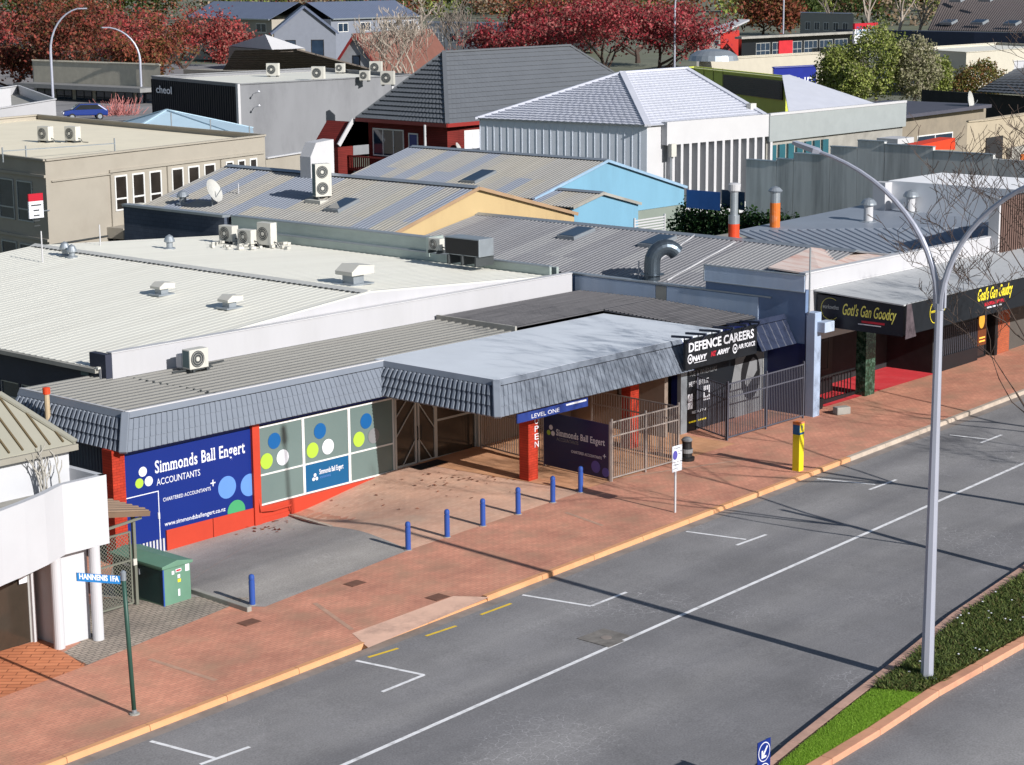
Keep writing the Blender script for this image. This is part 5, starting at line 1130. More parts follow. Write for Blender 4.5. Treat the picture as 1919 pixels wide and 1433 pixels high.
for i, (xr0, xl0, yr0, yl0) in enumerate(steps):
    r0, l0 = at_x(xr0, yr0, WX), at_x(xl0, yl0, WX); zt_ = (r0.z+l0.z)/2
    mb = MB(); mb.box(WX, r0.y+0.02, -0.5, WX+0.25, l0.y-0.02, zt_); pn = mb.build('wall_panel', m_wall_conc, CWl)
    mb = MB(); mb.box(WX-0.05, r0.y+0.01, zt_, WX+0.3, l0.y-0.01, zt_+0.06); mb.build('capping', m_steel, pn)
rr = at_x(1862, 294, WX); mb = MB(); mb.box(WX+0.01, rr.y-30, -0.5, WX+0.24, rr.y, rr.z-0.1); mb.build('wall_panel', m_wall_conc, CWl)
# hedge, blue fence panels
HD_x = 96.0
# ------------------------------------------------------------------ generic blocks whose visible top corners are surveyed
def block3(name, label, A, C, B, zt, z0, mat, roofmat, group=None, cat='building', parapet=0.0, roof=True):
    """box building: top corners A (left), C (near corner), B (right)"""
    A, C, B = at_z(*A, zt), at_z(*C, zt), at_z(*B, zt); u, w = A-C, B-C; D = C+u+w
    t = thing(name, label, cat, (C.x, C.y, z0), group); h = Vector((0, 0, z0-zt))
    mb = MB(); mb.quad(A, C, C+h, A+h); mb.build('side_wall', mat, t)
    mb = MB(); mb.quad(C, B, B+h, C+h); mb.build('front_wall', mat, t)
    mb = MB(); mb.quad(B, D, D+h, B+h); mb.quad(D, A, A+h, D+h); mb.build('rear_wall', mat, t)
    if roof:
        dz = Vector((0, 0, -parapet-0.02)); mb = MB(); mb.quad(C+dz, B+dz, D+dz, A+dz); mb.build('roof', roofmat, t)
        mb = MB(); 
        for p, q in ((C, B), (A, C), (B, D), (D, A)):
            mb.bar(p+UZ*0.03, q+UZ*0.03, 0.22, 0.10)
        mb.build('coping', mat, t)['kind'] = 'stuff'
    return t, A, C, B, D
def face(P, Q, z0):
    """frame of a wall face seen from outside, P left, Q right"""
    u = Vector((Q.x-P.x, Q.y-P.y, 0)); W = u.length; u.normalize(); n = u.cross(UZ); return Vector((P.x, P.y, z0)), u, n, W
def wins(t, F, lst, zt, fm, gm, cols=1, rows=(), fw=0.07, proud=0.03, name='window', panename='pane'):
    """windows given as fractions along the face and heights from z0"""
    O, u, n, W = F
    for a, b, c, d in lst: window(t, O, u, UZ, n, (a*W, c, b*W, d), fm, gm, cols, rows, fw, 0.02, name=name, panename=panename)

# beige two-storey offices
m_beige = M('beige_render', S(206, 198, 184, 0.54), 0.8, 0.04, 0.6, dirt=S(150, 138, 124, .6), dirt_amt=0.25)
m_cream_roof = M('cream_roof', S(232, 222, 198), 0.6, 0.04, 0.6)
E1, EA, EC, EB, ED = block3('beige_offices', 'two-storey beige office block with a cream flat roof', (-330, 251), (84, 301), (496, 254), 7.5, -0.5, m_beige, m_cream_roof, parapet=0.25)
F = face(EC, EB, 0); h = 7.5
wn_l = []
for g0, g1 in ((0.275, 0.505), (0.53, 0.76), (0.79, 0.97)):
    for k in range(3): wd = (g1-g0)/3; wn_l.append((g0+wd*k+0.006, g0+wd*(k+1)-0.016, 4.3, 6.25))
wins(E1, F, wn_l, 7.5, m_frame_w, M('office_glass', S(90, 82, 76, .25), 0.12, 0.4, 0.8, spec=0.7), 1, (0.34,), 0.09)
wins(E1, F, [(0.33, 0.45, 0.6, 2.6), (0.05, 0.2, 0.6, 2.4)], 7.5, m_frame_w, m_glass, 1)
for a, b, c, d in ((0.02, 0.27, 6.35, 6.42), (0.26, 0.99, 6.45, 6.6), (0.515, 0.525, 3.4, 6.4), (0.77, 0.78, 3.4, 6.4), (0.262, 0.272, 0.5, 6.4)):
    mb = MB(); O, u, n, W = F; mb.obox(O+u*a*W+UZ*c-n*0.02, u*(b-a)*W, UZ*(d-c), n*0.12); mb.build('band', m_beige, E1)
mb = MB(); O, u, n, W = F; mb.obox(O+u*0.24*W+UZ*2.9, u*0.12*W, UZ*0.6, n*1.2); mb.build('entry_canopy', m_beige, E1)
mb = MB(); mb.obox(O+u*0.25*W+UZ*1.2, u*0.085*W, UZ*1.6, n*0.05); mb.build('entry_door', m_dark, E1)
mb = MB(); mb.obox(O+u*0.01*W+UZ*3.0, u*0.23*W, UZ*0.07, n*0.09); mb.build('conduit', m_ac_d, E1)
gs = thing('green_sign', 'small green sign on the beige office wall', 'sign', O+u*0.11*W+UZ*1.4)
mb = MB(); mb.obox(O+u*0.08*W+UZ*1.35+n*0.01, u*0.065*W, UZ*0.42, n*0.04); mb.build('panel', M('sign_green', S(30, 140, 96, .7), 0.5), gs)
lettering('TAUNTON', 0.3, O+u*0.083*W+UZ*1.45+n*0.055, u, UZ, m_decal_w, gs, width=0.058*W)
F2 = face(EA, EC, 0); O2, u2, n2, W2 = F2
m_glass_shade = M('shaded_glass', S(80, 92, 104, .6), 0.1, 0.2, spec=0.7)
wins(E1, F2, [(1-(1.2+2.0*k+1.9)/W2, 1-(1.2+2.0*k+0.25)/W2, 4.1, 6.3) for k in range(9)], 7.5, m_steel, m_glass_shade, 1, (0.3,), 0.08)
wins(E1, F2, [(1-(1.2+2.0*k+1.9)/W2, 1-(1.2+2.0*k+0.25)/W2, 0.6, 2.9) for k in range(9)], 7.5, m_steel, m_glass_b, 1, (0.3,), 0.08)
for z in (3.2, 6.6): mb = MB(); mb.obox(O2+UZ*z, u2*W2, UZ*0.14, n2*0.1); mb.build('band', m_beige, E1)
rs = thing('red_white_sign', 'white sign board with a red heading on the corner of the beige offices', 'sign', EC)
qa = at_x(54, 362, EC.x-0.6)
q0 = Vector((EC.x-0.35, EC.y+0.5, 0)); wv = (at_y(80, 362, EC.y)-at_y(53, 362, EC.y)).length
zt3, zm3, zb3 = at_y(66, 361, EC.y).z, at_y(66, 375, EC.y).z, at_y(66, 407, EC.y).z
sx0 = at_y(53, 385, EC.y-0.3).x
mb = MB(); mb.box(sx0, EC.y-0.35, zb3, sx0+wv, EC.y-0.25, zm3); mb.build('panel', m_decal_w, rs); mb = MB(); mb.box(sx0, EC.y-0.355, zm3, sx0+wv, EC.y-0.245, zt3); mb.build('heading', m_decal_red, rs)
for k in range(5): mb = MB(); mb.box(sx0+wv*(0.15 if k == 0 else 0.3), EC.y-0.36, zm3-0.25-0.27*k, sx0+wv*(0.85 if k == 0 else 0.7), EC.y-0.352, zm3-0.18-0.27*k); mb.build('text_line', m_ac_d, rs)
MB().tube([Vector((sx0+wv, EC.y-0.1, zb3+0.3)), Vector((EC.x+0.1, EC.y-0.05, zb3+0.3))], 0.03, 6).build('bracket', m_steel, rs)
# roof edge rail and parapet flashing
mb = MB(); q0 = at_z(5, 290, 7.6); q1 = at_z(215, 275, 7.5)
for q in (q0, q0.lerp(q1, 0.2), q1): mb.box(q.x-0.03, q.y-0.03, 7.2, q.x+0.03, q.y+0.03, 8.0)
mb.bar(q0+UZ*0.2, q1+UZ*0.2, 0.05, 0.05); mb.build('rail', m_steel, E1)['kind'] = 'stuff'

# block wall and sheds with coloured gables
m_block = M_brick('dark_blockwork', S(84, 92, 106), S(78, 86, 100), S(70, 76, 88), 0.4, 0.2, 0, 0.012, plane='yz')
BW = thing('block_wall_shed', 'dark painted blockwork side wall below the sheet roof', 'wall', (62, 80, 0))
q0, q1 = at_x(420, 406, 62.3), at_x(231, 386, 62.3)
mb = MB(); mb.box(62.3, q0.y, -0.5, 62.6, q1.y, 5.6); mb.build('wall', m_block, BW)
mb = MB(); mb.box(62.2, q0.y, 5.6, 62.7, q1.y, 5.72); mb.build('coping', m_steel, BW)
mb = MB(); mb.box(62.6, q1.y-0.3, -0.5, 80, q1.y, 5.2); mb.build('rear_wall', m_block, BW)
m_flash = M('flashing_green', S(172, 184, 180), 0.45, 0.08, 1.2, metal=0.3, streak=(1, 1, 3))
FW = thing('parapet_flashing', 'long pale metal clad parapet beside the white roof', 'wall', (62.5, 66, 4))
mb = MB(); mb.box(62.5, 61.9, 3.5, 62.8, 75.2, 5.66); mb.build('upper_cladding', m_flash, FW); mb = MB(); mb.box(62.38, 54.8, 3.5, 62.499, 75.2, 5.05); mb.build('lower_cladding', m_flash, FW)
mb = MB(); mb.box(62.34, 54.8, 5.05, 62.56, 75.2, 5.11); mb.box(62.44, 61.85, 5.66, 62.86, 75.2, 5.72); mb.build('capping', m_steel, FW)['kind'] = 'stuff'
mb = MB(); mb.box(62.81, 54.8, 3.5, 62.95, 61.9, 5.0); mb.box(62.3, 61.7, 4.9, 63.2, 61.88, 5.75); mb.build('end_plate', m_flash, FW)['kind'] = 'stuff'
def gable_shed(name, label, yf, apex, eL, eR, yb, mat_g, mat_r, zbase=-0.5, over=0.15, trim=None, bandmat=None, band=0.0):
    ap, l, r_ = at_y(*apex, yf), at_y(*eL, yf), at_y(*eR, yf); t = thing(name, label, 'building', (ap.x, yf, 0))
    mb = MB(); mb.prism([(l.x, yf, zbase), (r_.x, yf, zbase), (r_.x, yf, r_.z-0.06), (ap.x, yf, ap.z-0.06), (l.x, yf, l.z-0.06)], (0, 0.15, 0)); mb.build('gable_wall', mat_g, t)
    ribbed('roof_slope', (l.x-0.1, yf-over, l.z), (ap.x, yf-over, ap.z), (ap.x, yb, ap.z), (l.x-0.1, yb, l.z), 0.26, 0.03, mat_r, t)
    ribbed('roof_slope', (ap.x, yf-over, ap.z), (r_.x+0.1, yf-over, r_.z), (r_.x+0.1, yb, r_.z), (ap.x, yb, ap.z), 0.26, 0.03, mat_r, t)
    mb = MB(); mb.prism([(ap.x-0.3, yf-over-0.02, ap.z), (ap.x, yf-over-0.02, ap.z+0.1), (ap.x+0.3, yf-over-0.02, ap.z)], (0, yb-yf, 0)); mb.build('ridge_cap', m_steel, t)
    mb = MB(); mb.bar((l.x-0.1, yf-over-0.03, l.z-0.02), (ap.x, yf-over-0.03, ap.z-0.02), 0.04, 0.16); mb.bar((r_.x+0.1, yf-over-0.03, r_.z-0.02), (ap.x, yf-over-0.035, ap.z-0.02), 0.04, 0.16); mb.build('barge_board', trim or m_concrete, t)['kind'] = 'stuff'
    mb = MB(); mb.box(l.x+0.1, yf+0.3, zbase, r_.x-0.1, yb-0.2, min(l.z, r_.z)-0.15); mb.build('body', m_concrete, t)
    return t, ap, l, r_
m_roof_tan = M_sheets('tan_grey_roof', S(156, 152, 144), S(132, 138, 150), 1, 1.15, 0.55, 0.1, dirt=S(140, 134, 120), dirt_amt=0.4)
m_yellow_w = M('yellow_gable', S(244, 214, 160, 0.5), 0.7, 0.04, 0.6, streak=(1, 1, 0.25), dirt=S(200, 170, 130, .5), dirt_amt=0.45)
m_skyblue = M('skyblue_gable', S(150, 208, 240, 0.52), 0.65, 0.04, 0.6, streak=(1, 1, 0.25), dirt=S(130, 176, 204, .5), dirt_amt=0.45)
SH1, ap1, l1, r1 = gable_shed('yellow_gabled_shed', 'long shed with pale yellow gable and patched tan-grey roof', 66.1, (893, 351), (736, 437), (1076, 400), at_x(425, 309, at_y(893, 351, 66.1).x).y, m_yellow_w, m_roof_tan, trim=M('tan_trim', S(180, 150, 120, .7), 0.6))
SH2, ap2, l2, r2 = gable_shed('blue_gabled_shed', 'shed with sky blue gable and streaked grey roof', 78.0, (1136, 300), (1000, 372), (1282, 350), at_x(770, 273, at_y(1136, 300, 78.0).x).y, m_skyblue, m_roof_tan, trim=M('blue_trim', S(150, 180, 206, .8), 0.6))
SH3, ap3, l3, r3 = gable_shed('blue_gabled_lean', 'smaller sky blue gable in front of the larger blue one', 74.5, (1127, 361), (1072, 388), (1196, 381), 77.9, m_skyblue, m_roof_tan)
m_grgreen = M('grey_green_wall', S(132, 142, 134, .85), 0.75, 0.05)
mb = MB(); q0, q1 = at_y(1072, 410, 77.7), at_y(1283, 383, 77.7); mb.box(q0.x+3, 77.75, -0.5, q1.x-0.1, 77.95, 2.6); mb.build('lower_wall', m_grgreen, SH2)
WP = thing('white_upstand', 'white chimney-like wall standing on the shed ridge', 'wall', (ap1.x, 82, 6))
q = at_x(607, 335, ap1.x+0.2); a_, b_ = at_y(582, 300, q.y), at_y(626, 300, q.y)
zt_ = at_y(610, 262, q.y).z
mb = MB(); mb.prism([(a_.x, q.y, 5.5), (b_.x, q.y, 5.5), (b_.x, q.y, zt_), (a_.x+(b_.x-a_.x)*0.25, q.y, zt_-0.1), (a_.x, q.y, zt_-0.8)], (0, 0.8, 0)); mb.build('slab', m_white, WP)
# low cream wall of the yard behind
q0, q1 = at_z(498, 297, 5.2), at_z(575, 285, 5.2); t = thing('cream_yard_wall', 'low cream wall running behind the shed ridge', 'wall', q0); mb = MB(); mb.obox(Vector((q0.x, q0.y, 0)), Vector((q1.x-q0.x, q1.y-q0.y, 0)), Vector((0, 0.25, 0)), UZ*5.2); mb.build('wall', m_beige, t)
mb = MB(); mb.bar(q0+UZ*0.05, q1+UZ*0.05, 0.3, 0.1); mb.build('coping', m_white, t)
# ------------------------------------------------------------------ equipment on roofs
def ac_unit(loc, w=0.9, h=0.75, d=0.36, rot=0.0, label='', coil=None, fans=1, frame=True, name='air_conditioner', group='air conditioning units', side='y'):
    """outdoor unit: casing, fan grille(s), feet, side coil; front looks to -y before rotation"""
    t = thing(name, label, 'air conditioner', loc, group, rot)
    mb = MB(); mb.box(-w/2, -d/2, 0.1, w/2, d/2, 0.1+h); mb.build('casing', m_ac, t, bevel=0.015, world=False)
    for k in range(fans):
        hz = h/fans; cz = 0.1+hz*(k+0.5); r_ = min(hz*0.43, w*0.36); cx = -w*0.08
        g = MB().disc((cx, -d/2-0.001, cz), (0, -1, 0), r_, 22, 0.012).build('fan_grille', m_ac_d, t, world=False)
        MB().disc((cx, -d/2-0.014, cz), (0, -1, 0), r_*0.25, 12, 0.01).build('fan_hub', m_ac, g, world=False)
        mb = MB()
        for q in range(1, 4):
            mb.tube([(cx+math.cos(a)*r_*q/3.5, -d/2-0.018, cz+math.sin(a)*r_*q/3.5) for a in np.linspace(0, 6.283, 17)], 0.006, 4, False)
        mb.build('grille_rings', m_ac, g, world=False)['kind'] = 'stuff'
    mb = MB(); mb.box(-w/2-0.006, -d/2+0.04, 0.16, -w/2-0.001, d/2-0.03, 0.06+h); mb.build('coil', coil or m_acg, t, world=False)
    mb = MB(); mb.box(w/2-0.13, -d/2-0.006, 0.2, w/2-0.03, -d/2-0.001, h*0.7); mb.build('side_panel', m_ac, t, world=False)
    for s in (-1, 1): mb = MB(); mb.box(s*w*0.36-0.04, -d/2-0.08, -0.04, s*w*0.36+0.04, d/2+0.08, 0.1); mb.build('foot', m_ac_d, t, world=False)
    if frame: MB().tube([(w/2, 0, 0.25), (w/2+0.14, 0.05, 0.2), (w/2+0.18, 0.15, 0.02), (w/2+0.5, 0.3, 0.0)], 0.025, 6).build('pipe', m_ac_d, t, world=False)
    return t
nL = Vector((-0.0841, 0, 1)).normalized(); nR = Vector((0.058, 0, 1)).normalized()
on_left = lambda px, py: at_plane(px, py, (XRd, 60, 5.33), nL)
on_right = lambda px, py: at_plane(px, py, (XRd, 60, 5.33), nR)
ac_unit(at_z(367, 694, 3.95), 0.8, 0.66, 0.4, 0.0, 'air conditioning unit alone on the low grey roof above the blue sign')
p = at_z(345, 690, 3.97); t = thing('white_conduit_box', 'small white ducted box beside the roof air conditioner', 'vent', p); mb = MB(); mb.box(p.x-0.15, p.y-0.1, p.z, p.x+0.2, p.y+0.25, p.z+0.5); mb.build('box', m_white, t, bevel=0.05)
mb = MB()
for dx, dy, L in ((-0.9, -0.5, 1.3), (-0.3, -0.7, 1.0), (0.5, -0.2, 1.1), (0.2, -0.45, 0.6)): mb.bar((p.x+dx, p.y+dy, p.z+0.05), (p.x+dx+L, p.y+dy+0.05, p.z+0.05), 0.05, 0.05)
mb.build('support_rail', m_ac_d, t)['kind'] = 'stuff'
for (px, py, w, h, lb) in ((429, 455, 0.85, 0.72, 'left unit of the three grey air conditioners by the metal parapet'), (464, 460, 0.85, 0.65, 'middle, lower unit of the three grey air conditioners by the metal parapet'), (501, 462, 0.85, 1.02, 'right, tallest unit of the three grey air conditioners by the metal parapet')):
    ac_unit(on_right(px, py), w, h, 0.42, math.radians(-90+6), lb)
mb = MB(); rr = random.Random(2)
for _ in range(46):
    q = on_right(rr.uniform(395, 545), rr.uniform(455, 468)); mb.obox(q, (rr.uniform(.1, .25), rr.uniform(-.1, .1), 0), (0, rr.uniform(.08, .2), 0), (0, 0, rr.uniform(.05, .15)))
tag(mb.build('pipe_clutter', m_ac), 'clutter of pipe lagging at the foot of the three units', 'pipes', kind='stuff')
def cowl(p, s, label, hood=True):
    t = thing('roof_cowl', label, 'vent', p, 'sheet metal cowls on the white roof')
    mb = MB(); mb.box(p.x-0.22*s, p.y-0.25*s, p.z-0.1, p.x+0.22*s, p.y+0.25*s, p.z+0.34*s); mb.build('neck', m_steel, t)
    mb = MB(); mb.prism([(p.x-0.4*s, p.y-0.38*s, p.z+0.3*s), (p.x+0.55*s, p.y-0.38*s, p.z+0.3*s), (p.x+0.55*s, p.y-0.38*s, p.z+0.55*s), (p.x-0.1*s, p.y-0.38*s, p.z+0.62*s), (p.x-0.4*s, p.y-0.38*s, p.z+0.42*s)], (0, 0.76*s, 0)); mb.build('hood', m_ac, t)
    mb = MB(); mb.box(p.x-0.5*s, p.y-0.42*s, p.z-0.02, p.x+0.5*s, p.y+0.42*s, p.z+0.035); mb.build('flashing', m_steel, t)
cowl(on_left(303, 551), 0.78, 'left one of two small cowls on the near white roof slope'); cowl(on_left(430, 576), 0.78, 'right one of two small cowls on the near white roof slope'); cowl(on_right(662, 531), 1.25, 'largest boxy cowl beyond the white roof ridge')
def mushroom(p, h, r_, label, mat=None, capm=None, name='roof_vent', grp='round roof vents', band=None):
    t = thing(name, label, 'vent', p, grp); MB().lathe(p-UZ*0.15, [(r_, 0), (r_, h+0.15)], 16).build('pipe', mat or m_steel, t)
    MB().lathe(p+UZ*h, [(r_*0.9, -0.05), (r_*1.75, 0.0), (r_*1.7, 0.08), (r_*1.1, 0.24), (r_*0.2, 0.32)], 16).build('cap', capm or m_steel, t)
    if band: MB().lathe(p+UZ*0.02, [(r_*1.03, 0), (r_*1.03, h*0.55)], 16).build('band', band, t)
    MB().lathe(p, [(r_*1.9, -0.05), (r_*1.9, 0.02), (r_*1.2, 0.05)], 14).build('flashing', m_steel, t)
mushroom(on_left(122, 478), 0.28, 0.13, 'left of the twin vents at the white ridge'); mushroom(on_left(135, 481), 0.22, 0.13, 'right of the twin vents at the white ridge')
mushroom(on_right(318, 465), 0.3, 0.14, 'stubby vent behind the white ridge'); 
def mast(p, h, label): tag(MB().tube([p-UZ*0.1, p+UZ*h], 0.03, 6).build('mast', m_white), label, 'mast')
mast(on_left(80, 490), 1.3, 'thin white mast on the near white roof slope'); mast(on_right(188, 458), 0.9, 'thin mast near the back of the white roof')
# on the yellow gabled shed
d1 = (ap1-l1); n1 = Vector((-(ap1.z-l1.z), 0, ap1.x-l1.x)).normalized()
on1 = lambda px, py: at_plane(px, py, ap1+UZ*0.04, n1)
def dish(p, r_, az, label, pole=0.6, el=25):
    t = thing('satellite_dish', label, 'dish', p, 'satellite dishes'); ax = Vector((math.cos(az)*math.cos(math.radians(el)), math.sin(az)*math.cos(math.radians(el)), math.sin(math.radians(el)))); c = p+UZ*(pole+r_*0.6)
    MB().lathe(c, [(r_*0.05, 0.0), (r_*0.5, r_*0.07), (r_*0.85, r_*0.2), (r_, r_*0.3), (r_*0.97, r_*0.32), (r_*0.5, r_*0.11), (0.01, r_*0.03)], 26, axis=ax).build('reflector', M('dish_grey', S(196, 196, 192, .8), 0.5), t)
    MB().tube([p-UZ*0.05, p+UZ*pole, c], 0.04, 6).build('stand', m_steel, t)
    MB().tube([c-UZ*r_*0.9, c+ax*r_*0.9-UZ*r_*0.2, c+ax*r_*0.95], 0.025, 5).build('feed_arm', m_steel, t)
dish(on1(398, 386), 0.62, math.radians(-70), 'satellite dish on the yellow gabled shed roof', 0.35)
mushroom(on1(343, 381), 0.35, 0.18, 'silver turbine vent near the satellite dish'); mast(on1(447, 362), 0.5, 'short white stub mast beside the satellite dish')
p = on1(604, 371); ac_unit(p, 0.85, 1.6, 0.45, math.radians(-20), 'tall twin-fan air conditioner on the yellow gabled shed roof', fans=2)
t = thing('unit_platform', 'timber platform under the tall twin-fan unit', 'platform', p); mb = MB(); mb.box(p.x-0.7, p.y-0.6, p.z-0.35, p.x+0.9, p.y+0.5, p.z-0.04); mb.build('deck', m_ac, t)
def skylight(fn, c, w, h, label, ux=1.0):
    p = fn(*c); t = thing('skylight', label, 'skylight', p, 'roof skylights'); return t, p
def sky_on(n, p, su, sv, label):
    """skylight lying on a roof slope: su along the fall, sv along the ridge"""
    t = thing('skylight', label, 'skylight', p, 'roof skylights'); f = Vector((1, 0, -n.x/n.z)).normalized()
    o = p-f*su/2-UY*sv/2; mb = MB(); mb.obox(o-n*0.02, f*su, UY*sv, n*0.16); mb.build('kerb', m_steel, t); mb = MB(); mb.obox(o+f*0.07+UY*0.07+n*0.141, f*(su-0.14), UY*(sv-0.14), n*0.02); mb.build('pane', m_glass_b, t)
sky_on(n1, on1(641, 386), 1.5, 1.0, 'skylight on the yellow gabled shed roof')
n2 = Vector((-(ap2.z-l2.z), 0, ap2.x-l2.x)).normalized(); on2 = lambda px, py: at_plane(px, py, ap2+UZ*0.04, n2)
sky_on(n2, on2(897, 332), 2.0, 1.2, 'skylight on the blue gabled shed roof')
nD = Vector((-(RZ-4.62), 0, RX-XG-0.26)).normalized(); onD = lambda px, py: at_plane(px, py, (RX, 50, RZ+0.03), nD)
sky_on(nD, onD(1080, 439), 1.5, 1.0, 'left skylight of the pair on the grey shed roof'); sky_on(nD, onD(1232, 454), 1.5, 1.0, 'right skylight of the pair on the grey shed roof')
p = onD(1222, 524); t = thing('goose_neck_duct', 'big dark gooseneck exhaust duct on the grey shed roof', 'duct', p)
r_ = 0.33; z_ = p.z+1.0; c_ = [p-UZ*0.3, p+UZ*0.35]+[Vector((p.x+0.55*(1-math.cos(a))*0.8, p.y-0.55*(1-math.cos(a))*0.62, p.z+0.7+0.62*math.sin(a))) for a in np.linspace(0, 2.5, 9)]
MB().tube(c_, r_, 18, cap=False).build('elbow', m_duct, t, smooth=False)
MB().lathe(p+UZ*0.22, [(0.5, 0), (0.5, 0.03), (0.34, 0.04)], 18).build('collar', m_duct, t)
p = onD(1197, 520); mast(p, 0.7, 'short white rod beside the gooseneck duct')
p = at_z(872, 484, 5.25); t = thing('long_air_handler', 'long low black air handler on the grey shed eave', 'air conditioner', p)
mb = MB(); mb.obox(p+Vector((0, 1.2, 0.1)), Vector((0.9, 0, 0)), Vector((0, -2.0, 0)), UZ*0.75); mb.build('casing', m_steel, t, bevel=0.02); mb = MB(); mb.obox(p+Vector((-0.02, 1.15, 0.14)), Vector((0.018, 0, 0)), Vector((0, -1.9, 0)), UZ*0.66); mb.build('coil', m_black, t)
for k in range(3): mb = MB(); mb.box(p.x-0.1, p.y+0.9-0.8*k, p.z-0.3, p.x+1.0, p.y+0.98-0.8*k, p.z+0.1); mb.build('support', m_ac_d, t)
p = at_z(818, 472, 5.2); ac_unit(p, 0.7, 0.5, 0.3, math.radians(-90), 'small dark unit at the end of the metal parapet')
# flues on the roof ridge
p = at_x(1375, 447, RX+0.4); t = thing('orange_flue', 'tall flue, silver above a rusty orange base', 'flue', p, 'orange flues')
MB().lathe(p, [(0.24, -0.3), (0.24, 1.0)], 16).build('base_pipe', m_orange2, t); MB().lathe(p+UZ*1.0, [(0.2, 0), (0.17, 0.02), (0.17, 1.0), (0.15, 1.0)], 16).build('upper_pipe', m_steel, t); MB().lathe(p+UZ*1.0, [(0.245, -0.35), (0.245, 0.02)], 16).build('joint', m_steel, t); MB().lathe(p+UZ*2.0, [(0.17, 0), (0.26, 0.08), (0.28, 0.35), (0.18, 0.4)], 16).build('cowl', m_white, t); MB().lathe(p, [(0.4, -0.1), (0.36, 0.03)], 14).build('skirt', m_orange2, t)
p = at_z(1452, 424, 5.4); t = thing('orange_flue', 'shorter orange flue with a grey conical cap', 'flue', p, 'orange flues')
MB().lathe(p, [(0.24, -0.3), (0.24, 1.1)], 16).build('base_pipe', m_orange, t); MB().lathe(p+UZ*1.1, [(0.235, 0), (0.235, 0.5)], 16).build('upper_pipe', m_steel, t); MB().lathe(p+UZ*1.6, [(0.3, 0), (0.34, 0.06), (0.2, 0.2), (0.03, 0.26)], 16).build('cowl', m_steel, t)
mushroom(at_z(1627, 415, 5.4), 0.8, 0.22, 'nearer mushroom vent on the blue-grey roof', m_white); mushroom(at_z(1706, 397, 5.5), 0.75, 0.22, 'farther mushroom vent on the blue-grey roof', m_white)
dish(at_z(1838, 408, 5.4), 0.42, math.radians(-60), 'grey dish by the slatted storey', 0.3)
# on the beige offices
for px, lb in ((86, 'left roof unit on the cream office roof'), (137, 'right roof unit on the cream office roof')): ac_unit(at_z(px, 266, 7.25), 0.9, 0.85, 0.45, math.radians(-80), lb, coil=m_ac_d)
Of, uf, nf, Wf = face(EC, EB, 0); pp = Of+uf*0.355*Wf+nf*0.35+UZ*3.55; ac_unit(pp, 1.1, 0.95, 0.45, math.atan2(uf.y, uf.x), 'air conditioner fixed to the beige office wall')
# ------------------------------------------------------------------ hedge, yard fence
def leaf_mass(name, label, cat, boxes, n, size, mat, seed, kind=None, parent=None, flat=0.0):
    """foliage made of many small leaf faces filling ellipsoids (c, radii)"""
    r_ = np.random.RandomState(seed); vols = np.array([b[1][0]*b[1][1]*b[1][2] for b in boxes]); vols = vols/vols.sum(); V = []
    for (c, rad), f in zip(boxes, vols):
        m = max(8, int(n*f)); d = r_.normal(size=(m, 3)); d /= np.linalg.norm(d, axis=1)[:, None]; rr = r_.uniform(0.45, 1.0, m)**0.6; lump = 1+0.22*np.sin(d[:, 0]*7+seed)*np.cos(d[:, 2]*6+d[:, 1]*5)
        P = np.array(c)+d*np.array(rad)*(rr*lump)[:, None]; a = r_.normal(size=(m, 3)); a /= np.linalg.norm(a, axis=1)[:, None]; b = np.cross(a, r_.normal(size=(m, 3))); b /= np.linalg.norm(b, axis=1)[:, None]
        s = size*r_.uniform(0.6, 1.4, m)[:, None]; V.append(np.stack([P+a*s, P+b*s*0.6, P-a*s, P-b*s*0.6], 1))
    V = np.concatenate(V); m = len(V); me = bpy.data.meshes.new(name); me.vertices.add(m*4); me.vertices.foreach_set('co', V.ravel()); me.loops.add(m*4); me.loops.foreach_set('vertex_index', np.arange(m*4)); me.polygons.add(m); me.polygons.foreach_set('loop_start', np.arange(m)*4); me.update(calc_edges=True); me.materials.append(mat)
    o = bpy.data.objects.new(name, me); col.objects.link(o)
    if parent:
        o.parent = parent; o.location = -parent.location if parent.type == 'EMPTY' else (0, 0, 0)
    if label: tag(o, label, cat, kind=kind)
    return o
m_hedge = M_leaf('hedge_leaf', [S(26, 50, 24), S(40, 66, 32), S(20, 40, 22), S(54, 80, 40)])
ha, hb = at_z(1283, 378, 2.6), at_z(1480, 396, 2.6); n_ = 12; hx = 92.5
h0, h1 = at_x(1283, 378, 104.5), at_x(1500, 400, 100)
t = thing('hedge', 'dark green clipped hedge below the stepped concrete wall', 'hedge', (h0.x, h0.y, 0))
hA, hB = at_z(1287, 379, 3.7), at_z(1490, 404, 3.7)
leaf_mass('foliage', None, None, [((hA.x+(hB.x-hA.x)*k/11, hA.y+(hB.y-hA.y)*k/11, 1.9), (1.0, 1.3, 1.8)) for k in range(12)], 15000, 0.12, m_hedge, 8, parent=t)
t = thing('blue_fence', 'blue board fence panels above the dark hedge', 'fence', hA)
for k, (x0, x1) in enumerate(((1288, 1350), (1354, 1396))):
    q0, q1 = at_z(x0, 355, 4.6), at_z(x1, 360, 4.6); mb = MB(); mb.obox(Vector((q0.x, q0.y, 3.55)), Vector((q1.x-q0.x, q1.y-q0.y, 0)), Vector((0.05, 0.1, 0)), UZ*1.05); mb.build('panel', M('fence_blue%d' % k, S(50, 110, 190, .7) if k == 0 else S(40, 70, 100, .7), 0.6, 0.1), t)
q0 = at_z(1222, 407, 3.0); t = thing('white_trellis', 'white slatted trellis panel by the grey-green wall', 'trellis', q0)
for k in range(6): mb = MB(); mb.box(q0.x-1.6, q0.y, q0.z-0.1-0.16*k, q0.x+1.2, q0.y+0.04, q0.z-0.02-0.16*k); mb.build('slat', m_white, t)
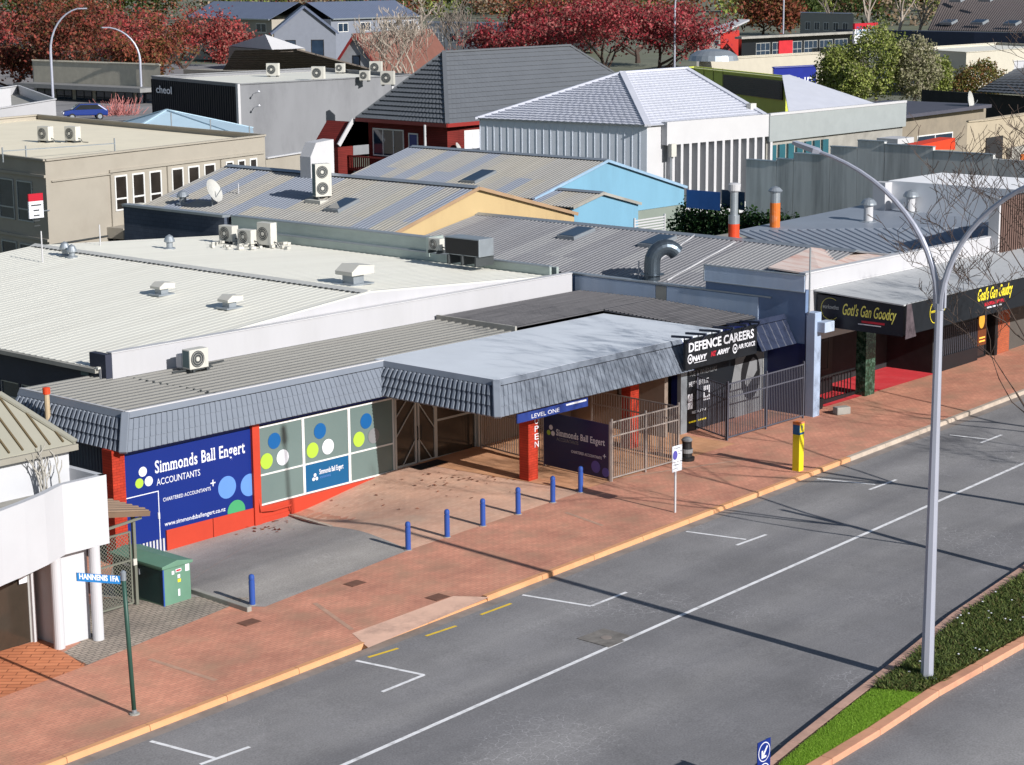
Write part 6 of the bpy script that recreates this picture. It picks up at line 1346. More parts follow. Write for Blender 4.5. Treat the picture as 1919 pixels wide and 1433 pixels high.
for dx in (-1.6, 1.2): mb = MB(); mb.box(q0.x+dx-0.05, q0.y-0.02, 0.5, q0.x+dx+0.05, q0.y+0.06, q0.z+0.1); mb.build('post', m_white, t)
# ------------------------------------------------------------------ white tiled-roof hall (H)
m_steelclad = M('pale_cladding', S(214, 220, 230, 1.0), 0.5, 0.04)
m_white_tile = M('white_tile', S(190, 193, 204, 0.95), 0.5, 0.05, 1.0, dirt=S(176, 180, 196), dirt_amt=0.35)
HH, hA_, hC, hB_, hD = block3('white_tiled_hall', 'large hall with white tiled hip roof, pale ribbed side and white fins', (899, 223), (1213, 236), (1440, 218), 6.4, -0.5, m_white, m_white_tile, roof=False)
Of, uf, nf, Wf = face(hA_, hC, 0)
ribbed('cladding', hC+nf*0.03+UZ*-6.9, hC+nf*0.03, hA_+nf*0.03, hA_+nf*0.03+UZ*-6.9, 0.62, 0.03, m_steelclad, HH, flat=0.88)
apz = 10.0
ap_a, ap_b = at_y(1166, 134, hC.y+7.5), at_y(1285, 131, hC.y+7.5); apz = (ap_a.z+ap_b.z)/2; ap_a.z = ap_b.z = apz
ov = 0.25; eC, eA, eB, eD = hC+Vector((-ov, -ov, 0.02)), hA_+Vector((-ov, ov, 0.02)), hB_+Vector((-0.5, -ov, 0.02)), hD+Vector((-0.5, ov, 0.02))
tile_courses(HH, 'tile_course', eA, eC, ap_a, ap_a+Vector((0, 0.05, 0)), 22, 0.55, m_white_tile, 0.09, 0.035)
tile_courses(HH, 'tile_course', eC, eB, ap_b, ap_a, 22, 0.55, m_white_tile, 0.05, 0.02)
mb = MB(); mb.add([eB, eD, ap_b], [(0, 1, 2)]); mb.add([eD, eA, ap_a, ap_b], [(0, 1, 2, 3)]); mb.build('rear_slope', m_white_tile, HH)['kind'] = 'stuff'
for p_, q_ in ((eC, ap_a), (ap_a, ap_b), (eB, ap_b), (eA, ap_a)): mb = MB(); mb.bar(p_+UZ*0.05, q_+UZ*0.08, 0.45, 0.16); mb.build('hip_cap', m_white_tile, HH)
Of, uf, nf, Wf = face(hC, hB_, 0)
mb = MB(); mb.obox(Of+uf*0.11*Wf+UZ*5.0+nf*0.02, uf*0.89*Wf, UZ*1.62, nf*0.55); mb.build('fascia_band', m_white, HH)
mb = MB(); mb.obox(Of+uf*0.13*Wf+UZ*0.6+nf*0.02, uf*0.87*Wf, UZ*4.4, nf*0.03); mb.build('recess', M('recess_grey', S(170, 172, 176, .7), 0.6), HH)
for k in range(13):
    mb = MB(); s = 0.15+0.068*k; mb.obox(Of+uf*s*Wf+UZ*0.4+nf*0.055, uf*0.26, UZ*4.6, nf*0.55); fn = mb.build('fin', m_white, HH)
    mb = MB(); mb.obox(Of+uf*(s*Wf-0.02)+UZ*0.75+nf*0.6, uf*0.3, UZ*0.4, nf*0.06); mb.build('fin_foot', m_concrete, fn)
mb = MB(); mb.obox(Of+uf*0.12*Wf+UZ*4.2+nf*0.6, uf*0.5, UZ*0.9, nf*0.3); mb.build('vent_box', m_ac, HH); MB().tube([Of+uf*0.135*Wf+UZ*0.3+nf*0.65, Of+uf*0.135*Wf+UZ*4.2+nf*0.65], 0.05, 6).build('downpipe', m_steel, HH)
pv = at_y(1412, 214, hC.y-0.3); mb = MB(); mb.box(pv.x-0.35, pv.y, pv.z, pv.x+0.35, pv.y+0.4, pv.z+0.8); mb.build('vent_box', m_ac, HH)
# lime block behind
m_lime = M('lime_panel', S(186, 194, 80, 1.1), 0.6, 0.05)
LG, lA, lC, lB, lD = block3('lime_block', 'lime green panelled block with dark louvres behind the white roof', (1285, 127), (1473, 147), (1490, 145), 8.1, 0, m_lime, m_ac, parapet=0.0)
O2, u2, n2_, W2 = face(lA, lC, 0)
mb = MB(); mb.obox(O2+u2*0.42*W2+UZ*6.3+n2_*0.05, u2*0.56*W2, UZ*1.6, n2_*0.12); lv = mb.build('louvre_box', m_black_sign, LG)
for k in range(9): mb = MB(); mb.obox(O2+u2*0.43*W2+UZ*(6.4+0.16*k)+n2_*0.17, u2*0.54*W2, UZ*0.07, n2_*0.06); mb.build('louvre', m_ac_d, lv)
for k in range(1, 5): mb = MB(); mb.obox(O2+u2*(0.1*k)*W2+UZ*2+n2_*0.02, u2*0.05, UZ*6.4, n2_*0.03); mb.build('panel_joint', m_roofrib, LG)
O3, u3, n3, W3 = face(lC, lB, 0); mb = MB(); mb.obox(O3+u3*0.05+UZ*6.3+n3*0.04, u3*(W3+0.3), UZ*1.6, n3*0.1); mb.build('louvre_box', m_black_sign, LG); mb = MB(); mb.obox(O3+u3*0.3*W3+UZ*4.2+n3*0.04, u3*0.5*W3, UZ*2.0, n3*0.1); mb.build('window', m_glass, LG)
# second white roof and glass balustrade wing to the right
WG = thing('white_wing', 'white roofed wing with pale glass parapet right of the lime block', 'building', at_z(1550, 230, 5))
q = [at_z(1478, 210, 6.6), at_z(1640, 193, 6.6), at_y(1486, 139, at_z(1640, 193, 6.6).y+6)]
mb = MB(); mb.prism([q[0], q[1], q[2]-UX*0.5, q[2]-UX*1.5], (0, 0, -0.15)); mb.build('roof_slope', m_white_tile, WG)
b0, b1 = at_z(1443, 217, 6.5), at_z(1678, 191, 6.5); b1.y = b0.y; d_ = b1-b0
mb = MB(); mb.obox(b0-UZ*1.9, d_, UZ*1.9, Vector((0, 0.2, 0))); mb.build('glass_parapet', M('pale_glass', S(206, 214, 216, .5), 0.15, 0.05, spec=0.6), WG)
mb = MB(); mb.obox(b0+UZ*0.0-UY*0.05, d_, UZ*0.18, Vector((0, 0.3, 0))); mb.build('coping', m_white, WG); mb = MB(); mb.obox(Vector((b0.x, b0.y+0.3, -0.5)), d_, UZ*5.2, Vector((0, 8, 0))); mb.build('body', m_concrete, WG)
for k in range(7):
    mb = MB(); mb.obox(Vector((b0.x+0.3+k*1.15, b0.y+0.1, 0.5)), Vector((0.75, 0, 0)), Vector((0, 0.15, 0)), UZ*3.8); mb.build('window', M('teal_pane%d' % k, S(70, 130, 145, .5), 0.12, spec=0.7), WG)
# ------------------------------------------------------------------ maroon house with dark tiled hip roof (G)
m_maroon = M_brick('maroon_boards', S(120, 44, 40, .9), S(110, 40, 36, .9), S(70, 26, 24, .8), 3.0, 0.14, 0, 0.012, plane='xz')
m_dark_tile = M('charcoal_tile', S(98, 102, 108, .9), 0.55, 0.06, 0.8, dirt=S(90, 94, 100), dirt_amt=0.3)
GH, gA, gC, gB, gD = block3('maroon_house', 'maroon boarded house under a big charcoal tiled hip roof', (690, 222), (838, 232), (905, 227), 5.6, -0.5, m_maroon, m_dark_tile, roof=False)
yr = gC.y+(gA.y-gC.y)*0.5; R0 = at_y(832, 98, yr); R1 = at_y(1068, 86, yr); R0.z = R1.z = (R0.z+R1.z)/2
ov = 0.7; xr1 = R1.x+6.5; eC = gC+Vector((-ov, -ov, 0.05)); eA = gA+Vector((-ov, ov, 0.05)); eB = Vector((xr1, gC.y-ov, gC.z+0.05)); eD = Vector((xr1, gA.y+ov, gC.z+0.05))
tile_courses(GH, 'tile_course', eA, eC, R0, R0+Vector((0, 0.05, 0)), 15, 0.42, m_dark_tile, 0.10, 0.05)
tile_courses(GH, 'tile_course', eC, eB, R1, R0, 15, 0.5, m_dark_tile, 0.06, 0.02)
mb = MB(); mb.add([eB, eD, R1], [(0, 1, 2)]); mb.add([eD, eA, R0, R1], [(0, 1, 2, 3)]); mb.build('rear_slope', m_dark_tile, GH)['kind'] = 'stuff'
for p_, q_ in ((eC, R0), (R0, R1), (eB, R1), (eA, R0)): mb = MB(); mb.bar(p_+UZ*0.06, q_+UZ*0.1, 0.32, 0.14); mb.build('hip_cap', m_dark_tile, GH)
m_gut = M('maroon_gutter', S(150, 50, 46, .8), 0.5)
mb = MB(); mb.bar(eA-UZ*0.1, eC-UZ*0.1, 0.15, 0.3); mb.bar(eC-UZ*0.1+UY*0.02, eB-UZ*0.1+UY*0.02, 0.15, 0.3); mb.build('gutter', m_gut, GH)['kind'] = 'stuff'
mb = MB(); mb.box(max(gA.x, gC.x)+0.3, gC.y+0.3, 0, xr1-1, gA.y-0.1, 5.5); mb.build('body', m_maroon, GH)
O2, u2, n2_, W2 = face(gA, gC, 0)
wins(GH, (O2, u2, n2_, W2), [(0.06, 0.46, 2.7, 4.9)], 5.6, m_frame_w, m_glass_b, 3, (), 0.10, 0.06); wins(GH, (O2, u2, n2_, W2), [(0.52, 0.64, 2.2, 4.7)], 5.6, m_frame_w, M('blue_door', S(30, 50, 120), 0.4), 1, (), 0.1, 0.06, name='door', panename='door_leaf')
MB().tube([O2+u2*0.82*W2+UZ*0+n2_*0.8, O2+u2*0.82*W2+UZ*5.5+n2_*0.8], 0.1, 8).build('post', m_white, GH)
mb = MB(); mb.obox(O2-u2*0.1*W2+UZ*1.5+n2_*0.0, u2*0.72*W2, UZ*0.2, n2_*1.4); mb.build('balcony_floor', m_maroon, GH)
mb = MB(); mb.obox(O2-u2*0.1*W2+UZ*2.62+n2_*1.33, u2*0.72*W2, UZ*0.12, n2_*0.12); mb.build('balcony_rail', m_gut, GH)
for k in range(26): mb = MB(); mb.obox(O2+u2*(-0.1+0.0277*k)*W2+UZ*1.6+n2_*1.36, u2*0.12, UZ*1.05, n2_*0.05); mb.build('baluster', m_maroon, GH)
O3, u3, n3, W3 = face(gC, gB, 0)
wins(GH, (O3, u3, n3, W3), [(0.46, 0.95, 3.1, 5.0)], 5.6, m_frame_w, m_decal_w, 2, (), 0.12, 0.06)
dish(gC+Vector((0.5, -0.6, -2.6)), 0.6, math.radians(-60), 'white dish on the maroon house wall', 0.2)
# catslide roof with a white barge on the left
ca, cb_ = eA+Vector((0, 0.4, -0.1)), at_y(633, 272, eA.y+0.4); mb = MB(); mb.prism([ca, cb_, cb_+UX*6, ca+UX*6], (0, 0, -0.15)); mb.build('catslide', m_dark_tile, GH); mb = MB(); mb.bar(ca-UY*0.1, cb_-UY*0.1, 0.12, 0.35); mb.build('barge_board', m_white, GH)
mb = MB(); mb.prism([ca-UZ*0.2, cb_-UZ*0.2, Vector((cb_.x, cb_.y, 0)), Vector((ca.x, ca.y, 0))], (0, 3, 0)); mb.build('wing_wall', m_maroon, GH)
# ------------------------------------------------------------------ dark-fronted shop building with grey side
m_grey_render = M('grey_render', S(176, 178, 184, .48), 0.85, 0.06, 0.5, dirt=S(110, 112, 118, .6), dirt_amt=0.5, streak=(1, 1, 0.4))
CH, cA, cC, cB, cD = block3('cheol_building', 'flat white-roofed block with a black ribbed front and grey rendered side', (284, 143), (449, 158), (775, 140), 7.0, -0.5, m_grey_render, m_white_roof, parapet=0.3)
O2, u2, n2_, W2 = face(cA, cC, 0)
ribbed('black_cladding', cC+n2_*0.05+UZ*-7.4, cC+n2_*0.05+UZ*-0.25, cA+n2_*0.05+UZ*-0.25, cA+n2_*0.05+UZ*-7.4, 0.5, 0.06, M('navy_black_cladding', S(15, 18, 28), 0.6, 0.08, spec=0.2), CH)
mb = MB(); mb.obox(O2+u2*(W2-0.3)+n2_*0.03, u2*0.45, UZ*7.05, n2_*0.25); mb.build('corner_trim', m_white, CH)
cs = thing('shop_lettering', 'white lower-case lettering on the black clad front', 'sign', O2+u2*2)
zc = at_plane(293, 173, O2+n2_*0.2, n2_); zc2 = at_plane(322, 176, O2+n2_*0.2, n2_)
lettering('cheol', (zc2-zc).length/3.6, zc, u2, UZ, m_decal_w, cs, width=(zc2-zc).length, bold=0.012, extr=0.02)
cups = [(512, 143, 'leftmost rooftop unit on the white roof of the black-fronted block'), (597, 150, 'second, wider rooftop unit on the white roof of the black-fronted block'), (638, 137, 'small rooftop unit at the back of the white roof of the black-fronted block'), (684, 152, 'fourth rooftop unit from the left on the white roof of the black-fronted block'), (705, 139, 'rooftop unit at the back right of the white roof of the black-fronted block'), (727, 160, 'rightmost rooftop unit on the white roof of the black-fronted block')]
for px, py, lb in cups:
    s = 0.75 if px in (638, 684) else 1.0; ac_unit(at_z(px, py, 6.7), 1.3*s, 1.25*s, 0.55, math.radians(-60), lb, frame=False, group='rooftop units on the white roof')
for a, b, c, d in ((0.86, 0.875, 1, 6.9),): 
    O3, u3, n3, W3 = face(cC, cB, 0); mb = MB(); mb.obox(O3+u3*a*W3+UZ*c, u3*0.25, UZ*5.9, n3*0.12); mb.build('downpipe', m_white, CH)
for k in range(2): mb = MB(); q = O3+u3*0.07*W3+UZ*(6.1-1.3*k)+n3*0.1; mb.bar(q, q+Vector((-0.4, -1.2, 0.2)), 0.05, 0.05); mb.lathe(q+Vector((-0.4, -1.2, 0.15)), [(0.05, 0), (0.14, 0.06), (0.05, 0.2)], 8); mb.build('wall_lamp', m_decal_w, CH)['kind'] = 'stuff'
# light-blue pyramid roof pavilion
pv0, pv1, pv2 = at_z(196, 236, 4.6), at_z(470, 258, 4.6), at_z(312, 204, 7.0)
PV = thing('blue_pavilion', 'low pavilion with a pale blue pyramid roof behind the beige offices', 'building', (pv1.x, pv1.y, 0))
pk = at_z(312, 206, 6.6); bs = [at_z(180, 244, 4.4), at_z(478, 262, 4.4)]; ctr = (bs[0]+bs[1])/2; w_ = (bs[1]-bs[0]); sd = Vector((w_.y, -w_.x, 0)).normalized(); 
if sd.dot(CAM-ctr) < 0: sd = -sd
cn = [bs[0], ctr+sd*6, bs[1], ctr-sd*9]; pkp = Vector((pk.x, pk.y, 6.6)); pkp = at_z(312, 206, 6.4); 
m_pv = M('pale_blue_roof', S(172, 196, 212, .9), 0.5, 0.05, 0.8)
mb = MB()
for i in range(4): mb.add([cn[i], cn[(i+1) % 4], pkp], [(0, 1, 2)])
mb.build('roof', m_pv, PV)
for i in range(4): mb = MB(); mb.bar(cn[i]+UZ*0.03, pkp+UZ*0.05, 0.25, 0.08); mb.build('hip_cap', m_pv, PV)
mb = MB(); mb.prism([c.lerp(ctr, 0.06)+UZ*-4.9 for c in cn], (0, 0, 4.85)); mb.build('walls', m_beige, PV)
for px, py, h in ((322, 250, 1.6), (395, 247, 1.0), (468, 256, 0.8)): mb = MB(); q = at_z(px, py, 5.0); mb.tube([q, q+UZ*h], 0.05, 6); mb.build('vent_pipe', m_steel, PV)
# ------------------------------------------------------------------ background houses
m_navy_roof = M('navy_roof', S(96, 106, 128, .9), 0.6, 0.05, 0.6)
m_greywall = M('grey_weatherboard', S(140, 146, 160, .7), 0.7, 0.05)
def gabled_house(name, label, px, py, zr, w, d, h, rise, wallm, roofm, yaw=0.0, wdw=(), trim=None, front='gable', roofname='roof_slope'):
    """house with its gable end facing the viewer at a surveyed ridge point"""
    p = at_z(px, py, zr); t = thing(name, label, 'house', (p.x, p.y, 0), None, yaw)
    e = zr-rise
    mb = MB(); mb.prism([(-w/2, 0, -0.5), (w/2, 0, -0.5), (w/2, 0, e), (0, 0, zr), (-w/2, 0, e)], (0, d, 0)); mb.build('walls', wallm, t, world=False)
    for s in (-1, 1):
        mb = MB(); n = Vector((s*rise, 0, w/2)).normalized(); mb.obox(Vector((0, -0.4, zr+0.02)), Vector((s*(w/2+0.5), 0, -rise*(w/2+0.5)/(w/2))), Vector((0, d+0.8, 0)), n*0.18); mb.build(roofname, roofm, t, world=False)
        mb = MB(); mb.bar((0, -0.45, zr+0.0), (s*(w/2+0.5), -0.45, zr-rise*(w/2+0.5)/(w/2)), 0.1, 0.35); mb.build('barge_board', trim or roofm, t, world=False)
    for (a, b, c, dd) in wdw: window(t, (0, 0, 0), UX, UZ, -UY, (a, c, b, dd), m_frame_w if trim is None else m_black, m_glass_b, 1, (), 0.12, 0.03)
    for o in t.children:
        o.location = (0, 0, 0)
    return t
gabled_house('gabled_townhouse', 'grey townhouse with a steep navy gable in the background', 570, 12, 11.6, 10.5, 8, 9, 4.2, m_greywall, m_navy_roof, math.radians(-40), ((-3.4, -1.6, 4.6, 6), (1, 3.2, 2.2, 6)), trim=m_navy_roof)
def long_house(name, label, a, b, zr, ze, depth, wallm, roofm, z0=-0.5, wn=4, wm=None):
    """long house seen side-on: ridge a-b (pixels), roof falling towards the viewer"""
    A, B = at_z(*a, zr), at_z(*b, zr); u = (B-A).normalized(); n = u.cross(UZ).normalized()
    if n.dot(CAM-A) < 0: n = -n
    t = thing(name, label, 'house', (A.x, A.y, 0)); EA, EB = A+n*depth+UZ*(ze-zr), B+n*depth+UZ*(ze-zr)
    ribbed('roof_slope', EA, A, B, EB, 0.8, 0.05, roofm, t); mb = MB(); mb.quad(A, B, B-n*depth+UZ*(ze-zr), A-n*depth+UZ*(ze-zr)); mb.build('rear_slope', roofm, t)
    W0, W1 = EA-n*0.6, EB-n*0.6; mb = MB(); mb.obox(Vector((W0.x, W0.y, z0)), W1-W0, -n*(depth*2-1.2), UZ*(ze-z0-0.02)); mb.build('walls', wallm, t)
    L = (W1-W0).length
    for k in range(wn):
        s = L*(k+0.3)/wn; window(t, Vector((W0.x, W0.y, 0)), u if u.cross(UZ).dot(n) > 0 else -u, UZ, n, (s if u.cross(UZ).dot(n) > 0 else -s, ze-2.6, (s if u.cross(UZ).dot(n) > 0 else -s)+L/wn*0.45, ze-0.8), m_frame_w, wm or m_glass_b, 2, (), 0.12, 0.03)
    mb = MB(); mb.bar(EA, EB, 0.2, 0.25); mb.build('gutter', m_steel, t)
    return t
long_house('navy_roofed_terrace', 'long pale terrace under a navy roof left of the steep gable', (400, 2), (560, 4), 11.5, 8.2, 7, m_beige, m_navy_roof)
long_house('navy_roofed_terrace', 'long terrace under a navy roof right of the steep gable', (575, 4), (740, 0), 11.5, 8.2, 7, m_greywall, m_navy_roof)
m_brick_roof = M('brick_red_roof', S(160, 108, 94, .5), 0.7, 0.1, 1.0)
gabled_house('aframe_house', 'steep brick-red roofed house with pale grey gable', 667, 64, 9.0, 13, 22, 8, 8.6, M('pale_gable', S(186, 190, 196, .6), 0.7), m_brick_roof, math.radians(-72), ((-0.6, 0.6, 3.6, 6.2),), trim=M('red_barge', S(150, 50, 50, .8), 0.6))
p = at_z(735, 118, 3.5); t = thing('dormer', 'dormer with white window on the brick-red roof', 'dormer', p); mb = MB(); mb.box(p.x-1.5, p.y-1.0, p.z-1, p.x+1.5, p.y+2, p.z+1.6); mb.build('cheeks', m_brick_roof, t); window(t, (p.x, p.y-1.0, p.z), UX, UZ, -UY, (-1.2, -0.9, 1.2, 1.4), m_frame_w, m_decal_w, 2, (), 0.15, 0.03)
q0, q1, q2, q3 = at_z(640, 48, 6), at_z(760, 45, 6), at_z(760, 78, 3), at_z(640, 82, 3)
SB2, *_ = block3('pale_steel_shed', 'pale steel clad flat shed behind the brick-red roof', (640, 46), (642, 50), (790, 46), 6.0, 0, m_steelclad, m_white_roof)
# brown tiled hip roof and white pavilion roof between the trees and the terrace
m_brown_tile = M('brown_tile', S(96, 88, 82, .9), 0.7, 0.12, 1.2)
p0, p1 = at_z(418, 131, 4.4), at_z(700, 131, 4.4); r0, r1 = at_z(440, 94, 7.4), at_z(555, 92, 7.4)
t = thing('brown_hip_roof_house', 'low house with a brown tiled hip roof behind the white flat roof', 'house', p0)
tile_courses(t, 'tile_course', p0, p1, r1, r0, 9, 1.2, m_brown_tile, 0.12, 0.06)
mb = MB(); mb.quad(p1, p1+Vector((2, 9, 0)), r1); mb.build('rear_slope', m_brown_tile, t); mb = MB(); mb.obox(Vector((p0.x, p0.y+0.5, 0)), p1-p0, Vector((0, 8, 0)), UZ*4.3); mb.build('walls', m_beige, t)
mb = MB(); mb.bar(r1, p1, 0.5, 0.2); mb.build('hip_cap', m_brown_tile, t)
t = thing('white_tent_roof', 'white tent-like pyramid roof in front of the terrace', 'building', at_z(495, 90, 5)); mb = MB(); c4 = [at_z(428, 86, 5.5), at_z(510, 93, 5.5), at_z(572, 90, 5.5), at_z(490, 82, 5.5)]; pk = at_z(497, 64, 7.8)
for i in range(4): mb.add([c4[i], c4[(i+1) % 4], pk], [(0, 1, 2)])
mb.build('roof', m_white, t); mb = MB(); mb.prism([c-UZ*5.5 for c in c4], (0, 0, 5.4)); mb.build('walls', m_beige, t)
# red-and-white modern building, long dark pavilion, white walls at the right
RM, a_, c_, b_, d_ = block3('red_end_house', 'modern white house with a red end wall and tilted roof', (1306, 62), (1350, 62), (1384, 56), 6.2, 0, M('white_boards', S(214, 212, 208, .6), 0.7), m_ac, roof=False)
mb = MB(); O3, u3, n3, W3 = face(c_, b_, 0); mb.obox(O3+n3*0.02, u3*W3, UZ*6.2, n3*0.15); mb.build('red_wall', M('signal_red', S(222, 66, 58, .7), 0.6, 0.05), RM)
mb = MB(); mb.prism([a_+Vector((-2, 1, -0.8)), c_+Vector((-1, -1.5, 0.1)), b_+Vector((2, -1, 1.6)), b_+Vector((2, 1.5, 1.6)), a_+Vector((-1, 2.5, -0.8))], (0, 0, 0.3)); mb.build('roof', m_white, RM)
O2, u2, n2_, W2 = face(a_, c_, 0); wins(RM, (O2, u2, n2_, W2), [(0.15, 0.35, 1.5, 3.6), (0.75, 0.95, 4, 5)], 6, m_frame, m_glass_b)
DP, a_, c_, b_, d_ = block3('dark_pavilion', 'long dark glazed pavilion with a red panel at the back', (1384, 68), (1390, 70), (1600, 60), 5.5, 0, m_black_sign, m_dark_roof)
O3, u3, n3, W3 = face(c_, b_, 0); wins(DP, (O3, u3, n3, W3), [(0.12+0.14*k, 0.24+0.14*k, 1.6, 4.4) for k in range(6)], 5.5, m_frame, m_glass_b, 3, (0.5,), 0.1); mb = MB(); mb.obox(O3+u3*0.31*W3+UZ*0.8+n3*0.05, u3*0.12*W3, UZ*3.8, n3*0.2); mb.build('red_panel', M('panel_red', S(214, 50, 60, .7), 0.6), DP)
mb = MB(); mb.obox(O3-u3*2+UZ*5.3, u3*(W3+3), UZ*0.4, n3*1.5); mb.build('eave', m_concrete, DP)
CWx, a_, c_, b_, d_ = block3('cream_flat_block', 'long low cream block in front of the dark pavilion', (1310, 110), (1312, 113), (1545, 100), 5.0, 0, M('cream_render', S(222, 214, 196, .62), 0.7, 0.04), m_white_roof, parapet=0.1)
t = thing('round_roof_light', 'low silver dome rooflight on the cream block', 'skylight', at_z(1340, 112, 5.0)); q = at_z(1337, 113, 5.1); MB().lathe(q, [(3.4, 0), (3.2, 0.7), (2.2, 1.3), (0.1, 1.6)], 22).build('dome', m_steel, t)
BLs, a_, c_, b_, d_ = block3('deep_blue_shop', 'deep blue walled shop with white letters behind the green trees', (1448, 126), (1450, 128), (1530, 124), 4.2, 0, M('cobalt_wall', S(24, 40, 140, .8), 0.5), m_white_roof)
O3, u3, n3, W3 = face(c_, b_, 0); lettering('UP', 2.4, O3+u3*0.55*W3+UZ*1.2+n3*0.05, u3, UZ, m_decal_w, BLs, extr=0.03)
LW, a_, c_, b_, d_ = block3('low_white_block', 'long white flat-roofed block at the right behind the shrubs', (1690, 91), (1868, 80), (1990, 86), 5.5, 0, M('warm_white', S(226, 220, 204, .62), 0.7, 0.04), m_white_roof, parapet=0.3)
LW2, a_, c_, b_, d_ = block3('low_white_block', 'lower white canopy block in front of the long white one', (1640, 108), (1745, 120), (1960, 112), 3.8, 0, M('cool_white', S(220, 222, 230, .6), 0.7, 0.03), m_white_roof, parapet=0.1)
# big dark roof with roof windows, top right
m_brown_iron = M('brown_iron', S(92, 84, 82, .9), 0.6, 0.1, 0.6)
e0, e1 = at_z(1738, 56, 4.5), at_z(2020, 62, 4.5); r0, r1 = at_y(1775, -25, e0.y+12), at_y(2080, -22, e0.y+12)
t = thing('dark_roofed_lodge', 'large dark ribbed roof with roof windows at the top right', 'building', e0)
ribbed('roof_slope', e0, r0, r1, e1, 0.9, 0.12, m_brown_iron, t); mb = MB(); mb.obox(Vector((e0.x, e0.y+0.6, 0)), e1-e0, Vector((0, 22, 0)), UZ*4.4); mb.build('walls', M('lodge_navy', S(52, 60, 84, .8), 0.6), t)
nn = (e1-e0).cross(r0-e0).normalized()
if nn.z < 0: nn = -nn
for (px, py) in ((1778, 43), (1836, 43), (1897, 45), (1795, 1), (1850, 0)):
    q = at_plane(px, py, e0+nn*0.15, nn); uu = (e1-e0).normalized(); vv = nn.cross(uu).normalized()
    if vv.z < 0: vv = -vv
    mb = MB(); mb.obox(q-uu*1.6-vv*1.0, uu*3.2, vv*2.0, nn*0.5); rw = mb.build('roof_window', m_steel, t); mb = MB(); mb.obox(q-uu*1.4-vv*0.85+nn*0.51, uu*2.8, vv*1.7, nn*0.03); mb.build('pane', m_glass_b, rw)
# dark tiled roof at the right edge
e0, e1 = at_z(1828, 172, 4.6), at_z(2050, 186, 4.6); r0, r1 = at_z(1905, 128, 6.8), at_z(2080, 120, 6.8)
t = thing('dark_tiled_house', 'house corner with a dark tiled roof at the right edge', 'house', e0); tile_courses(t, 'tile_course', e0, e1, r1, r0, 10, 0.6, M('dark_grey_tile', S(78, 82, 88, .9), 0.6, 0.08), 0.10, 0.05)
mb = MB(); mb.obox(Vector((e0.x+0.8, e0.y+0.6, 0)), e1-e0, Vector((3, 8, 0)), UZ*4.4); mb.build('walls', m_dark, t)
# cream house with a long mono-pitch roof, beyond the concrete wall
CHs = thing('cream_house', 'cream rendered house with a dark mono-pitch roof beyond the concrete wall', 'house', at_z(1680, 260, 3))
f0, f1 = at_z(1520, 240, 5.0), at_z(1848, 199, 7.0); yq = f0.y; f0 = at_y(1520, 240, yq); f1 = at_y(1848, 199, yq)
mb = MB(); mb.prism([(f0.x, yq, -0.5), (f1.x, yq, -0.5), (f1.x, yq, f1.z), (f0.x, yq, f0.z)], (0, 9, 0)); mb.build('walls', M('cream_grey', S(176, 164, 146, .55), 0.8, 0.06, dirt=S(120, 116, 110, .5), dirt_amt=0.4), CHs)
mb = MB(); mb.obox(f0+Vector((-1.0, -0.8, -0.05)), (f1-f0)*1.02, Vector((0, 10.5, 0)), UZ*0.28); mb.build('roof', M('slate_fascia', S(84, 84, 96, .8), 0.6), CHs)
for (a, b, c, d) in ((1570, 1582, 254, 272), (1600, 1640, 262, 285), (1718, 1785, 252, 268)):
    q0, q1 = at_y(a, d, yq), at_y(b, c, yq); window(CHs, (0, yq, 0), UX, UZ, -UY, (q0.x, q0.z, q1.x, max(q1.z, q0.z+0.6)), m_frame_w, m_glass_b, 2, (), 0.1, 0.03)
pw0, pw1 = at_z(1515, 222, 5.0), at_z(1775, 198, 5.0); mb = MB(); mb.obox(Vector((pw0.x, pw0.y, 0)), Vector((pw1.x-pw0.x, 0, 0)), Vector((0, 0.3, 0)), UZ*5.0); t = thing('stained_parapet', 'rust-stained cream parapet behind the cream house', 'wall', pw0); mb.build('wall', M('stained_cream', S(214, 190, 160, .62), 0.8, 0.06, 1.0, streak=(2, 2, .4), dirt=S(150, 84, 60, .6), dirt_amt=0.7), t)
q = at_y(1578, 229, yq-0.4); t = thing('red_vent', 'curved red gooseneck vent on the cream house roof', 'vent', q); MB().tube([q-UZ*0.6, q+UZ*0.5]+[Vector((q.x+0.55*(1-math.cos(a))-0.0, q.y, q.z+0.5+0.65*math.sin(a))) for a in np.linspace(0.2, 3.0, 9)], 0.33, 14, cap=False).build('elbow', M('vent_red', S(190, 70, 50, .8), 0.6), t)
dish(at_y(1814, 203, yq), 0.85, math.radians(-75), 'white dish on the cream house roof', 0.1, 10)
q0, q1 = at_z(1715, 271, 5.6), at_z(1792, 259, 5.6); t = thing('red_awning', 'bright red sloping awning above the concrete wall', 'awning', q0); mb = MB(); mb.prism([at_y(1713, 274, q0.y), at_y(1790, 258, q0.y), at_y(1790, 280, q0.y), at_y(1713, 280, q0.y)], (0, 1.2, 0)); mb.build('canvas', M('awning_red', S(232, 70, 36, .75), 0.6, 0.1, 2), t)
q0 = at_z(1690, 268, 5.8); t = thing('roof_fan_box', 'white square extractor above the concrete wall', 'vent', q0); mb = MB(); mb.box(q0.x-0.7, q0.y, q0.z-1, q0.x+0.7, q0.y+1, q0.z); mb.build('neck', m_ac_d, t); mb = MB(); mb.box(q0.x-1.0, q0.y-0.3, q0.z, q0.x+1.0, q0.y+1.3, q0.z+0.35); mb.build('hood', m_white, t)
CB2, a_, c_, b_, d_ = block3('cream_concrete_block', 'cream and grey concrete block at the right edge with an orange panel', (1813, 228), (1842, 226), (1990, 205), 6.0, 0, M('block_cream', S(206, 192, 168, .6), 0.8, 0.06), m_concrete)
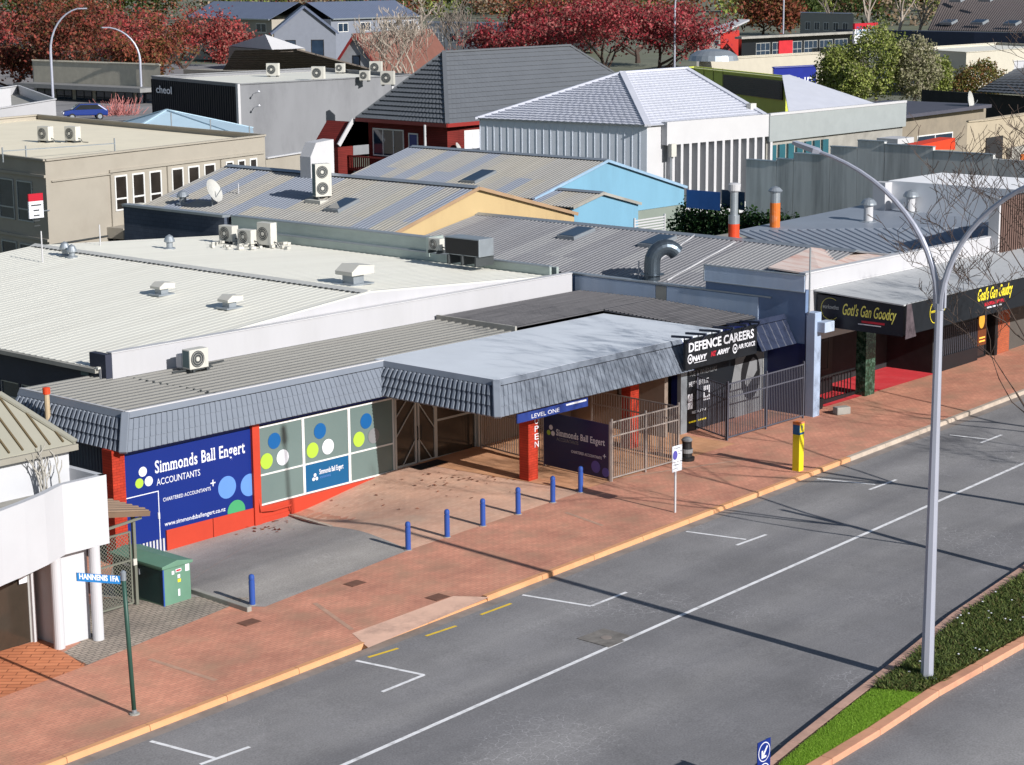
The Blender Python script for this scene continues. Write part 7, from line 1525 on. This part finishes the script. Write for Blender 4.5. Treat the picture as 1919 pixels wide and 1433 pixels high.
O3, u3, n3, W3 = face(c_, b_, 0); mb = MB(); mb.obox(O3+u3*0.3*W3+UZ*1.5+n3*0.05, u3*0.55*W3, UZ*2.2, n3*0.3); mb.build('concrete_band', m_concrete, CB2); mb = MB(); mb.obox(O3+u3*0.42*W3+UZ*0.5+n3*0.36, u3*0.16*W3, UZ*2.6, n3*0.1); mb.build('orange_panel', M('panel_orange', S(214, 110, 40, .7), 0.6), CB2); mb = MB(); mb.obox(O3+u3*0.04*W3+UZ*0.3+n3*0.03, u3*0.2*W3, UZ*4.4, n3*0.05); mb.build('dark_opening', m_dark, CB2)
# red and white billboard
p = at_z(1621, 80, 4); t = thing('billboard', 'white billboard with a red top strip before the bare trees', 'sign', p); d0, d1 = at_y(1602, 43, p.y), at_y(1645, 50, p.y)
zt_, zm_, zb_ = at_y(1620, 43, p.y).z, at_y(1620, 54, p.y).z, at_y(1620, 80, p.y).z
mb = MB(); mb.box(d0.x, p.y, zb_, d1.x, p.y+0.4, zm_); mb.build('panel', m_decal_w, t); mb = MB(); mb.box(d0.x, p.y-0.01, zm_, d1.x, p.y+0.41, zt_); mb.build('top_strip', m_decal_red, t); lettering('DR-R RUE', 2.2, (d0.x+0.6, p.y-0.03, zb_+(zm_-zb_)*0.6), UX, UZ, m_teal_sign, t, width=(d1.x-d0.x)*0.75, extr=0.02); mb = MB(); mb.box(d0.x+2, p.y+0.1, -1, d0.x+2.5, p.y+0.3, zb_); mb.box(d1.x-2.5, p.y+0.1, -1, d1.x-2, p.y+0.3, zb_); mb.build('legs', m_steel, t)['kind'] = 'stuff'
# shops behind the red trees at the top left, low white wall, car, bush
m_shopdark = M('shop_dark', S(60, 62, 70, .8), 0.7)
SHP, a_, c_, b_, d_ = block3('verandah_shops', 'cream shops with dark verandah in the shade of the red trees', (60, 112), (62, 114), (300, 122), 6.5, 0, M('shop_cream', S(222, 214, 196, .62), 0.7), m_white_roof)
O3, u3, n3, W3 = face(c_, b_, 0); mb = MB(); mb.obox(O3+UZ*3.4+n3*0.05, u3*W3, UZ*0.5, n3*3.2); mb.build('verandah', M('verandah_grey', S(150, 150, 150, .7), 0.6), SHP); wins(SHP, (O3, u3, n3, W3), [(0.02+0.16*k, 0.15+0.16*k, 0.2, 3.2) for k in range(6)], 6, m_shopdark, m_glass_b, 2, (0.7,), 0.15)
WLo, a_, c_, b_, d_ = block3('curved_white_parapet_shop', 'low white shop parapet with stepped curve at the far left', (-80, 176), (-20, 206), (104, 186), 5.0, 0, m_white, m_concrete, parapet=0.9)
mb = MB(); q0 = at_z(0, 172, 6.2); mb.obox(Vector((q0.x-3, q0.y, 3)), Vector((5, 1.2, 0)), Vector((0, 0.4, 0)), UZ*3.4); mb.build('stepped_end', m_white, WLo)
# parked car
pk_ = [at_z(-160, 262, 1.9), at_z(470, 262, 1.9), at_z(470, 120, 1.9), at_z(-160, 120, 1.9)]; mb = MB(); mb.prism([(q.x, q.y, 1.9) for q in pk_], (0, 0, -0.4)); tag(mb.build('back_street', m_asph), 'asphalt of the back street under the red trees', kind='structure')
cp = at_z(160, 224, 1.92); CR = thing('parked_car', 'dark blue hatchback parked in the shade by the pink bush', 'car', cp, None, math.radians(-30)); CR.scale = (1.12, 1.12, 1.15)
m_car = M('car_blue', S(30, 56, 130, .9), 0.25, 0.03, coat=0.6, spec=0.5)
prof = [(-2.1, 0.45), (-2.05, 0.85), (-1.2, 0.98), (-0.55, 1.48), (1.2, 1.5), (1.95, 1.0), (2.1, 0.9), (2.1, 0.4)]
mb = MB(); mb.prism([(x, -0.86, z) for x, z in prof], (0, 1.72, 0)); mb.build('body', m_car, CR, bevel=0.12, world=False)
mb = MB(); mb.prism([(-1.08, -0.87, 0.98), (-0.5, -0.87, 1.42), (1.1, -0.87, 1.42), (1.65, -0.87, 1.0)], (0, 1.74, 0)); mb.build('side_glass', m_glass, CR, world=False); mb = MB(); mb.prism([(-1.24, -0.72, 0.99), (-0.60, -0.66, 1.455), (-0.60, 0.66, 1.455), (-1.24, 0.72, 0.99)], (-0.03, 0, 0.04)); mb.build('windscreen', m_glass_b, CR, world=False)
for sx in (-1.3, 1.3):
    for sy in (-0.8, 0.8): w = MB().lathe((sx, sy, 0.33), [(0.33, -0.11), (0.33, 0.11)], 18, axis=(0, 1, 0)).build('wheel', m_black, CR, world=False); MB().lathe((sx, sy, 0.33), [(0.2, -0.12), (0.2, 0.12)], 14, axis=(0, 1, 0)).build('rim', m_steel, w, world=False)
for sy in (-0.6, 0.6): mb = MB(); mb.box(-2.13, sy-0.18, 0.62, -2.0, sy+0.18, 0.78); mb.build('headlight', m_decal_w, CR, world=False)
mb = MB(); mb.box(-2.12, -0.25, 0.42, -2.06, 0.25, 0.54); mb.build('number_plate', m_decal_w, CR, world=False)
# far street lamps
def far_lamp(base, zt_, side, label, reach=3.6, single=True):
    t = thing('street_lamp', label, 'street lamp', base, 'curved grey street lamps in the background')
    pts = [base, base+UZ*(zt_-base.z)*0.62]
    for k in range(1, 9):
        a = k/8*math.radians(80); pts.append(Vector((base.x+side.x*reach*(1-math.cos(a)), base.y+side.y*reach*(1-math.cos(a)), base.z+(zt_-base.z)*0.62+(zt_-base.z)*0.38*math.sin(a))))
    MB().tube(pts, [0.15]*2+[0.12-0.006*k for k in range(8)], 8).build('pole', m_lamp_steel, t); e = pts[-1]; mb = MB(); mb.obox(e-Vector((0, 0.12, 0.06)), side*1.0, Vector((0, 0.24, 0)), UZ*0.14); mb.build('lamp_head', m_lamp_steel, t)
SR = Vector((math.sin(YAW), -math.cos(YAW), 0))
b0 = at_z(102, 232, 0.5); far_lamp(b0, at_z(102, 232, 0.5).z+13.0, SR, 'curved lamp post at the far left before the red trees', 4.0)
b0 = at_z(267, 215, 0.5); far_lamp(b0, 0.5+10.5, -SR, 'curved lamp post beside the black-fronted block', 4.2)
b0 = at_z(1264, 130, 2); t_ = b0; far_lamp(b0, 2+15, SR, 'straight-armed lamp post in the middle before the crimson tree', 3.4)
b0 = at_z(1467, 105, 1.5); far_lamp(b0, 1.5+16, -SR, 'curved lamp post before the dark pavilion', 6.0)

# pale buildings glimpsed behind the red trees and along the skyline
for i, (A_, C_, B_, z_, mt, lb) in enumerate((((-60, 58), (-58, 60), (120, 66), 6.5, S(222, 216, 206, .55), 'pale building glimpsed through the trees at the top left'), ((150, 62), (152, 64), (330, 70), 6.0, S(206, 204, 200, .55), 'grey-white building glimpsed behind the red trees'), ((800, 40), (802, 42), (960, 44), 6.5, S(196, 200, 210, .55), 'pale flat building behind the bare trees'), ((1000, 34), (1002, 36), (1120, 38), 6.5, S(224, 220, 212, .55), 'cream building glimpsed behind the crimson trees'), ((1500, 22), (1502, 24), (1600, 26), 6.5, S(200, 196, 190, .5), 'tan building behind the leafless trees'))):
    t, a_, c_, b_, d_ = block3('background_building', lb, A_, C_, B_, z_, 0, M('bg_wall%d' % i, mt, 0.7, 0.05), m_white_roof if i % 2 else m_navy_roof)
    wins(t, face(c_, b_, 0), [(0.08+0.18*k, 0.18+0.18*k, 2.4, 4.4) for k in range(5)], z_, m_frame_w, m_glass_b, 2, (), 0.12)
# ------------------------------------------------------------------ trees
def grow(base, h, r0, seed, depth=5, spread=0.55, upw=0.35, first=0.28, shrink=0.72, kids=(2, 3), rmin=0.012, bend=0.12, limb=None):
    rd = random.Random(seed); mb = MB(); tips = []
    def br(p, d, L, r_, lv):
        n = 4 if lv < 2 else 3; pts = [p.copy()]; rs = [r_]; q = p.copy(); dd = d.copy()
        for i in range(n):
            dd = (dd+Vector((rd.gauss(0, bend), rd.gauss(0, bend), rd.gauss(0, bend)+0.03))).normalized(); q = q+dd*L/n; pts.append(q.copy()); rs.append(max(rmin, r_*(1-0.42*(i+1)/n)))
        mb.tube(pts, rs, 7 if lv < 2 else 5 if lv < 3 else 3, cap=lv < 2)
        if lv >= depth: tips.append(q); return
        if lv >= depth-1: tips.append(pts[-2])
        if lv >= 2: tips.append(pts[1])
        for k in range(rd.randint(*kids) + (2 if lv == 0 else 0)):
            a = rd.uniform(0, 6.283); side = Vector((math.cos(a), math.sin(a), 0)); nd = (dd*(1-spread)+side*spread+Vector((0, 0, upw*rd.uniform(0.3, 1)))).normalized()
            st = pts[rd.choice((-1, -1, -2) if lv > 0 else (-1, -1, -2, -2, -3))]; br(st, nd, (limb*h if (lv == 0 and limb) else L*shrink)*rd.uniform(0.75, 1.2), rs[-1]*rd.uniform(0.55, 0.8), lv+1)
    br(Vector(base), Vector((0, 0, 1)), h*first, r0, 0); return mb, tips
def leaves_at(name, tips, n, sigma, size, mat, parent, seed):
    r_ = np.random.RandomState(seed); T = np.array([tuple(t) for t in tips]); c = T[r_.randint(0, len(T), n)]+r_.normal(0, sigma, (n, 3))*np.array([1, 1, 0.8])
    a = r_.normal(size=(n, 3)); a /= np.linalg.norm(a, axis=1)[:, None]; b = np.cross(a, r_.normal(size=(n, 3))); b /= np.linalg.norm(b, axis=1)[:, None]; s = size*r_.uniform(0.5, 1.4, n)[:, None]
    V = np.stack([c+a*s, c+b*s*0.65, c-a*s, c-b*s*0.65], 1); me = bpy.data.meshes.new(name); me.vertices.add(n*4); me.vertices.foreach_set('co', V.ravel()); me.loops.add(n*4); me.loops.foreach_set('vertex_index', np.arange(n*4)); me.polygons.add(n); me.polygons.foreach_set('loop_start', np.arange(n)*4); me.update(calc_edges=True); me.materials.append(mat)
    o = bpy.data.objects.new(name, me); col.objects.link(o); o.parent = parent; o.location = -parent.location; return o
m_bark = M('bark_dark', S(74, 62, 56), 0.9, 0.2, 3); m_bark_p = M('bark_pale', S(176, 164, 152, .8), 0.9, 0.2, 3); m_bark_g = M('bark_grey', S(132, 122, 114, .8), 0.9, 0.2, 3)
RED = [S(120, 44, 46), S(160, 60, 60), S(190, 96, 92), S(96, 40, 40), S(146, 84, 72), S(150, 112, 100)]
m_lf_red = M_leaf('leaf_red', RED); m_lf_crim = M_leaf('leaf_crimson', [S(124, 34, 44), S(158, 50, 60), S(98, 34, 38), S(180, 86, 90), S(142, 92, 86), S(116, 70, 64)]); m_lf_rust = M_leaf('leaf_rust', [S(120, 60, 46), S(150, 84, 64), S(96, 52, 40), S(110, 84, 50), S(84, 74, 40)])
m_lf_mix = M_leaf('leaf_mixed', [S(70, 60, 42), S(120, 56, 50), S(80, 66, 38), S(150, 70, 60), S(52, 56, 34)])
m_lf_olive = M_leaf('leaf_olive', [S(104, 120, 54), S(132, 144, 70), S(156, 162, 90), S(88, 104, 48), S(166, 162, 124)]); m_lf_grn = M_leaf('leaf_green', [S(46, 62, 30), S(66, 82, 40), S(88, 96, 52)])
m_lf_tan = M_leaf('leaf_tan', [S(140, 124, 106), S(160, 142, 122), S(112, 98, 82), S(128, 110, 84)])
def tree(name, label, px, py, h, seed, leafm, nleaf, size=0.28, sig=1.0, bark=None, z=0.0, cat='tree', grp='autumn trees in the background', first=0.13, spread=0.68, depth=5, r0=None, upw=0.16, kids=(2, 3), shrink=0.72, rmin=0.03):
    p = at_z(px, py, z); t = thing(name, label, cat, p, grp); mb, tips = grow(p, h, r0 or h*0.028, seed, depth, spread, upw, first, kids=kids, shrink=shrink, rmin=rmin, limb=0.3); mb.build('trunk', bark or m_bark, t)
    if nleaf: leaves_at('crown', tips, nleaf, sig, size, leafm, t, seed)
    return t
tree('maple_tree', 'dark red and green tree at the top left corner', 30, 196, 17, 11, m_lf_mix, 4800, 0.24, 0.75)
tree('maple_tree', 'big rust and green tree behind the far left lamp post', 108, 205, 19, 12, m_lf_mix, 4800, 0.24, 0.75)
tree('maple_tree', 'red tree above the parked car', 205, 168, 18, 13, m_lf_red, 4400, 0.25, 0.7)
tree('maple_tree', 'rusty red tree left of the black-fronted block', 268, 182, 16, 14, m_lf_rust, 4800, 0.24, 0.7)
tree('maple_tree', 'bright red tree behind the black-fronted block', 345, 150, 18, 15, m_lf_red, 4400, 0.25, 0.75)
tree('maple_tree', 'sparse red tree in front of the navy terrace', 415, 130, 16, 16, m_lf_red, 5500, 0.27, 0.95)
tree('bare_tree', 'leafless pale tree behind the charcoal roof', 785, 215, 15, 21, None, 0, bark=m_bark_p, depth=6, spread=0.55, upw=0.35, first=0.16, r0=0.42, rmin=0.035, grp='bare trees in the background')
tree('bare_tree', 'leafless thin tree left of the charcoal ridge', 738, 205, 13, 22, None, 0, bark=m_bark_p, depth=6, spread=0.42, upw=0.6, r0=0.3, rmin=0.035, grp='bare trees in the background')
tree('bare_tree', 'leafless multi-stemmed tree touching the charcoal ridge', 848, 205, 13, 27, None, 0, bark=m_bark_g, depth=6, spread=0.4, upw=0.6, r0=0.3, rmin=0.035, grp='bare trees in the background')
tree('maple_tree', 'heavy-limbed dark tree with few red leaves', 945, 140, 22, 23, m_lf_rust, 2600, 0.26, 1.3, depth=5, r0=0.85, spread=0.62)
tree('maple_tree', 'dark crimson tree right of the heavy-limbed one', 1040, 150, 19, 24, m_lf_crim, 4800, 0.24, 0.75)
tree('maple_tree', 'large crimson tree above the white tiled roof', 1140, 152, 20, 25, m_lf_crim, 6400, 0.25, 0.8)
tree('maple_tree', 'bright crimson tree left of the red-walled house', 1235, 150, 19, 26, m_lf_crim, 6400, 0.25, 0.8)
tree('maple_tree', 'crimson tree between the bright and the dark crimson ones', 1195, 118, 20, 28, m_lf_crim, 6500, 0.27, 0.95)
for i, (px, py, h, lb) in enumerate(((1625, 90, 22, 'tall leafless tree behind the billboard'), (1680, 88, 24, 'tallest leafless tree right of the billboard'), (1722, 84, 20, 'leafless tree beside the dark roofed lodge'), (1560, 74, 18, 'leafless tree left of the billboard'))):
    tree('bare_tree', lb, px, py, h, 31+i, None, 0, bark=m_bark_p if i != 3 else m_bark_g, depth=6, spread=0.36, upw=0.7, r0=0.45, rmin=0.045, first=0.34, grp='bare trees in the background')
tree('brown_tree', 'brown leaved tree behind the dark pavilion', 1430, 66, 16, 41, m_lf_rust, 5000, 0.45, 1.8); tree('dark_green_tree', 'dark green tree at the top beside the brown one', 1480, 60, 17, 42, m_lf_grn, 6000, 0.45, 1.6)
tree('maple_tree', 'crimson tree partly hidden behind the charcoal roof', 1000, 140, 16, 29, m_lf_crim, 9000, 0.26, 1.0)
tree('maple_tree', 'rust brown tree between the bare trees and the navy terrace', 700, 95, 15, 30, m_lf_rust, 2500, 0.3, 1.6)
tree('maple_tree', 'red tree at the very left edge behind the curved white parapet', -25, 170, 19, 43, m_lf_red, 4400, 0.25, 0.75)
tree('maple_tree', 'rusty tree seen between the two far left lamp posts', 160, 140, 18, 44, m_lf_rust, 9000, 0.27, 1.0)
# rounded olive trees right of centre
OT = [(1570, 196, 7.6, 2.6), (1642, 196, 10.2, 3.6), (1712, 196, 8.6, 3.0), (1750, 190, 6.0, 2.4), (1600, 200, 5.5, 2.2)]
ol = ['olive green tree at the left of the rounded clump', 'tallest olive green tree in the rounded clump', 'pale twiggy tree at the right of the olive clump', 'low olive bush at the right foot of the clump', 'low olive bush at the left foot of the clump']
for i, (px, py, h, r_) in enumerate(OT):
    p = at_z(px, py, 0.5); t = thing('olive_tree', ol[i], 'tree', p, 'rounded olive green trees'); mb, tips = grow(p, h*0.9, 0.2, 60+i, 4, 0.5, 0.4, 0.3); mb.build('trunk', m_bark_g, t)
    rr = random.Random(70+i); bx_ = [((p.x, p.y, p.z+h*0.52), (r_, r_, h*0.46))]+[((p.x+rr.uniform(-.8, .8)*r_, p.y+rr.uniform(-.8, .8)*r_, p.z+h*rr.uniform(0.3, 0.8)), (r_*0.42,)*3) for _ in range(8)]
    leaf_mass('crown', None, None, bx_, 7500, 0.17, m_lf_olive if i != 2 else M_leaf('leaf_pale', [S(150, 146, 120), S(120, 122, 84), S(168, 160, 140), S(98, 108, 60)]), 80+i, parent=t)
p = at_z(1835, 188, 0.5); t = thing('photinia_shrub', 'reddish brown and green shrub beside the dark tiled roof', 'shrub', p); mb, tips = grow(p, 5, 0.12, 91, 4, 0.5, 0.4, 0.3); mb.build('trunk', m_bark, t); leaf_mass('crown', None, None, [((p.x, p.y, 2.9), (3.4, 3.4, 2.4)), ((p.x-2.2, p.y+1, 2.0), (2.2, 2.2, 1.8)), ((p.x+1, p.y, 4.3), (1.6, 1.6, 1.6))], 6500, 0.15, M_leaf('leaf_photinia', [S(120, 84, 58), S(86, 96, 48), S(110, 110, 56), S(146, 96, 70)]), 92, parent=t)
# pink twiggy bush by the parked car
p = at_z(222, 230, 1.0); t = thing('twiggy_bush', 'pinkish leafless bush beside the parked car', 'shrub', p); rr = random.Random(9); mb = MB()
for k in range(260):
    a = rr.uniform(0, 6.283); e_ = math.radians(rr.uniform(5, 80)); L = rr.uniform(1.8, 3.3); d = Vector((math.cos(a)*math.cos(e_), math.sin(a)*math.cos(e_), math.sin(e_))); s_ = p+Vector((rr.gauss(0, .8), rr.gauss(0, .8), 0)); mb.tube([s_, s_+d*L*0.5+UZ*0.15, s_+d*L+UZ*0.1], [0.05, 0.035, 0.02], 3, False)
mb.build('twigs', M('pink_twig', S(196, 128, 124, .85), 0.9, 0.2, 3), t)['kind'] = 'stuff'
# distant wood filling the skyline behind the houses
rr = random.Random(77); bx_ = []
for k in range(120):
    p = at_z(rr.uniform(-120, 2050), rr.uniform(-10, 44), 0); d = (p-CAM).length
    if d > 900: p = CAM+(p-CAM)*(900/d)
    s = rr.uniform(5, 9)*max(1, (p-CAM).length/480); bx_.append(((p.x, p.y, s*0.75), (s, s, s*rr.uniform(0.7, 1.1))))
for i, (mt, a) in enumerate(((m_lf_tan, 0), (m_lf_grn, 1), (m_lf_rust, 2), (m_lf_olive, 3))):
    tag(leaf_mass('distant_wood', None, None, bx_[i::4], 26000, 0.7, mt, 100+i), ['tan leafless growth on the skyline', 'dark green growth on the skyline', 'rust brown growth on the skyline', 'olive growth on the skyline'][i], 'wood', kind='stuff')
# leafless street trees on the median, just beyond the right of the frame: their branches and shadows reach in
for i, (x, y, h, sd_, lb) in enumerate(((51.0, 24.5, 13.5, 203, 'leafless street tree on the median whose branches reach the lamp'), (58.0, 25.2, 15.0, 207, 'leafless street tree on the median beyond the first one'), (67.5, 25.6, 14.5, 211, 'leafless street tree farthest along the median'))):
    p = Vector((x, y, zg(x, y))); t = thing('street_tree', lb, 'tree', p, 'street trees on the median'); mb, tips = grow(p, h, 0.15, sd_, 7, 0.58, 0.40, 0.42, 0.68, (2, 3), 0.008, 0.12); mb.build('trunk', m_bark, t)
